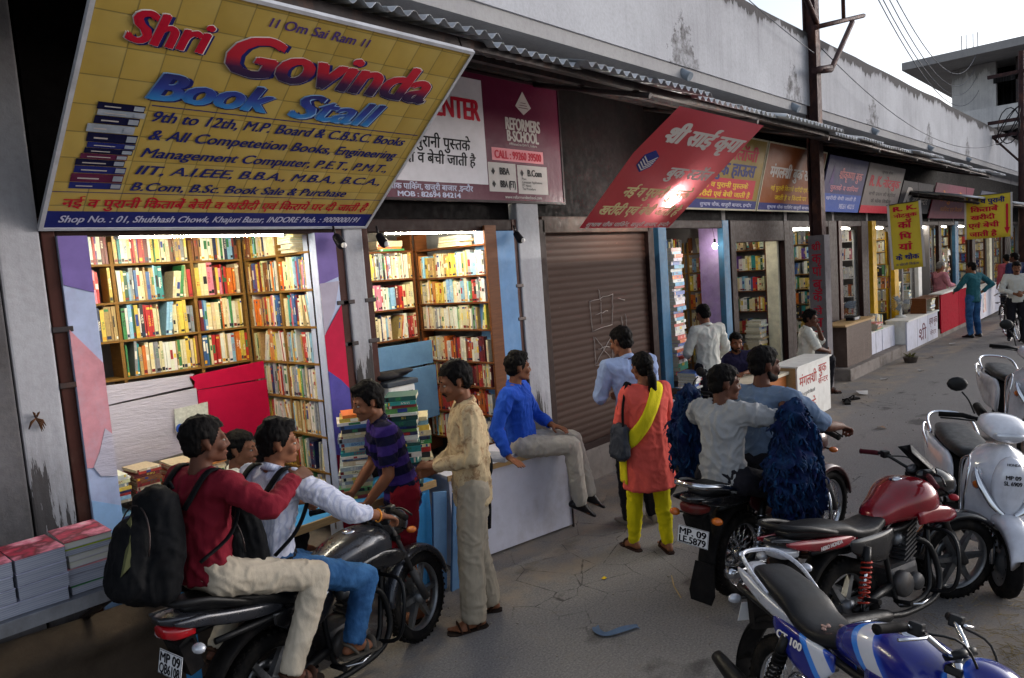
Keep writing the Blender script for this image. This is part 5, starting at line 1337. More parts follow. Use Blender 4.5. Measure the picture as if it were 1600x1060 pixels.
def paint(key, col, rough=.22, flake=.15, coat=.5, dirt=.4):
    return M(key, col, rough, metal=flake, var=.1, coat=coat, dirt=dirt, dirtcol='#3a332d', dscale=6)
GREYM = paint('graphite_paint', '#34363d', .3, .5); REDM = paint('red_paint', '#7d0c1b', .22, .1, .6, .3); BLUEM = paint('blue_paint', '#1b2378', .2, .2, .7, .25); MAROONP = paint('maroon_paint', '#3a1416', .35); SILV = paint('silver_paint', '#b9bcc6', .3, .3, .5, .12)
BLKP = paint('black_paint', '#131316', .25, .1, .5)
B1, A1 = (1.60, 3.27), R(8)
B2, A2 = (4.25, 2.08), R(-7)
b1 = motorcycle('black and graphite motorcycle ridden by two backpackers, its big red tail lamp facing the viewer', B1, A1, dict(scale=.89, rise=.13, wb=1.2, body=BLKP, accent=GREYM, tail=GREYM, tankmat=GREYM, side=BLKP, shroud=BLKP, fender=GREYM, plate=[('MP 09', .52, .4), ('QB6108', .08, .4)], guard=BLACKP, steer=8, plate_at=(-.56, -.02, .51), rind=CLEARL, mirrors=0))
for s in (-1, 1):
    MB().hull([V((x, s*y, z)) for x, y, z in ((.16, .146, .60), (.20, .15, .605), (.38, .139, .74), (.41, .13, .755), (.20, .14, .625), (.36, .128, .755))]).build('silver_strip', CHROME, b1)
b2 = motorcycle('old dark motorcycle carrying two riders and blue fringed bundles, plate ending 5879', B2, A2, dict(scale=.92, wb=1.27, body=MAROONP, accent=BLKP, tail=BLKP, lamp=M('dusty_red_lens', '#571a18', .35, dirt=.5), plate=[('MP. 09', .52, .38), ('LE.5879', .08, .38)], plate_w=.24, plate_at=(-.53, 0, .47), flap=True, wire=True, guard=CHROME, steer=-3, exhaust=CHROME, rind=AMBER, grab=CHROME))
b3 = motorcycle('dusty red motorcycle parked on its stand with scuffed tank and bars turned', (3.92, 1.30), R(-19), dict(scale=.86, wb=1.22, body=REDM, accent=REDM, tail=BLKP, side=BLKP, lamp=CLEARL, shroud=REDM, fender=BLKP, cowl=BLKP, visor=BLACKP, plate=[('MP 09', .52, .38), ('MK 2291', .08, .38)], guard=BLACKP, steer=-22, lean=-6, tank_s=1.3, springm=M('red_spring', '#a5301f', .4), grip=M('maroon_grip', '#4c1c22', .6), ind=M('red_hand_guard', '#8f1c26', .4), mirrors=0))
b3['label'] = 'dusty red motorcycle parked on its stand with a scuffed tank and bars turned aside'
lettering(b3, [('HERO HONDA', 0, 0, .19, .022, .2, 3)], INK['silver']).matrix_basis = board_frame((-.3, -.137, .748), (1, 0, .05), (0, .15, 1))
BT = None
def bluetank():
    t = NT('striped_tank'); x, y, z = t.sep(t.obj())
    d = t.math('ADD', t.math('MULTIPLY', x, 1.0), t.math('MULTIPLY', z, .85))
    f = t.math('FRACT', t.math('DIVIDE', t.math('SUBTRACT', d, 1.045), .42))
    c = t.ramp(f, [(0, '#182078'), (.42, '#182078'), (.43, '#3a82dc'), (.53, '#3a82dc'), (.54, '#c9ccd6'), (.78, '#c9ccd6'), (.79, '#2f5cc4'), (.9, '#182078')])
    t.m.node_tree.nodes[-1].color_ramp.interpolation = 'LINEAR'
    c = t.mix(t.ramp(t.noise(t.obj(), 14, 5), [(.55, 0.0), (.8, .2)]), c, '#5d544a')
    t.set(col=c, rough=.22, coat=.6); return t.m
ST = bluetank()
b4 = motorcycle('blue and silver striped motorcycle at the bottom edge, its seat torn near the tank', (2.92, 1.24), R(-121), dict(scale=.87, tailx=.78, wb=1.22, body=BLUEM, accent=SILV, tail=SILV, side=ST, tankmat=ST, shroud=BLUEM, fender=BLUEM, cowl=ST, grab=SILV, railr=.62, chromefork=True, chromebar=True, wire=True, steer=26, lean=-7, springm=MATTE, plate=[('MP 09', .52, .38), ('JB 4410', .08, .38)], ind=AMBER))
lettering(b4, [('CT 100', 0, 0, .2, .04, .25, 3)], INK['white']).matrix_basis = board_frame((.04, -.1455, .655), (1, 0, .12), (0, -.0, 1))
tr = MB(); rr = random.Random(8)
for k in range(16):
    a = rr.uniform(0, 6.28); x = .30+.075*math.cos(a)*rr.uniform(.3, 1.0); y = -.02+.07*math.sin(a)
    tr.ells(((x, y, .787), (rr.uniform(.008, .02), rr.uniform(.006, .014), .006)))
tr.build('torn_foam', M('torn_foam', '#9c8178', .9, var=.3, scale=40), b4)

# ---------------------------------------------------------------- scooters
WHITEP = paint('white_paint_gloss', '#c9cbd4', .18, .0, .7, .15)
def scooter(label, rear, heading, P):
    t = thing('scooter', label, 'scooter', (rear[0], rear[1], 0), heading)
    t.rotation_euler = (R(P.get('lean', -5)), 0, heading); t.scale = (P.get('scale', 1),)*3
    body = P['body']; WB, wr = 1.2, .215
    st = rsteer(P.get('steer', 0), WB-.2, .9)
    F = lambda m, n, mt, sm=None: m.xf(st).build(n, mt, t, sm)
    def disc_wheel(c, X):
        w = MB(); w.lathe([(.012, -.05), (.05, -.045), (.07, -.03), (.13, -.028), (.14, -.034), (.152, -.034), (.152, .034), (.14, .034), (.13, .028), (.07, .03), (.05, .045), (.012, .05)], c, (0, 1, 0), 32); w.xf(X)
        wo = w.build('wheel', ALLOY, t, True)
        h = MB()
        for k in range(8):
            a = 2*PI*k/8; h.ells(((c[0]+.103*math.cos(a), -.0, c[2]+.103*math.sin(a)), (.014, .032, .026), Matrix.Rotation(-a, 3, 'Y')))
        h.xf(X).build('wheel_slot', MATTE, wo, True)
        y = MB(); y.lathe([(.145, -.04), (.18, -.052), (.205, -.036), (.215, -.012), (.212, 0), (.215, .012), (.205, .036), (.18, .052), (.145, .04)], c, (0, 1, 0), 40, True); y.xf(X).build('tyre', RUBBER, wo, True)
    disc_wheel((WB, 0, wr), st); disc_wheel((0, 0, wr), Matrix.Identity(4))
    for s in (-1, 1): F(MB().tube([(WB+.01, s*.075, wr-.01), (WB-.06, s*.075, wr+.24)], [.018, .02], 10), 'fork_leg', CHROME, True)
    m = MB(); A = [R(a) for a in range(20, 190, 10)]
    m.rings([[V((WB+math.cos(a)*(.255+.02*math.sin(a))*1.1, y*(1-.25*abs(math.cos(a))), wr+.02+math.sin(a)*(.27)+dz)) for y, dz in ((-.085, -.05), (-.08, .0), (-.04, .025), (.04, .025), (.08, .0), (.085, -.05), (.07, -.05), (.0, .012), (-.07, -.05))] for a in A]); F(m, 'front_fender', body, True)
    # apron: a shield curved round the steering head
    m = MB(); Z = [(.30, .15, .03), (.40, .19, .02), (.55, .215, .0), (.70, .215, -.03), (.82, .19, -.06), (.90, .13, -.09), (.94, .06, -.11)]
    def ap(z, hw, dx, thick):
        P_ = []
        for k in range(13):
            u = -1+k/6; P_.append(V((WB-.08+dx-.16*u*u-thick, hw*u, z-.03*u*u)))
        return P_
    m.rings([ap(z, hw, dx, 0)+ap(z, hw*.96, dx, .035)[::-1] for z, hw, dx in catmull(Z, 3)] if False else [ap(q.x, q.y, q.z, 0)+ap(q.x, q.y*.96, q.z, .035)[::-1] for q in catmull([V(z) for z in Z], 3)]); m.build('apron', body, t, True)
    m = MB(); loft(m, [(WB-.19, .70, .03, .12, .12), (WB-.10, .70, .095, .19, .20), (WB-.045, .70, .085, .17, .19), (WB-.015, .70, .04, .1, .12)], 4, 2.0, 20); cp = m.build('chest_panel', body, t, True)
    for s in (-1, 1):
        m = MB(); m.tube([(WB-.10, s*.19, .80), (WB-.06, s*.16, .70), (WB-.035, s*.09, .58), (WB-.02, s*.02, .515)], [.012, .03, .03, .012], 8, sm=4, flat=.5); m.build('chrome_strip', CHROME, t, True)
        m = MB(); m.ells(((WB-.135, s*.165, .72), (.04, .035, .075))); m.build('indicator_lens', CLEARL, t, True); MB().ells(((WB-.12, s*.168, .69), (.035, .025, .035))).build('indicator', AMBER, t, True)
        MB().tube([(WB-.16, s*.21, .86), (WB-.06, s*.235, .80), (WB-.05, s*.25, .62), (WB-.1, s*.24, .50), (WB-.22, s*.22, .46), (WB-.24, s*.235, .78), (WB-.16, s*.21, .86)], .009, 7, sm=4).build('leg_guard', CHROME, t, True)
    F2 = lambda m, n, mt, sm=None: F(m.xf(Matrix.Translation((-.09, 0, .07))), n, mt, sm)
    m = MB(); loft(m, [(WB-.36, .985, .05, .04, .04), (WB-.30, .985, .12, .06, .06), (WB-.20, .975, .135, .07, .075), (WB-.10, .95, .11, .055, .06), (WB-.06, .94, .06, .03, .035)], 4, 2.3, 22); F2(m, 'handle_cowl', body, True)
    m = MB(); loft(m, [(WB-.16, .945, .09, .04, .045), (WB-.085, .935, .095, .04, .045), (WB-.052, .93, .06, .025, .03)], 3, 2.4, 18); F2(m, 'headlight', CLEARL, True)
    for s in (-1, 1):
        F2(MB().tube([(WB-.28, s*.12, .99), (WB-.33, s*.2, 1.0), (WB-.36, s*.34, .99)], [.014, .017, .018], 10), 'grip', MATTE, True); F2(MB().tube([(WB-.24, s*.15, .985), (WB-.26, s*.25, .985), (WB-.31, s*.34, .975)], .006, 6), 'lever', BLACKP, True)
        if P.get('mirror', 0) == 2 or s*P.get('mirror', 0) > 0:
            F2(MB().tube([(WB-.27, s*.15, 1.03), (WB-.25, s*.2, 1.12), (WB-.27, s*.24, 1.17)], .006, 6, sm=3), 'mirror_stem', BLACKP, True); F2(MB().ells(((WB-.28, s*.27, 1.22), (.016, .065, .05))), 'mirror', BLACKP, True)
    MB().bx(.36, WB-.2, -.17, .17, .27, .33, .02).build('floorboard', MATTE, t)
    m = MB(); m.hull([V(p) for p in ((WB-.36, -.12, .36), (WB-.36, .12, .36), (WB-.38, -.14, .84), (WB-.38, .14, .84), (WB-.25, -.1, .36), (WB-.25, .1, .36), (WB-.31, -.1, .84), (WB-.31, .1, .84))]); m.build('inner_shield', MATTE, t)
    for s in (-1, 1):
        m = MB(); loft(m, [(.42, .52, .02, .12, .16), (.30, .55, .04, .14, .18), (.05, .56, .05, .13, .18), (-.22, .60, .045, .09, .12), (-.42, .64, .02, .05, .07), (-.5, .66, .005, .02, .02)], 5, 2.6, 18, s*.16); m.build('side_panel', body, t, True)
    m = MB(); m.hull([V((x, y*w, z)) for x, z, w in ((.4, .36, .13), (.4, .66, .13), (-.42, .68, .1), (-.3, .5, .1)) for y in (-1, 1)]); m.build('under_seat', MATTE, t)
    m = MB(); loft(m, [(.44, .70, .08, .03, .03), (.36, .715, .13, .045, .045), (.1, .72, .15, .045, .05), (-.2, .735, .145, .05, .05), (-.38, .74, .11, .04, .045), (-.44, .74, .05, .015, .02)], 5, 3, 24); m.build('seat', SEATV, t, True)
    MB().tube([(-.22, -.17, .72), (-.42, -.16, .80), (-.54, -.08, .83), (-.54, .08, .83), (-.42, .16, .80), (-.22, .17, .72)], .013, 8, sm=4).build('grab_rail', CHROME, t, True); MB().tube([(-.1, -.2, .62), (-.35, -.2, .70), (-.5, -.16, .74), (-.52, -.1, .66)], .01, 7, sm=4).build('side_rail', CHROME, t, True)
    m = MB(); loft(m, [(-.42, .66, .08, .04, .05), (-.5, .66, .06, .03, .04)], 3, 2.6, 16); m.build('tail_lamp', REDL, t, True)
    MB().tube([(.1, -.14, .22), (-.1, -.16, .24), (-.3, -.17, .28)], [.03, .05, .045], 12).build('exhaust', MATTE, t, True); MB().box((.0, .1, .3), (.34, .12, .14), None, .04).build('engine', ENGINE, t)
    MB().tube([(.3, .1, .25), (.26, .2, .08), (.24, .26, .01)], .011, 6).build('side_stand', BLACKP, t)
    for tx, z, w, h in P.get('letters', []):
        lettering(cp, [(tx, -w/2, 0, w, h, 0, 2)], INK['black']).matrix_basis = board_frame((WB-(.022 if z > .8 else .008), 0, z), (0, 1, 0), (-.18, 0, 1))
    return t
scooter('white scooter facing the viewer with chrome leg guards and a number painted on its chest', (6.14, 1.24), R(-156), dict(scale=.96, body=WHITEP, mirror=-1, steer=3, letters=[('HONDA', .845, .075, .016), ('MP 09', .76, .085, .026), ('SL 6909', .722, .10, .026)]))
scooter('second white scooter farther up the road, only its front half inside the picture', (9.25, 1.42), R(-158), dict(body=paint('cream_paint', '#b9bac0', .2, .0, .6, .3), mirror=-1, steer=14))
scooter('dark moped parked between the closed shutter and the blue post', (6.75, 3.5), R(178), dict(scale=.9, body=BLKP, mirror=1, steer=-14))
# ---------------------------------------------------------------- people
def skin_mat(key, col):
    if key in MATS: return MATS[key]
    t = NT(key); v = t.obj()
    c = t.mix(t.ramp(t.noise(v, 14, 4), [(.35, 0.0), (.7, .5)]), col, tuple(x*.72 for x in lin(col)[:3]))
    t.set(col=c, rough=.6, spec=.22, sss=.06); t.bump(t.noise(v, 220, 3), .12, .002); MATS[key] = t.m
    return t.m
SKIN = [skin_mat('skin_brown', '#7b4f38'), skin_mat('skin_deep', '#573527'), skin_mat('skin_tan', '#875a40')]
def hair_mat():
    t = NT('black_hair'); v = t.obj((60, 60, 9))
    n = t.noise(v, 2.2, 4, .7)
    t.set(col=t.ramp(n, [(.35, '#050405'), (.7, '#14100e')]), rough=.7, spec=.1); t.bump(n, .5, .004)
    return t.m
HAIR = hair_mat(); GREYHAIR = M('grey_hair', '#6d6a68', .6, var=.4, scale=60)
EYEW = M('eye_white', '#8f8780', .45, var=.03, spec=.2); EYED = M('eye_dark', '#120b08', .15); LIPM = skin_mat('lip', '#6b3a34'); SOLE = M('sandal_sole', '#2a211d', .8); STRAP = M('sandal_strap', '#37241c', .6)
def fabric(key, col, var=.1, fold=.5, fine=900, rough=.85, pattern=None, pcol=None, scale=1.0):
    if key in MATS: return MATS[key]
    t = NT(key); v = t.obj()
    c = t.mix(t.ramp(t.noise(v, 7, 4), [(.3, 0.0), (.75, 1.0)]), tuple(min(1, x*(1+var)) for x in lin(col)[:3]), tuple(x*(1-var*1.6) for x in lin(col)[:3]))
    x, y, z = t.sep(v)
    if pattern == 'pin':
        a = t.math('ARCTAN2', y, t.math('ADD', x, .0)); f = t.math('FRACT', t.math('DIVIDE', y, scale))
        c = t.mix(t.ramp(f, [(.0, 1.0), (.28, 1.0), (.36, 0.0), (.95, 0.0), (1.0, 1.0)]), c, pcol)
    elif pattern == 'band':
        f = t.math('FRACT', t.math('DIVIDE', t.math('ADD', z, t.math('MULTIPLY', x, .12)), scale))
        c = t.mix(t.ramp(f, [(.0, 0.0), (.48, 0.0), (.52, 1.0), (.97, 1.0), (1.0, 0.0)]), c, pcol)
    elif pattern == 'blot':
        c = t.mix(t.ramp(t.noise(v, scale, 6, .75), [(.5, 0.0), (.62, .8), (.7, .2)]), c, pcol)
    elif pattern == 'wash':
        c = t.mix(t.ramp(t.noise(v, scale, 5, .6), [(.4, 0.0), (.7, .8)]), c, pcol)
    t.set(col=c, rough=rough, spec=.12)
    n1 = t.noise(t.obj((1, 1, .45)), 16, 3, .5); n2 = t.noise(v, fine, 2)
    t.bump(t.math('ADD', n1, t.math('MULTIPLY', n2, .06)), fold, .02); MATS[key] = t.m
    return t.m
def crumple(me, amp, freq, zs=.5, seed=0):
    N_ = [v.normal.copy() for v in me.vertices]
    for v, nn in zip(me.vertices, N_):
        p = V((v.co.x*freq, v.co.y*freq, v.co.z*freq*zs+seed*7.1))
        w = V((noise.noise(p*.6), noise.noise(p*.6+V((9, 2, 4))), noise.noise(p*.6+V((1, 7, 3)))))
        a = noise.noise(p+w*1.3); b = noise.noise(p*2.1+w+V((5, 3, 1))); c = noise.noise(p*4.3+V((2, 8, 6)))
        v.co += nn*amp*((max(0, 1-abs(a)*3.4)**1.5)*1.25+(max(0, 1-abs(b)*3.2)**1.5)*.7+c*.25-.45)
    return me
def ring_pts(c, up_, r, n=12, ph=0):
    a = V(up_).orthogonal().normalized(); b = V(up_).normalized().cross(a)
    return [V(c)+a*r*math.cos(2*PI*k/n+ph)+b*r*math.sin(2*PI*k/n+ph) for k in range(n)]

STAND = dict(pelvis=(0, 0, .93), neck=(.0, 0, 1.425), head=(.035, 0, 1.575), shL=(-.005, .18, 1.385), shR=(-.005, -.18, 1.385), elL=(-.05, .235, 1.10), elR=(-.05, -.235, 1.10), wrL=(.04, .245, .86), wrR=(.04, -.245, .86),
             hipL=(0, .09, .90), hipR=(0, -.09, .90), knL=(.03, .10, .49), knR=(.03, -.10, .49), anL=(-.02, .115, .085), anR=(-.02, -.115, .085), ftL=(1, .2, 0), ftR=(1, -.2, 0))

def person(label, loc, heading, S, pose=None, s=1.0, vox=.0075, z=0.0):
    """S: skin, shirt, legs, shoe, hair ... ; pose overrides the joints (local metres, x forward, y left)"""
    J = {k: V(v) for k, v in STAND.items()}
    for k, v in (pose or {}).items(): J[k] = V(v) if isinstance(v, (tuple, list)) else v
    for k in J:
        if isinstance(J[k], V) and not k.startswith(('ft', 'hd', 'pn')): J[k] = J[k]*s
    t = thing('person', label, 'person', (loc[0], loc[1], z), heading)
    up_ = (J['neck']-J['pelvis']).normalized(); lf = (J['shL']-J['shR']).normalized(); fwd = lf.cross(up_).normalized()
    lf = up_.cross(fwd).normalized(); TR = Matrix((fwd, lf, up_)).transposed()
    hl = (J['hipL']-J['hipR']).normalized(); pf = hl.cross(V((0, 0, 1))).normalized() if not S.get('seatfwd') else fwd
    PR = Matrix((pf, V((0, 0, 1)).cross(pf), V((0, 0, 1)))).transposed()
    skin = S.get('skin', SKIN[0]); fat = S.get('fat', 1.0)*s
    hy, hp = J.get('hyaw', 0.0), J.get('hpitch', 0.0); hr_ = J.get('hroll', 0.0)
    base = Matrix.Rotation(math.atan2(fwd.y, fwd.x), 3, 'Z')
    HR = base @ Matrix.Rotation(R(hy), 3, 'Z') @ Matrix.Rotation(R(hp), 3, 'Y') @ Matrix.Rotation(R(hr_), 3, 'X')
    hs = s*S.get('hs', 1.0); HC = J['head']
    H = lambda x, y, zz: HC+HR @ V((x*hs, y*hs, zz*hs))
    E3 = lambda c, r: (H(*c), V(r)*hs if not isinstance(r, (int, float)) else r*hs, HR)
    # ---- one continuous body: head with features, neck, trunk, limbs, fingers, toes
    m = MB()
    m.ells(E3((-.012, 0, .035), (.096, .074, .090)), E3((.03, 0, -.02), (.062, .06, .075)))
    m.ells(E3((.03, 0, -.02), (.06, .058, .06)), E3((.055, 0, -.088), (.033, .03, .022)), E3((-.0, .042, -.06), .024), E3((-.0, -.042, -.06), .024))
    m.ells(E3((.090, 0, .012), (.010, .008, .012)), E3((.108, 0, -.03), (.012, .011, .011))); m.ells(E3((.098, .013, -.036), .0085), E3((.098, -.013, -.036), .0085))
    for q in (1, -1):
        m.ells(E3((.080, .018*q, .026), .014), E3((.072, .044*q, .024), .014)); m.ells(E3((.064, .038*q, -.028), .026)); m.ells(E3((-.01, .076*q, .012), (.020, .007, .022)), E3((-.004, .075*q, -.022), (.010, .006, .014)))
    m.ells(E3((.088, 0, -.062), (.012, .024, .006))); m.ells(E3((.085, 0, -.074), (.012, .020, .007))); m.ells(E3((.082, 0, -.098), (.014, .018, .012)))
    m.ells((J['neck']-up_*.03*s, V((.055, .06, .03))*s, TR), (H(-.02, 0, -.03), V((.05, .048, .03))*hs, HR))
    W = lambda a: J['pelvis'].lerp(J['neck'], a)
    m.ells((J['pelvis'], V((.095, .135, .08))*fat, PR), (W(.4), V((.085, .12, .06))*fat, TR)); m.ells((W(.4), V((.085, .12, .06))*fat, TR), (W(.78), V((.095, .135, .06))*fat, TR)); m.ells((W(.78), V((.09, .13, .05))*fat, TR), (J['shL'], .052*s), (J['shR'], .052*s), (J['neck']-up_*.02*s, .05*s))
    for q in 'LR':
        sh, el, wr = J['sh'+q], J['el'+q], J['wr'+q]; ra = S.get('arm', 1.0)*s
        m.ells((sh, .05*ra), (el, .039*ra)); m.ells((el, .039*ra), (el.lerp(wr, .35), .040*ra)); m.ells((el.lerp(wr, .35), .040*ra), (wr, V((.026, .026, .026))*ra))
        m.ells((J['hip'+q], .085*s), (J['kn'+q], .056*s)); m.ells((J['kn'+q], .056*s), (J['kn'+q].lerp(J['an'+q], .35), .055*s)); m.ells((J['kn'+q].lerp(J['an'+q], .35), .055*s), (J['an'+q], .036*s))
        # foot with toes
        an = J['an'+q]; fd = V(J['ft'+q]).normalized(); fu = V((0, 0, 1)); fu = (fu-fd*fu.dot(fd)).normalized(); fl = fu.cross(fd)
        FRM = Matrix((fd, fl, fu)).transposed(); P = lambda x, y, zz: an+FRM @ V((x*s, y*s, zz*s))
        m.ells((an, .034*s), (P(-.045, 0, -.05), V((.03, .028, .024))*s, FRM)); m.ells((P(0, 0, -.015), .034*s), (P(-.04, 0, -.052), V((.028, .026, .02))*s, FRM), (P(.105, .0, -.06), V((.03, .042, .016))*s, FRM))
        if S.get('shoe') != 'closed':
            g = 1 if q == 'L' else -1
            for k in range(5): m.ells((P(.115, g*(-.032+.016*k), -.062), .0095*s), (P(.165-.009*k*k*.6-.004*k, g*(-.034+.0175*k), -.066), (.0095 if k else .012)*s))
        # hand
        hd = V(J.get('hd'+q) or (wr-el)).normalized(); g = 1 if q == 'L' else -1
        pn = V(J.get('pn'+q) or (0, -g, -.2)); pn = (pn-hd*pn.dot(hd)).normalized(); sd_ = pn.cross(hd)*g   # palm normal; towards the thumb
        curl = J.get('curl'+q, 25)
        K = lambda a, b, c: wr+(hd*a+sd_*b+pn*c)*s
        MF = Matrix((hd, sd_, pn)).transposed()
        m.ells((wr, V((.024, .024, .018))*s, MF), (K(.055, .0, .0), V((.03, .037, .013))*s, MF), (K(.082, .0, .002), V((.014, .038, .012))*s, MF))
        for k, (b, ln) in enumerate(((.031, .070), (.010, .078), (-.011, .073), (-.031, .058))):
            p = K(.084, b, .0); a = R(curl*.6); L_ = ln*s; r0 = .0092*s
            for sg, f_ in enumerate((.42, .33, .25)):
                d = hd*math.cos(a)+pn*math.sin(a)+sd_*(b*1.2)*(1 if sg == 0 else 0)
                p2 = p+d*L_*f_; m.ells((p, r0), (p2, r0*.9)); p = p2; r0 *= .9; a += R(curl)
        p = K(.025, .03, .004); d1 = (hd*.6+sd_*.75+pn*.35).normalized(); p1 = p+d1*.042*s; p2 = p1+(hd*.85+sd_*.3+pn*.35).normalized()*.032*s
        m.ells((wr+hd*.015*s, .02*s), (p, .014*s)); m.ells((p, .0125*s), (p1, .0105*s)); m.ells((p1, .0105*s), (p2, .0088*s))
    link('body', m.remesh(vox if vox > .0065 else .0055, 2), skin, t)
    # ---- eyes, brows, mouth
    if S.get('face', True):
        for q in (1, -1):
            e = MB(); e.ells(E3((.0775, .031*q, .001), (.0115, .013, .0055))); eo = e.build('eye', EYEW, t, True)
            e = MB(); e.ells(E3((.0865, .031*q, .001), (.0045, .0065, .0055))); e.build('iris', EYED, eo, True)
            MB().tube([H(.090, .014*q, .024), H(.0905, .03*q, .0305), H(.076, .05*q, .025)], [.003*hs, .0042*hs, .002*hs], 6).build('eyebrow', HAIR, t, True)
        MB().tube([H(.090, .019, -.0675), H(.0985, 0, -.0665), H(.090, -.019, -.0675)], [.002*hs, .004*hs, .002*hs], 6, sm=3).build('mouth', LIPM, t, True)
    # ---- hair: a thick uneven cap cut along the hairline
    if S.get('hair', 'short') != 'none':
        vol = S.get('vol', 1.0)
        h = MB(); h.ells(E3((-.016, 0, .045), (.104*vol, .086*vol, .097*vol)), E3((.03, 0, .06), (.066, .070, .07))); h.ells(E3((-.05, 0, -.01), (.062, .074, .06)))
        if S.get('quiff'): h.ells(E3((.055, .0, .105), (.04, .055, .03)), E3((-.02, 0, .12), (.06, .06, .035)))
        me = h.remesh(.006*max(1, vox/.008), 1)
        inv = HR.inverted()
        N_ = [v.normal.copy() for v in me.vertices]
        for v, nn in zip(me.vertices, N_):
            p = inv @ (v.co-HC)/hs
            v.co += nn*hs*(.006*noise.noise(p*38)+.004*noise.noise(V((p.x*120, p.y*120, p.z*30))))
        bm = bmesh.new(); bm.from_mesh(me); kill = []
        for f in bm.faces:
            p = inv @ (f.calc_center_median()-HC)/hs
            line = -.062 if p.x < -.035 else (-.062+(p.x+.035)*.9 if p.x < .02 else (-.012+(p.x-.02)*2.2 if p.x < .06 else .068))
            if abs(p.y) > .06 and -.035 < p.x < .02: line = .028 if p.x < .004 else -.02
            if p.z < line+S.get('nape', 0)*(p.x < -.03)+.006*noise.noise(p*60): kill.append(f)
        bmesh.ops.delete(bm, geom=kill, context='FACES'); bm.to_mesh(me); bm.free()
        link('hair', me, S.get('hairmat', HAIR), t)
        if S.get('pony'):
            q = MB(); q.ells((H(-.115, 0, .01), .03*hs)); q.tube([H(-.11, 0, .0), H(-.14, .0, -.07), H(-.125, -.01, -.17), H(-.105, -.02, -.27), H(-.10, -.03, -.34)], [.02, .034, .034, .026, .006], 10, sm=4); q.build('ponytail', HAIR, t, True)
            MB().lathe([(.028, -.01), (.034, 0), (.028, .01)], H(-.135, 0, -.05), (0.2, 0, 1), 14, True).build('hair_tie', INK['black'], t, True)
    if S.get('beard'):
        b = MB(); b.ells(E3((.05, 0, -.085), (.045, .045, .034)), E3((.0, .045, -.055), (.02, .026, .035)), E3((.0, -.045, -.055), (.02, .026, .035))); me = b.remesh(.007, 1)
        bm = bmesh.new(); bm.from_mesh(me); inv = HR.inverted()
        bmesh.ops.delete(bm, geom=[f for f in bm.faces if (lambda p: p.z > -.072 and p.x > .05 or p.z > -.03)(inv @ (f.calc_center_median()-HC)/hs)], context='FACES'); bm.to_mesh(me); bm.free(); link('beard', me, HAIR, t)
    if S.get('beard') or S.get('tache'):
        MB().tube([H(.082, .03, -.066), H(.098, .014, -.053), H(.101, 0, -.050), H(.098, -.014, -.053), H(.082, -.03, -.066)], [.003*hs, .007*hs, .007*hs, .007*hs, .003*hs], 6, sm=3).build('moustache', HAIR, t, True)
    # ---- upper garment
    if S.get('shirt'):
        mt, sl, hem, flare = S['shirt'], S.get('sleeve', .95), S.get('hem', .1)*s, S.get('flare', 1.0)
        g = MB(); hemc = J['pelvis']-V((0, 0, 1))*hem if not S.get('seated') else J['pelvis']-up_*hem*.4
        g.ells((hemc, V((.125*flare, .165*flare, .02))*fat, PR), (J['pelvis']+up_*.06*s, V((.12, .155, .05))*fat, PR)); g.ells((J['pelvis']+up_*.06*s, V((.12, .155, .05))*fat, PR), (W(.42), V((.113+S.get('belly', 0), .148, .05))*fat, TR)); g.ells((W(.42), V((.113+S.get('belly', 0), .148, .05))*fat, TR), (W(.76), V((.122, .17, .06))*fat, TR))
        g.ells((W(.76), V((.12, .168, .05))*fat, TR), (J['shL'], .066*s), (J['shR'], .066*s), (J['neck']-up_*.012*s, V((.062, .066, .02))*s, TR))
        for q in 'LR':
            sh, el, wr = J['sh'+q], J['el'+q], J['wr'+q]; k = S.get('sleeve'+q, sl); lo = .062 if k < .6 else .056
            e1 = sh.lerp(el, min(1, k*2))
            g.ells((sh, .068*s), (e1, lo*s*S.get('arm', 1)))
            if k > .5: e2 = el.lerp(wr, (k-.5)*2); g.ells((el, .056*s), (e2, .041*s))
        me = g.remesh(vox*1.15, 3, .6); crumple(me, S.get('fold', .0085)*s, 7/s, .8, hash(label) % 9)
        # open neck and sleeves
        bm = bmesh.new(); bm.from_mesh(me); kill = []
        for f in bm.faces:
            p = f.calc_center_median()
            if (p-(J['neck']+up_*.012*s)).length < .058*s and (p-J['neck']).dot(up_) > -.005*s: kill.append(f)
            for q in 'LR':
                sh, el, wr = J['sh'+q], J['el'+q], J['wr'+q]; k = S.get('sleeve'+q, sl)
                a, b = (sh, el) if k <= .5 else (el, wr); e = a.lerp(b, k*2 if k <= .5 else (k-.5)*2); d = (b-a).normalized()
                if (p-e).dot(d) > .02*s and (p-e).length < .09*s: kill.append(f)
        bmesh.ops.delete(bm, geom=list(set(kill)), context='FACES'); bm.to_mesh(me); bm.free()
        so = link('kurta' if S.get('kurta') else 'shirt', me, mt, t); sm_ = so.modifiers.new('t', 'SOLIDIFY'); sm_.thickness = .004; sm_.offset = 0
        if S.get('collar'):
            c = MB(); n = 16
            def ringc(r, zz, o): return [J['neck']+TR @ V((r*math.cos(a)+.006, r*math.sin(a)*1.02, zz+o*math.cos(a)*-.022))*s for a in [R(28+304*k/(n-1)) for k in range(n)]]
            A, B, C = ringc(.06, -.012, 1), ringc(.062, .03, 1), ringc(.078, -.004, 1)
            vs = [[c.bm.verts.new(p) for p in q] for q in (A, B, C)]
            for i in range(2):
                for k in range(n-1): c._face((vs[i][k], vs[i][k+1], vs[i+1][k+1], vs[i+1][k]), True)
            co = c.build('collar', mt, so); sm_ = co.modifiers.new('t', 'SOLIDIFY'); sm_.thickness = .003
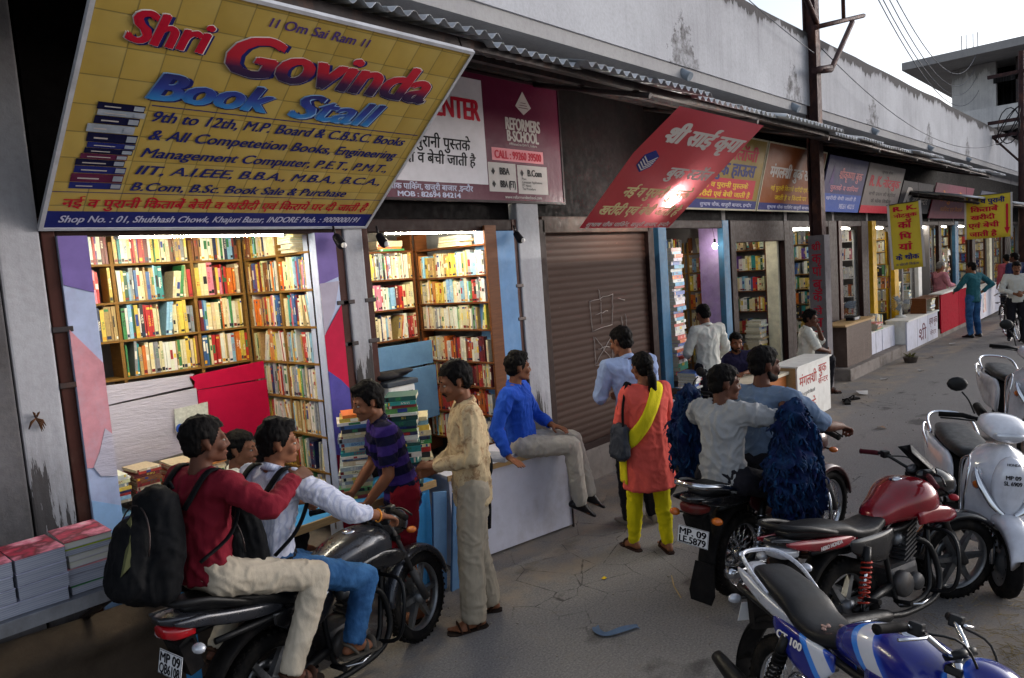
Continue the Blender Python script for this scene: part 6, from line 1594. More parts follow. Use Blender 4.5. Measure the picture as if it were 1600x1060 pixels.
    # ---- lower garment
    if S.get('legs'):
        g = MB(); w = S.get('legw', 1.0)*s; hem = S.get('leghem', .98)
        g.ells((J['pelvis']+V((0, 0, .06*s)), V((.105, .142, .03))*fat, PR), (J['pelvis'], V((.112, .15, .06))*fat, PR), (J['hipL'], .095*s), (J['hipR'], .095*s))
        for q in 'LR':
            hp_, kn, an = J['hip'+q], J['kn'+q], J['an'+q]; e = kn.lerp(an, hem)
            g.ells((hp_, .1*s), (hp_.lerp(kn, .5), .083*w), (kn, .071*w)); g.ells((kn, .071*w), (kn.lerp(e, .5), .066*w), (e, .057*w*S.get('cuff', 1.0)))
        me = g.remesh(vox*1.15, 3, .6); crumple(me, S.get('legfold', .0058)*s, 8/s, .9, 3)
        bm = bmesh.new(); bm.from_mesh(me); kill = []
        for f in bm.faces:
            p = f.calc_center_median()
            for q in 'LR':
                kn, an = J['kn'+q], J['an'+q]; e = kn.lerp(an, hem); d = (an-kn).normalized()
                if (p-e).dot(d) > .03*s and (p-e).length < .12*s: kill.append(f)
        bmesh.ops.delete(bm, geom=list(set(kill)), context='FACES'); bm.to_mesh(me); bm.free()
        lo = link(S.get('legname', 'trousers'), me, S['legs'], t); sm_ = lo.modifiers.new('t', 'SOLIDIFY'); sm_.thickness = .004; sm_.offset = 0
    if S.get('belt'):
        MB().tube([J['pelvis']+V((0, 0, .045*s))+PR @ V((.128*fat*math.cos(a), .166*fat*math.sin(a), 0)) for a in [2*PI*k/28 for k in range(28)]], .016*s, 6, True, flat=.4).build('belt', MATTE, t, True)
    # ---- footwear
    for q in 'LR':
        an = J['an'+q]; fd = V(J['ft'+q]).normalized(); fu = V((0, 0, 1)); fu = (fu-fd*fu.dot(fd)).normalized(); fl = fu.cross(fd); FRM = Matrix((fd, fl, fu)).transposed()
        P = lambda x, y, zz: an+FRM @ V((x*s, y*s, zz*s))
        if S.get('shoe') == 'closed':
            g = MB(); g.ells((P(-.01, 0, -.0), .044*s), (P(-.055, 0, -.05), V((.032, .036, .03))*s, FRM), (P(.1, 0, -.05), V((.045, .045, .026))*s, FRM)); g.ells((P(.06, 0, -.05), V((.05, .046, .028))*s, FRM), (P(.17, 0, -.062), V((.03, .03, .018))*s, FRM))
            link('shoe', g.remesh(.008, 2), S.get('shoemat', M('black_leather', '#17151a', .35)), t)
        elif S.get('shoe') != 'bare':
            g = MB(); pl = [(-.085, -.02), (-.06, -.036), (.04, -.042), (.13, -.05), (.175, -.03), (.185, 0), (.175, .03), (.13, .05), (.04, .042), (-.06, .036), (-.085, .02)]
            g.prism([(a*s, b*s) for a, b in pl], P(0, 0, -.092), fd, fl, .017*s); g.build('sandal_sole', S.get('sole', SOLE), t)
            for x in (.05, .1) if S.get('shoe') == 'sandal' else (.085,):
                MB().tube([P(x, -.046, -.075), P(x+.01, -.03, -.036), P(x+.012, 0, -.027), P(x+.01, .03, -.036), P(x, .046, -.075)], .016*s, 8, sm=3, flat=.35).build('sandal_strap', S.get('strap', STRAP), t, True)
            if S.get('shoe') == 'sandal': MB().tube([P(.0, -.038, -.07), P(-.045, -.034, -.02), P(-.058, 0, -.012), P(-.045, .034, -.02), P(.0, .038, -.07)], .009*s, 6, sm=3).build('sandal_strap', S.get('strap', STRAP), t, True)
    t['_j'] = 0
    del t['_j']
    return t, J, (lambda p: Matrix.Translation((loc[0], loc[1], z)) @ Matrix.Rotation(heading, 4, 'Z') @ V(p))
# ---------------------------------------------------------------- the people in the street, front to back
F_ = fabric
MAROON = F_('maroon_knit', '#6d1826', .12, .5); CREAMT = F_('cream_chino', '#aca190', .1, .5); PIN = F_('pinstripe_cotton', '#b9bccc', .05, .5, pattern='pin', pcol='#a4a9c0', scale=.014); JEANS = F_('blue_denim', '#23466f', .25, .6, 500, .85, 'wash', '#4a79ab', 5)
DARKT = F_('dark_trouser', '#1d1c22', .15, .4); BANDS = F_('purple_band_polo', '#352464', .1, .4, pattern='band', pcol='#12112a', scale=.115); REDS = F_('red_shorts', '#6b0f1d', .12, .4)
BLOT = F_('cream_print_shirt', '#bda784', .08, .5, pattern='blot', pcol='#7d5b3e', scale=16); BEIGET = F_('beige_trouser', '#9a8f7e', .08, .5); ROYAL = F_('royal_shirt', '#2148a8', .12, .6); STONE = F_('stone_trouser', '#a39d95', .08, .6)
LBLUE = F_('light_blue_shirt', '#8e9fc4', .08, .5); CORAL = F_('coral_kurta', '#cf564c', .1, .5); YELL = F_('yellow_leggings', '#bdb114', .1, .4); YELS = F_('yellow_scarf', '#cfc01f', .1, .6); GREYT = F_('grey_tee', '#8f9092', .1, .6); SLATE = F_('slate_shirt', '#5d6e86', .1, .5)
WHT = F_('white_shirt_cloth', '#c3c2ba', .06, .5); PURP = F_('dark_purple_shirt', '#2b2740', .12, .4); TEAL = F_('teal_shirt', '#2b5c66', .12, .4); PINKS = F_('pink_shirt', '#b97a86', .1, .4); NAVYS = F_('navy_shirt', '#2a3350', .1, .4); ROSE = F_('rose_shirt', '#a84f58', .1, .4)
BROWNSHOE = M('grey_shoe', '#77706a', .7)
def ride(**k):
    d = dict(hipL=(.20, .10, .87), hipR=(.20, -.10, .87), knL=(.66, .22, .66), knR=(.66, -.22, .66), anL=(.40, .24, .335), anR=(.42, -.25, .335), ftL=(1, .1, -.1), ftR=(1, -.1, -.1))
    d.update(k); return d
RB1 = (1.49, 3.27)
person('young man in a maroon sweater riding pillion, hand on the rider\'s shoulder, black backpack on', RB1, A1,
    dict(skin=SKIN[1], shirt=MAROON, sleeve=.93, hem=.1, seated=True, legs=CREAMT, legw=1.0, shoe='sandal', face=True, vol=1.04),
    dict(pelvis=(-.16, 0, .965), neck=(-.13, 0, 1.435), head=(-.085, 0, 1.575), hyaw=-22, shL=(-.14, .175, 1.395), shR=(-.12, -.185, 1.395), elR=(-.02, -.375, 1.27), wrR=(.20, -.29, 1.345), hdR=(.9, .3, .05), pnR=(.1, .6, -.7), curlR=12, elL=(.0, .26, 1.17), wrL=(.16, .2, 1.12),
         hipL=(-.14, .11, .93), hipR=(-.14, -.11, .93), knL=(.28, .27, .78), knR=(.30, -.26, .79), anL=(.02, .26, .42), anR=(.08, -.265, .38), ftL=(1, .1, -.15), ftR=(1, -.15, -.15)), .925, z=.07)
person('rider in a white pinstriped shirt and blue jeans gripping the handlebar of the black motorcycle', RB1, A1,
    dict(skin=SKIN[0], shirt=PIN, sleeve=.72, hem=.08, seated=True, collar=True, legs=JEANS, legw=1.02, belt=True, shoe='sandal', vol=1.03, quiff=True, sole=M('grey_sandal', '#4d4740', .8), strap=M('grey_sandal', '#4d4740')),
    ride(pelvis=(.19, 0, .89), neck=(.29, 0, 1.36), head=(.335, 0, 1.50), hyaw=-32, hpitch=4, shL=(.28, .185, 1.32), shR=(.29, -.185, 1.32), elR=(.51, -.33, 1.11), wrR=(.72, -.33, 1.02), hdR=(.8, -.1, -.35), pnR=(.2, 0, -1), curlR=48, elL=(.5, .33, 1.11), wrL=(.72, .36, 1.02), hdL=(.8, .1, -.35), pnL=(.2, 0, -1), curlL=48, anR=(.50, -.26, .38), anL=(.45, .26, .38)), .93, z=.03)
def cloth_mat(key, col, rough=.75): return M(key, col, rough, var=.2, bump=.3, bscale=300, dirt=.25, dirtcol='#3a3836')
def backpack(label, B, A, c, size, tilt, mat, trim, straps, z0=0.0):
    t = thing('backpack', label, 'backpack', (B[0], B[1], z0), A); t.scale = (.93, .93, .93)
    rot = Matrix.Rotation(R(tilt), 3, 'Y'); c = V(c); w, d, h = size
    P = lambda x, y, z: c+rot @ V((x*d, y*w, z*h))
    m = MB(); m.ells((P(0, 0, .34), V((.36*d, .34*w, .16*h)), rot), (P(.05, 0, 0), V((.45*d, .48*w, .2*h)), rot), (P(.0, 0, -.38), V((.5*d, .46*w, .12*h)), rot)); m.ells((P(-.38, 0, .06), V((.26*d, .34*w, .2*h)), rot), (P(-.42, 0, -.3), V((.3*d, .38*w, .15*h)), rot))
    link('bag_body', crumple(m.remesh(.011, 3), .006, 9), mat, t)
    z = MB(); z.tube([P(-.34, .37*math.cos(a), .02+.32*math.sin(a)) for a in [R(k) for k in range(-20, 201, 14)]], .004, 5).build('zip', STEELDK, t, True)
    if trim:
        m = MB(); m.hull([P(-.50, -.10, .27), P(-.57, -.22, .08), P(-.66, -.25, -.16), P(-.66, -.19, -.2), P(-.52, -.02, .2), P(-.5, -.14, .2), P(-.55, -.28, -.1)]); m.build('trim_panel', trim, t)
    for pts in straps: MB().tube(pts, .024, 8, sm=5, flat=.35).build('shoulder_strap', mat, t, True)
    MB().tube([P(.25, -.06, .46), P(.22, 0, .51), P(.25, .06, .46)], .008, 6, sm=4).build('top_loop', mat, t, True)
    return t
BAGB = cloth_mat('bag_black', '#0c0d10'); OLIVE = cloth_mat('bag_olive', '#5b5c3c')
backpack('slouchy black backpack with an olive panel on the maroon-sweatered pillion\'s back', RB1, A1, (-.41, -.02, 1.19), (.36, .26, .54), 12, BAGB, OLIVE,
    [[(-.30, -.12, 1.33), (-.16, -.125, 1.475), (-.05, -.13, 1.42), (-.05, -.165, 1.30), (-.13, -.2, 1.17), (-.28, -.17, 1.08)], [(-.30, .12, 1.33), (-.16, .125, 1.475), (-.05, .13, 1.42), (-.05, .165, 1.30), (-.13, .2, 1.17), (-.28, .17, 1.08)]], .05)
backpack('square black rucksack on the pinstriped rider\'s back, squeezed between the two riders', RB1, A1, (.03, -.04, 1.10), (.33, .2, .52), -4, BAGB, None,
    [[(.12, -.12, 1.30), (.26, -.125, 1.41), (.37, -.13, 1.33), (.36, -.165, 1.22), (.25, -.19, 1.09), (.12, -.17, 1.0)], [(.12, .12, 1.30), (.26, .125, 1.41), (.37, .13, 1.33), (.36, .165, 1.22), (.25, .19, 1.09), (.12, .17, 1.0)]], .015)
def wristband(B, A, p, d, r, mat, label):
    o = MB().lathe([(r, -.006), (r+.005, 0), (r, .006), (r-.004, 0)], (0, 0, 0), d, 16, True).build('wristband', mat, None, True)
    o.matrix_world = Matrix.Translation((B[0], B[1], .0)) @ Matrix.Rotation(A, 4, 'Z') @ Matrix.Translation(p); tag(o, label, 'wristband')
wristband(RB1, A1, (.648, -.306, .985), (.8, -.15, -.18), .031, INK['orange'], 'orange thread band on the pinstriped rider\'s wrist'); wristband(RB1, A1, (.165, -.272, 1.309), (.85, .35, .35), .033, INK['red'], 'red thread band on the maroon pillion\'s wrist')
person('boy stallholder sitting low inside the first stall, seen between the two riders', (2.05, 4.42), R(-28), dict(skin=SKIN[0], shirt=WHT, sleeve=.45, seated=True, legs=DARKT, shoe='bare'),
    dict(pelvis=(0, 0, .58), neck=(.04, 0, 1.02), head=(.08, 0, 1.155), hyaw=-18, hpitch=3, shL=(.03, .165, .98), shR=(.03, -.165, .98), elL=(.1, .22, .78), elR=(.1, -.22, .78), wrL=(.3, .12, .80), wrR=(.3, -.12, .80), hipL=(0, .09, .55), hipR=(0, -.09, .55), knL=(.38, .12, .55), knR=(.38, -.12, .55), anL=(.36, .12, .42), anR=(.36, -.12, .42)), .97, z=.075)
person('boy in a purple banded polo shirt and red shorts bending to the book piles', (2.82, 3.7), R(150), dict(skin=SKIN[0], shirt=BANDS, sleeve=.36, hem=.12, collar=True, legs=REDS, leghem=.25, legw=1.15, legname='shorts', shoe='flip', vol=1.06, quiff=True),
    dict(pelvis=(-.02, 0, .90), neck=(.10, 0, 1.36), head=(.155, 0, 1.50), hpitch=12, hyaw=6, shL=(.08, .17, 1.32), shR=(.10, -.17, 1.32), elL=(.09, .22, 1.05), elR=(.14, -.2, 1.05), wrL=(.24, .17, .87), wrR=(.30, -.12, .88), curlL=30, curlR=30, hipL=(-.02, .09, .87), hipR=(-.02, -.09, .87), knL=(.03, .1, .47), knR=(.0, -.1, .48), anL=(-.02, .12, .09), anR=(-.07, -.12, .09), ftR=(1, -.25, 0)), .96)
person('man in a cream printed shirt and beige trousers standing with hands together', (3.04, 3.25), R(142), dict(skin=SKIN[0], shirt=BLOT, sleeve=.93, hem=.13, flare=1.04, belly=.015, collar=True, legs=BEIGET, legw=1.16, cuff=1.25, shoe='sandal', tache=True, vol=1.05),
    dict(head=(.05, 0, 1.57), hpitch=13, hyaw=4, elL=(.0, .25, 1.13), elR=(.02, -.25, 1.12), wrL=(.24, .09, 1.07), wrR=(.25, -.05, 1.0), hdL=(.8, -.6, .1), hdR=(.8, .55, .15), pnL=(0, -.5, -.8), pnR=(0, .8, .3), curlL=42, curlR=42, anL=(.06, .10, .085), anR=(-.06, -.11, .085), knL=(.05, .10, .49), knR=(-.0, -.10, .49)), .985)
person('man in a royal blue shirt sitting on the white counter, looking away up the street', (4.27, 3.93), R(-62), dict(skin=SKIN[0], shirt=ROYAL, sleeve=.92, hem=.1, seated=True, seatfwd=True, collar=True, legs=STONE, legw=1.06, cuff=1.1, shoe='closed', vol=1.03, quiff=True),
    dict(pelvis=(0, .0, .83), neck=(-.03, .0, 1.31), head=(.01, .01, 1.455), hyaw=40, shL=(-.02, .185, 1.265), shR=(-.05, -.185, 1.265), elR=(-.13, -.30, 1.01), wrR=(-.02, -.36, .79), hdR=(.6, -.35, -.2), pnR=(0, 0, -1), curlR=10, elL=(.06, .26, 1.02), wrL=(.24, .13, .94), hdL=(.8, -.2, -.2), pnL=(0, 0, -1), curlL=15,
         hipL=(.02, .095, .815), hipR=(.02, -.095, .815), knL=(.40, .20, .80), knR=(.42, .02, .79), anL=(.50, .21, .33), anR=(.44, .10, .29), ftL=(.8, .4, -.5), ftR=(.8, .5, -.55)), .975)
wm, J, X = person('woman in a coral kurta and yellow leggings seen from behind, long ponytail', (4.58, 2.93), R(60), dict(skin=SKIN[0], shirt=CORAL, kurta=True, fold=.006, sleeve=.56, hem=.36, flare=1.2, fat=1.22, legs=YELL, legw=.98, cuff=.85, legname='leggings', shoe='flip', sole=M('dark_sandal', '#30211d', .7), pony=True, nape=-.0, vol=1.02),
    dict(shL=(-.005, .165, 1.375), shR=(-.005, -.165, 1.375), head=(.03, 0, 1.565), hyaw=6, elL=(.03, .22, 1.12), elR=(.05, -.22, 1.12), wrL=(.2, .16, 1.05), wrR=(.24, -.12, 1.1), curlL=40, curlR=40, anL=(.10, .13, .085), anR=(-.07, -.10, .085), knL=(.07, .11, .49), knR=(-.02, -.09, .49)), .90)
def ribbon(pts, w, wd, n=6):
    P = catmull(pts, n); m = MB(); W = catmull([V(q) for q in wd], n); rows = []
    for p, q in zip(P, W): rows.append([m.bm.verts.new(p+q.normalized()*w*(k/4-.5)+V((0, 0, .004*math.sin(k*2.2)))) for k in range(5)])
    for a, b in zip(rows, rows[1:]):
        for k in range(4): m._face((a[k], a[k+1], b[k+1], b[k]), True)
    return m
so = ribbon([(.09, -.10, 1.16), (.09, -.09, 1.24), (.0, -.08, 1.305), (-.09, -.06, 1.28), (-.145, .01, 1.16), (-.155, .09, 1.03), (-.12, .17, .93), (-.02, .215, .84), (.02, .21, .72), (.01, .215, .56)], .105, [(0, 1, 0), (0, 1, .1), (0, 1, .3), (0, .8, .6), (0, .7, .75), (0, .6, .8), (.3, .4, .8), (.8, .2, .3), (1, 0, 0), (1, 0, 0)]).build('dupatta', YELS, wm)
q = so.modifiers.new('t', 'SOLIDIFY'); q.thickness = .012
hb = thing('handbag', 'slouchy dark grey shoulder bag hanging from the shoulder of the woman in coral', 'handbag', (4.58, 2.93, 0), R(60))
m = MB(); m.ells(((-.03, .235, .98), (.10, .05, .05)), ((-.03, .25, .80), (.125, .062, .05))); link('bag_body', crumple(m.remesh(.011, 3), .008, 11), cloth_mat('handbag_grey', '#34373f', .55), hb)
for dx in (-.06, .05): MB().tube([(-.03+dx, .24, 1.0), (-.02+dx*.6, .215, 1.15), (-.01+dx*.3, .16, 1.305), (0+dx*.3, .12, 1.30)], .011, 6, sm=5, flat=.5).build('strap', MATTE, hb, True)
person('man in a pale blue shirt standing beyond the woman in coral, back to the viewer', (5.02, 3.32), R(62), dict(skin=SKIN[0], shirt=LBLUE, sleeve=.9, hem=.1, collar=True, fat=1.1, legs=DARKT, legw=1.1, shoe='closed', shoemat=BROWNSHOE),
    dict(pelvis=(0, -.03, .93), neck=(.05, .02, 1.40), head=(.09, .04, 1.545), hyaw=20, hpitch=10, shL=(.04, .21, 1.36), shR=(.04, -.18, 1.37), elL=(.10, .26, 1.1), elR=(.1, -.25, 1.1), wrL=(.3, .16, 1.06), wrR=(.3, -.1, 1.06)), 1.0)
person('boy in a loose grey t-shirt on the pillion seat, arms spread over the blue bundles', B2, A2, dict(skin=SKIN[1], shirt=GREYT, sleeve=.40, hem=.18, flare=1.08, seated=True, legs=DARKT, shoe='flip', vol=1.0, fold=.012),
    dict(pelvis=(-.13, 0, .92), neck=(-.09, .02, 1.385), head=(-.045, .02, 1.515), hyaw=-38, hpitch=4, shL=(-.10, .185, 1.345), shR=(-.09, -.165, 1.345), elL=(.06, .34, 1.24), elR=(.10, -.33, 1.27), wrL=(.27, .22, 1.31), wrR=(.30, -.2, 1.34), hdL=(.6, -.6, 0), hdR=(.6, .6, 0), pnL=(.2, 0, -1), pnR=(.2, 0, -1),
         hipL=(-.12, .11, .90), hipR=(-.12, -.11, .90), knL=(.28, .24, .76), knR=(.28, -.24, .76), anL=(.02, .25, .42), anR=(.04, -.25, .40)), .95, z=-.045)
person('rider in a slate blue shirt ahead of the boy in grey, holding the bars', B2, A2, dict(skin=SKIN[1], shirt=SLATE, sleeve=.45, hem=.1, seated=True, legs=DARKT, shoe='flip', fat=1.08, beard=True),
    ride(pelvis=(.26, 0, .88), neck=(.36, 0, 1.36), head=(.405, 0, 1.50), hyaw=-30, shL=(.34, .20, 1.31), shR=(.35, -.20, 1.31), elL=(.52, .34, 1.1), elR=(.54, -.34, 1.1), wrL=(.70, .36, 1.07), wrR=(.71, -.36, 1.07), hdL=(.8, 0, -.3), hdR=(.8, 0, -.3), pnL=(.2, 0, -1), pnR=(.2, 0, -1), curlL=48, curlR=48), z=-.05)
DENIM = F_('indigo_scrap', '#0e1638', .45, .6, 300, .9, 'wash', '#163555', 9); DENIM2 = F_('teal_scrap', '#0f2e50', .4, .5, 300)
def bundle(label, c, size, n, seed):
    rr = random.Random(seed); C_ = Matrix.Translation((B2[0], B2[1], 0)) @ Matrix.Rotation(A2, 4, 'Z') @ V(c)
    t = thing('fringed_bundle', label, 'bundle', C_, A2, None); sx, sy, h = size
    m = MB(); m.ells(((.02, 0, h*.42), (sx*.35, sy*.5, h*.07)), ((-.1*sx, 0, h*.12), (sx*.85, sy*.75, h*.14))); m.ells(((-.1*sx, 0, h*.12), (sx*.85, sy*.8, h*.14)), ((.15*sx, 0, -h*.2), (sx*.95, sy*.85, h*.12)))
    m.ells(((.2*sx, 0, -h*.2), (sx*.9, sy*.8, h*.12)), ((.1*sx, 0, -h*.44), (sx*.55, sy*.6, h*.05))); m.ells(((-.6*sx, -.1*sy, -h*.12), (sx*.35, sy*.5, h*.1)))
    me = crumple(m.remesh(.012, 2), .042, 7, .45, seed); co = [v.co.copy() for v in me.vertices]; no = [v.normal.copy() for v in me.vertices]
    link('core', me, DENIM, t)
    for mt, cnt in ((DENIM, n), (DENIM2, n//3)):
        m = MB()
        for k in range(cnt):
            i = rr.randrange(len(co)); p = co[i].copy(); nn = no[i]; ln = rr.uniform(.03, .085)
            g_ = V((rr.uniform(-.5, .5), rr.uniform(-.5, .5), -1)); d = (g_-nn*g_.dot(nn)*.8).normalized(); P = [p-nn*.006]
            for q in range(4):
                p = p+d*ln/4+nn*(.003 if q < 2 else -.005); P.append(p.copy()); d = (d+V((rr.uniform(-.5, .5), rr.uniform(-.5, .5), rr.uniform(-.5, .2)))).normalized()
            m.tube(P, [.004, .011, .010, .005], 4, flat=.18, caps=False)
        tag(m.build('strands', mt, t, True), kind='stuff')
    return t
bundle('big dark blue bundle of fringed cloth strips on the laden motorcycle', (.05, -.385, .88), (.215, .15, .84), 1300, 4)
bundle('smaller dark blue bundle of fringed cloth strips beyond the boy in grey', (.10, .40, .98), (.14, .15, .66), 520, 9)
# customers and stallholders down the row
person('customer in a white shirt and dark trousers seen from behind at the wooden desk', (7.92, 4.15), R(62), dict(skin=SKIN[0], shirt=WHT, sleeve=.92, hem=.1, collar=True, legs=DARKT, shoe='closed', vol=1.0), dict(hpitch=18, head=(.06, 0, 1.565), elL=(.05, .26, 1.12), elR=(.02, -.28, 1.12), wrL=(.24, .14, 1.04), wrR=(.22, -.22, .95)), .965, .009)
person('bearded man in a dark purple shirt sitting behind the wooden desk', (8.75, 4.2), R(-148), dict(skin=SKIN[0], shirt=PURP, sleeve=.75, seated=True, collar=True, legs=DARKT, shoe='closed', beard=True, fat=1.08),
    dict(pelvis=(0, 0, .50), neck=(.09, 0, .95), head=(.13, 0, 1.085), hyaw=10, hpitch=6, shL=(.07, .19, .91), shR=(.07, -.19, .91), elL=(.22, .27, .74), elR=(.22, -.27, .74), wrL=(.42, .08, .745), wrR=(.42, -.1, .745), pnL=(0, 0, -1), pnR=(0, 0, -1), hipL=(0, .1, .48), hipR=(0, -.1, .48), knL=(.36, .12, .5), knR=(.36, -.12, .5), anL=(.2, .12, .09), anR=(.2, -.12, .09)), 1.0, .009)
person('man in a white shirt sitting with his chin on his fist beside the lettered counter', (10.38, 3.92), R(-62), dict(skin=SKIN[1], shirt=WHT, sleeve=.48, hem=.1, seated=True, seatfwd=True, collar=True, legs=DARKT, shoe='flip', vol=1.02, quiff=True),
    dict(pelvis=(0, 0, .64), neck=(.04, .02, 1.10), head=(.09, .03, 1.235), hyaw=-22, hpitch=4, shL=(.03, .2, 1.06), shR=(.03, -.16, 1.06), elL=(.27, .2, .86), wrL=(.2, .06, 1.09), hdL=(-.3, -.1, .7), pnL=(-.8, -.4, 0), curlL=60, elR=(.14, -.2, .83), wrR=(.30, .0, .76), hipL=(0, .1, .62), hipR=(0, -.1, .62), knL=(.30, .32, .64), knR=(.36, .1, .62), anL=(.28, .44, .2), anR=(.32, .16, .2)), .98, .009)
st_ = MB(); st_.lathe([(.001, .46), (.15, .46), (.16, .45), (.15, .43), (.03, .42)], (10.38, 3.94, 0), n=20)
for a in range(4): st_.tube([(10.38+.1*math.cos(a*PI/2+.6), 3.94+.1*math.sin(a*PI/2+.6), .44), (10.38+.16*math.cos(a*PI/2+.6), 3.94+.16*math.sin(a*PI/2+.6), 0)], .016, 6)
tag(st_.build('stool', MATTE), 'dark round stool under the man resting his chin', 'stool')
person('man in a teal shirt and jeans leaning at the red counter, hand on hip', (18.55, 3.3), R(58), dict(skin=SKIN[0], shirt=TEAL, sleeve=.9, hem=.12, legs=JEANS, shoe='closed'), dict(head=(.05, 0, 1.56), hyaw=20, elR=(-.1, -.42, 1.17), wrR=(-.03, -.19, 1.0), elL=(.1, .28, 1.15), wrL=(.3, .2, 1.05)), .985, .012)
person('grey-haired man in a pink shirt standing behind the red counter', (20.2, 4.3), R(-40), dict(skin=SKIN[0], shirt=PINKS, sleeve=.9, legs=DARKT, shoe='closed', hairmat=GREYHAIR, fat=1.08), dict(hpitch=10, elL=(.05, .26, 1.13), wrL=(.28, .14, 1.1), elR=(.05, -.26, 1.13), wrR=(.28, -.14, 1.1)), .98, .012)
person('man in a rose shirt half hidden beyond the man in navy', (23.9, 3.45), R(40), dict(skin=SKIN[0], shirt=ROSE, sleeve=.9, legs=DARKT, shoe='closed'), {}, .98, .013)
person('man in a navy shirt with his back turned near the far white counter', (22.3, 3.05), R(48), dict(skin=SKIN[1], shirt=NAVYS, sleeve=.9, legs=DARKT, shoe='closed'), dict(hyaw=25), 1.02, .013)
person('man in a white shirt walking a bicycle towards the viewer far up the road', (17.7, 2.40), R(-165), dict(skin=SKIN[0], shirt=WHT, sleeve=.9, hem=.06, legs=DARKT, shoe='closed', tache=True), dict(hpitch=14, elL=(.05, .27, 1.13), elR=(.05, -.27, 1.13), wrL=(.26, .07, 1.06), wrR=(.26, -.05, 1.04), curlL=45, curlR=45, anL=(.12, .11, .085), anR=(-.12, -.11, .12)), .97, .011)
# ---------------------------------------------------------------- bicycle, fans, litter and other small things
def bicycle(label, rear, heading):
    t = thing('bicycle', label, 'bicycle', (rear[0], rear[1], 0), heading)
    t.rotation_euler = (R(6), 0, heading)
    for x in (0, 1.05):
        w = MB(); w.lathe([(.325, -.012), (.31, -.014), (.31, .014), (.325, .012)], (x, 0, .34), (0, 1, 0), 36, True)
        for k in range(20):
            a = 2*PI*k/20; w.tube([(x+.02*math.cos(a+1), .02*(-1)**k, .34+.02*math.sin(a+1)), (x+.31*math.cos(a), 0, .34+.31*math.sin(a))], .0016, 4)
        wo = w.build('wheel', CHROME, t); MB().lathe([(.32, -.018), (.345, 0), (.32, .018)], (x, 0, .34), (0, 1, 0), 36, True).build('tyre', RUBBER, wo, True)
        m = MB(); m.rings([[V((x+.36*math.cos(a), y, .34+.36*math.sin(a))) for y in (-.025, 0, .025)]+[V((x+.355*math.cos(a), y, .34+.355*math.sin(a))) for y in (.025, 0, -.025)] for a in [R(k) for k in range(20, 170, 10)]]); m.build('mudguard', BLACKP, t, True)
    m = MB()
    for P in ([(0, 0, .34), (.42, 0, .30), (.30, 0, .82)], [(0, 0, .34), (.31, 0, .78)], [(.42, 0, .30), (.86, 0, .80), (.32, 0, .76)], [(.86, 0, .90), (.90, 0, .68), (1.05, 0, .34)]): m.tube(P, .016, 8)
    m.build('frame', BLACKP, t); MB().ells(((.22, 0, .90), (.06, .09, .03)), ((.38, 0, .90), (.03, .03, .02))).build('saddle', SEATV, t, True)
    MB().tube([(.80, -.28, .98), (.84, -.2, 1.02), (.86, 0, 1.0), (.84, .2, 1.02), (.80, .28, .98)], .012, 8, sm=4).build('handlebar', CHROME, t, True)
    MB().tube([(-.05, -.06, .72), (-.35, -.06, .72), (-.35, .06, .72), (-.05, .06, .72)], .008, 6).build('carrier', STEELDK, t)
    MB().lathe([(.09, -.004), (.09, .004), (.02, .006), (.02, -.006)], (.42, -.03, .30), (0, 1, 0), 20).build('chainring', CHROME, t); MB().tube([(.42, -.06, .30), (.47, -.07, .16), (.47, -.16, .16)], .01, 6).build('pedal', STEELDK, t); MB().tube([(0, .03, .34), (-.06, .08, .02)], .012, 6).build('stand', STEELDK, t)
bicycle('black bicycle wheeled beside the man in white far up the road', (18.9, 2.75), R(-160))
def fan(label, c, r, heading, mat, cage):
    t = thing('table_fan', label, 'fan', c, heading); cz = .1+r
    MB().lathe([(.001, 0), (r*.55, 0), (r*.5, .03), (.03, .05), (.02, cz-.04)], (0, 0, 0), (0, 0, 1), 18).build('base', mat, t, True); MB().cyl((-.1, 0, cz), (.0, 0, cz), .05, .04).build('motor', mat, t)
    m = MB()
    for k in range(3):
        a = 2*PI*k/3; d = V((0, math.cos(a), math.sin(a))); e = V((0, -math.sin(a), math.cos(a))); o = V((.03, 0, cz))
        m.hull([o+d*.02+e*.02, o+d*.02-e*.02, o+d*r*.85+e*r*.3+V((.02, 0, 0)), o+d*r*.8-e*r*.15-V((.02, 0, 0)), o+d*r*.4+e*r*.32, o+d*.02+V((.01, 0, 0))])
    m.build('blades', M('fan_blade', '#7b8796', .4), t)
    m = MB()
    for k in range(26):
        a = 2*PI*k/26; d = V((0, math.cos(a), math.sin(a))); m.tube([V((.10, 0, cz))+d*.02, V((.10, 0, cz))+d*r*.6, V((.03, 0, cz))+d*r, V((-.05, 0, cz))+d*r*.6, V((-.06, 0, cz))+d*.05], .0022, 4)
    for q, x in ((r, .03), (r*.6, .10)): m.lathe([(q, -.003), (q+.004, 0), (q, .003)], (x, 0, cz), (1, 0, 0), 30, True)
    m.lathe([(.001, .004), (.03, .004), (.03, 0)], (.10, 0, cz), (1, 0, 0), 14)
    m.build('cage', cage, t, True)
fan('dark table fan behind the brown counter', (13.7, 4.5, .72), .30, R(-140), MATTE, STEELDK); fan('pale table fan standing by the upright books on the white cabinet', (16.35, 4.2, .672), .20, R(-150), WHITE2, M('fan_wire', '#b9b4a8', .4))
MB_ = MB(); MB_.bx(13.4, 14.0, 4.42, 4.6, .334, .718); tag(MB_.build('crate', DKBROWN), 'dark crate carrying the table fan behind the brown counter', 'crate')
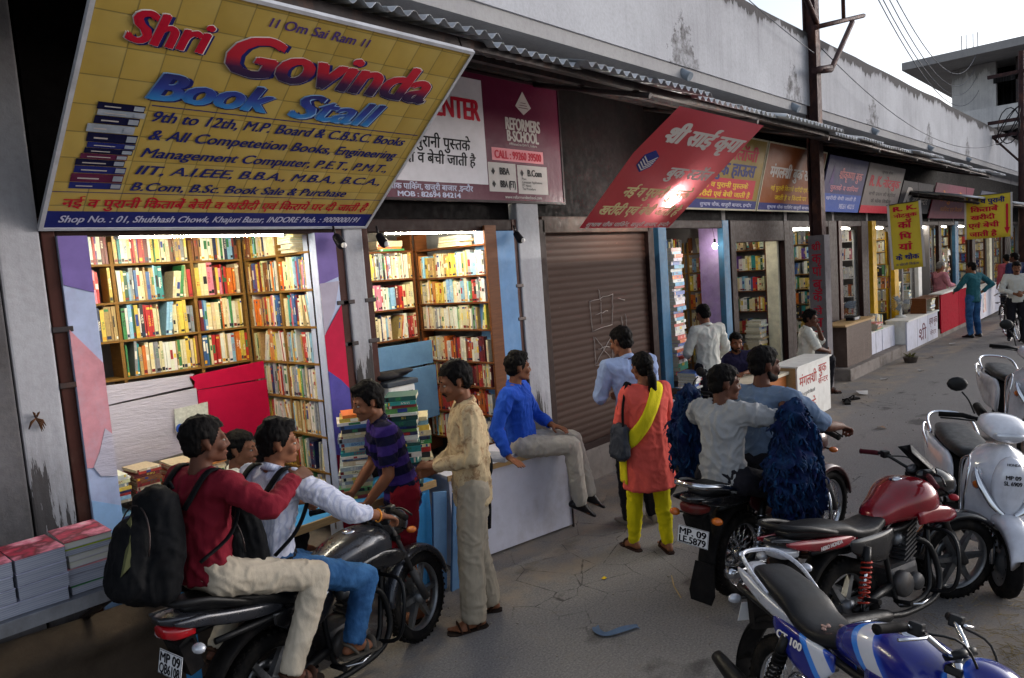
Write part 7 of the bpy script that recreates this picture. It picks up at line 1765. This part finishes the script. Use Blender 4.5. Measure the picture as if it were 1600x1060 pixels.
def scrap(name, label, cat, poly, c, rz, mat, h=.02):
    m = MB(); rr = random.Random(len(label)); n = 5; pts = [V((x, y, 0)) for x, y in poly]
    vs = [m.bm.verts.new(p+V((0, 0, .006+rr.uniform(0, h)))) for p in pts]; cc = m.bm.verts.new(sum(pts, V())/len(pts)+V((0, 0, h*.8)))
    for k in range(len(vs)): m._face((vs[k], vs[(k+1) % len(vs)], cc))
    o = m.build(name, mat); o.location = (c[0], c[1], 0); o.rotation_euler = (0, 0, rz); s_ = o.modifiers.new('t', 'SOLIDIFY'); s_.thickness = .0015
    return tag(o, label, cat)
m = ribbon([(-.09, .05, .012), (-.1, -.02, .02), (-.06, -.06, .012), (.04, -.055, .02), (.13, -.03, .012), (.15, -.05, .015)], .045, [(1, 0, .2), (1, .2, 0), (.4, 1, 0), (0, 1, .2), (0, 1, 0), (0, 1, .1)]); o = m.build('plastic_strap', M('pale_blue_plastic', '#586b84', .5)); o.location = (3.4, 2.5, 0); o.rotation_euler = (0, 0, R(-35)); tag(o, 'curled strip of pale blue plastic lying on the open road', 'litter')
tag(MB().tube([(3.98, 2.36, .008), (4.1, 2.48, .012), (4.24, 2.58, .008)], .005, 5).build('twig', M('dry_stick', '#a08c68', .9)), 'thin dry stick on the road by the woman\'s feet', 'litter')
WPAP = M('scrap_paper', '#b9b6b4', .8, var=.15)
scrap('paper_scrap', 'crumpled white paper on the road beside the lettered counter', 'litter', [(-.16, -.06), (.1, -.09), (.17, .03), (.02, .08), (-.14, .05)], (11.3, 3.45), .4, WPAP, .05)
scrap('paper_scrap', 'flat white paper scrap by the seated man\'s white table', 'litter', [(-.07, -.05), (.05, -.06), (.09, .02), (.0, .06)], (5.1, 4.15), .4, WPAP, .03); scrap('paper_scrap', 'muddy paper shreds on the road at the end of the white table', 'litter', [(-.2, -.05), (-.05, -.08), (.16, -.03), (.14, .05), (-.1, .06)], (5.35, 4.0), .3, M('muddy_paper', '#7d7670', .8, var=.3), .02)
scrap('plastic_bag', 'clear crushed plastic wrapper at the foot of the blue planks', 'litter', [(-.08, -.03), (.04, -.06), (.1, .02), (.02, .07), (-.07, .05)], (3.5, 3.7), .2, M('clear_wrapper', '#a9aeb8', .2), .05); scrap('leaf_scrap', 'tiny yellow leaf on the road in front of the counter', 'litter', [(-.02, -.01), (.02, -.015), (.03, .01), (-.01, .015)], (3.95, 2.95), .2, INK['yellow'], .006)
scrap('paper_scrap', 'small white scrap on the road before the far red counter', 'litter', [(-.12, -.06), (.1, -.05), (.1, .06), (-.1, .05)], (17.2, 3.45), .2, WPAP, .05)
rr = random.Random(61)
for k, (x, y, w) in enumerate(((6.2, 3.6, 'by the striped pile'), (7.1, 3.2, 'before the blue post'), (8.6, 3.1, 'in front of the wooden desk'), (12.6, 3.5, 'below the brown counter'), (13.6, 3.2, 'near the potted plant'), (15.2, 3.4, 'before the lettered cabinet'), (5.6, 2.6, 'by the laden motorcycle'), (6.9, 1.9, 'behind the red motorcycle'), (9.2, 2.6, 'in the middle of the road'))):
    q = rr.uniform(.6, 1.3); scrap('paper_scrap', ['torn pale paper scrap', 'crumpled grey paper scrap', 'small dusty wrapper'][k % 3]+' on the road '+w, 'litter', [(-.06*q, -.03), (.04, -.05*q), (.07*q, .01), (.02, .05*q), (-.05, .04)], (x, y), rr.uniform(0, 6), [WPAP, M('grey_scrap', '#8d8a88', .8, var=.2), M('brown_wrapper', '#7a5f4a', .6, var=.3)][k % 3], .03)
for k, (x, y, a) in enumerate(((10.55, 3.42, 20), (10.8, 3.45, -30))):
    t = thing('slipper', ['dark slipper nearer the lettered counter', 'dark slipper farther from the lettered counter'][k], 'slipper', (x, y, 0), R(a))
    MB().prism([(-.12, -.04), (.12, -.05), (.15, 0), (.12, .05), (-.12, .04)], (0, 0, .002), (1, 0, 0), (0, 1, 0), .022).build('sole', MATTE, t); MB().tube([(.0, -.045, .02), (.05, 0, .06), (.0, .045, .02)], .014, 6, sm=4, flat=.4).build('strap', MATTE, t, True)
pl = thing('potted_plant', 'small scruffy potted plant at the foot of the far cupboards', 'plant', (14.6, 3.6, 0)); pl.scale = (.8, .8, .6); MB().lathe([(.001, 0), (.12, 0), (.16, .16), (.17, .17), (.14, .15), (.001, .14)], n=18).build('pot', M('stone_pot', '#5d5550', .9), pl, True)
m = MB(); rr = random.Random(4)
for k in range(46):
    a = rr.uniform(0, 6.28); l = rr.uniform(.12, .28); d = V((math.cos(a), math.sin(a), rr.uniform(.4, 1.4))).normalized(); p = V((0, 0, .15)); s_ = d.cross(V((0, 0, 1))).normalized()*.02; m.quad(p, p+d*l*.5-s_, p+d*l+V((0, 0, -.05)), p+d*l*.5+s_)
m.build('leaves', M('dry_leaf', '#5d5a2f', .7, var=.4, scale=30), pl)
belt = thing('camera_strap', 'black strap looped over the end of the white counter beside the seated man', 'strap', (3.7, 3.86, .73))
wpart(MB().tube([(3.72, 3.93, .745), (3.62, 3.84, .80), (3.6, 3.74, .72), (3.64, 3.72, .55), (3.63, 3.73, .32)], .02, 6, sm=6, flat=.25), 'webbing', BAGB, belt, True); wpart(MB().tube([(3.72, 3.93, .748), (3.72, 3.78, .84), (3.66, 3.7, .76), (3.62, 3.74, .66)], .018, 6, sm=6, flat=.25), 'webbing', BAGB, belt, True)
pp = MB(); pp.bx(-.11, .11, -.14, .14, .7315, .757, .003); o = pp.build('paper_stack', PG); o.location = (4.0, 3.98, 0); o.rotation_euler = (0, 0, .3); tag(o, 'small stack of papers under the hand of the man in blue', 'papers')
# straw and dirt by the parked scooter
m = MB(); rr = random.Random(31)
for k in range(700):
    x = rr.gauss(4.5, .42); y = rr.gauss(.42, .26); a = rr.uniform(0, 6.28); l = rr.uniform(.03, .12); m.tube([(x, y, rr.uniform(.003, .02)), (x+l*math.cos(a), y+l*math.sin(a), rr.uniform(.003, .03))], .0013, 3, caps=False)
tag(m.build('straw', M('dry_straw', '#8a7852', .9, var=.4, scale=40)), 'scattered dry straw on the dirt under the parked bikes', 'straw', kind='stuff')
m = MB(); rr = random.Random(77)
for k in range(420):
    x, y = rr.uniform(1.2, 12), rr.uniform(.5, 4.2); s_ = rr.uniform(.003, .011); m.ells(((x, y, s_*.4), (s_, s_*rr.uniform(.5, 1), s_*.6)))
for k in range(0): pass
tag(m.build('gravel', M('grit', '#8a837b', .9, var=.4, scale=60)), 'loose grit and pebbles over the road', 'gravel', kind='stuff')
# toran charm on the left pillar
ch = thing('chilli_charm', 'dried chilli and leaf charm nailed to the pale pillar beside the first stall', 'charm', (1.03, 4.36, 1.62)); m = MB(); rr = random.Random(2)
for k in range(9): a = R(-90+rr.uniform(-70, 70)+(180 if k > 6 else 0)); m.tube([(1.03, 4.355, 1.62), (1.03+.028*math.cos(a), 4.345, 1.62+.03*math.sin(a)), (1.03+.045*math.cos(a), 4.35, 1.60+.06*math.sin(a))], [.004, .006, .001], 5)
wpart(m, 'chillies', M('dry_chilli', '#4f3320', .6, var=.5, scale=30), ch, True); wpart(MB().cyl((1.03, 4.375, 1.63), (1.03, 4.34, 1.63), .004), 'nail', STEELDK, ch)
build_books()
bpy.data.scenes.remove(WORK)
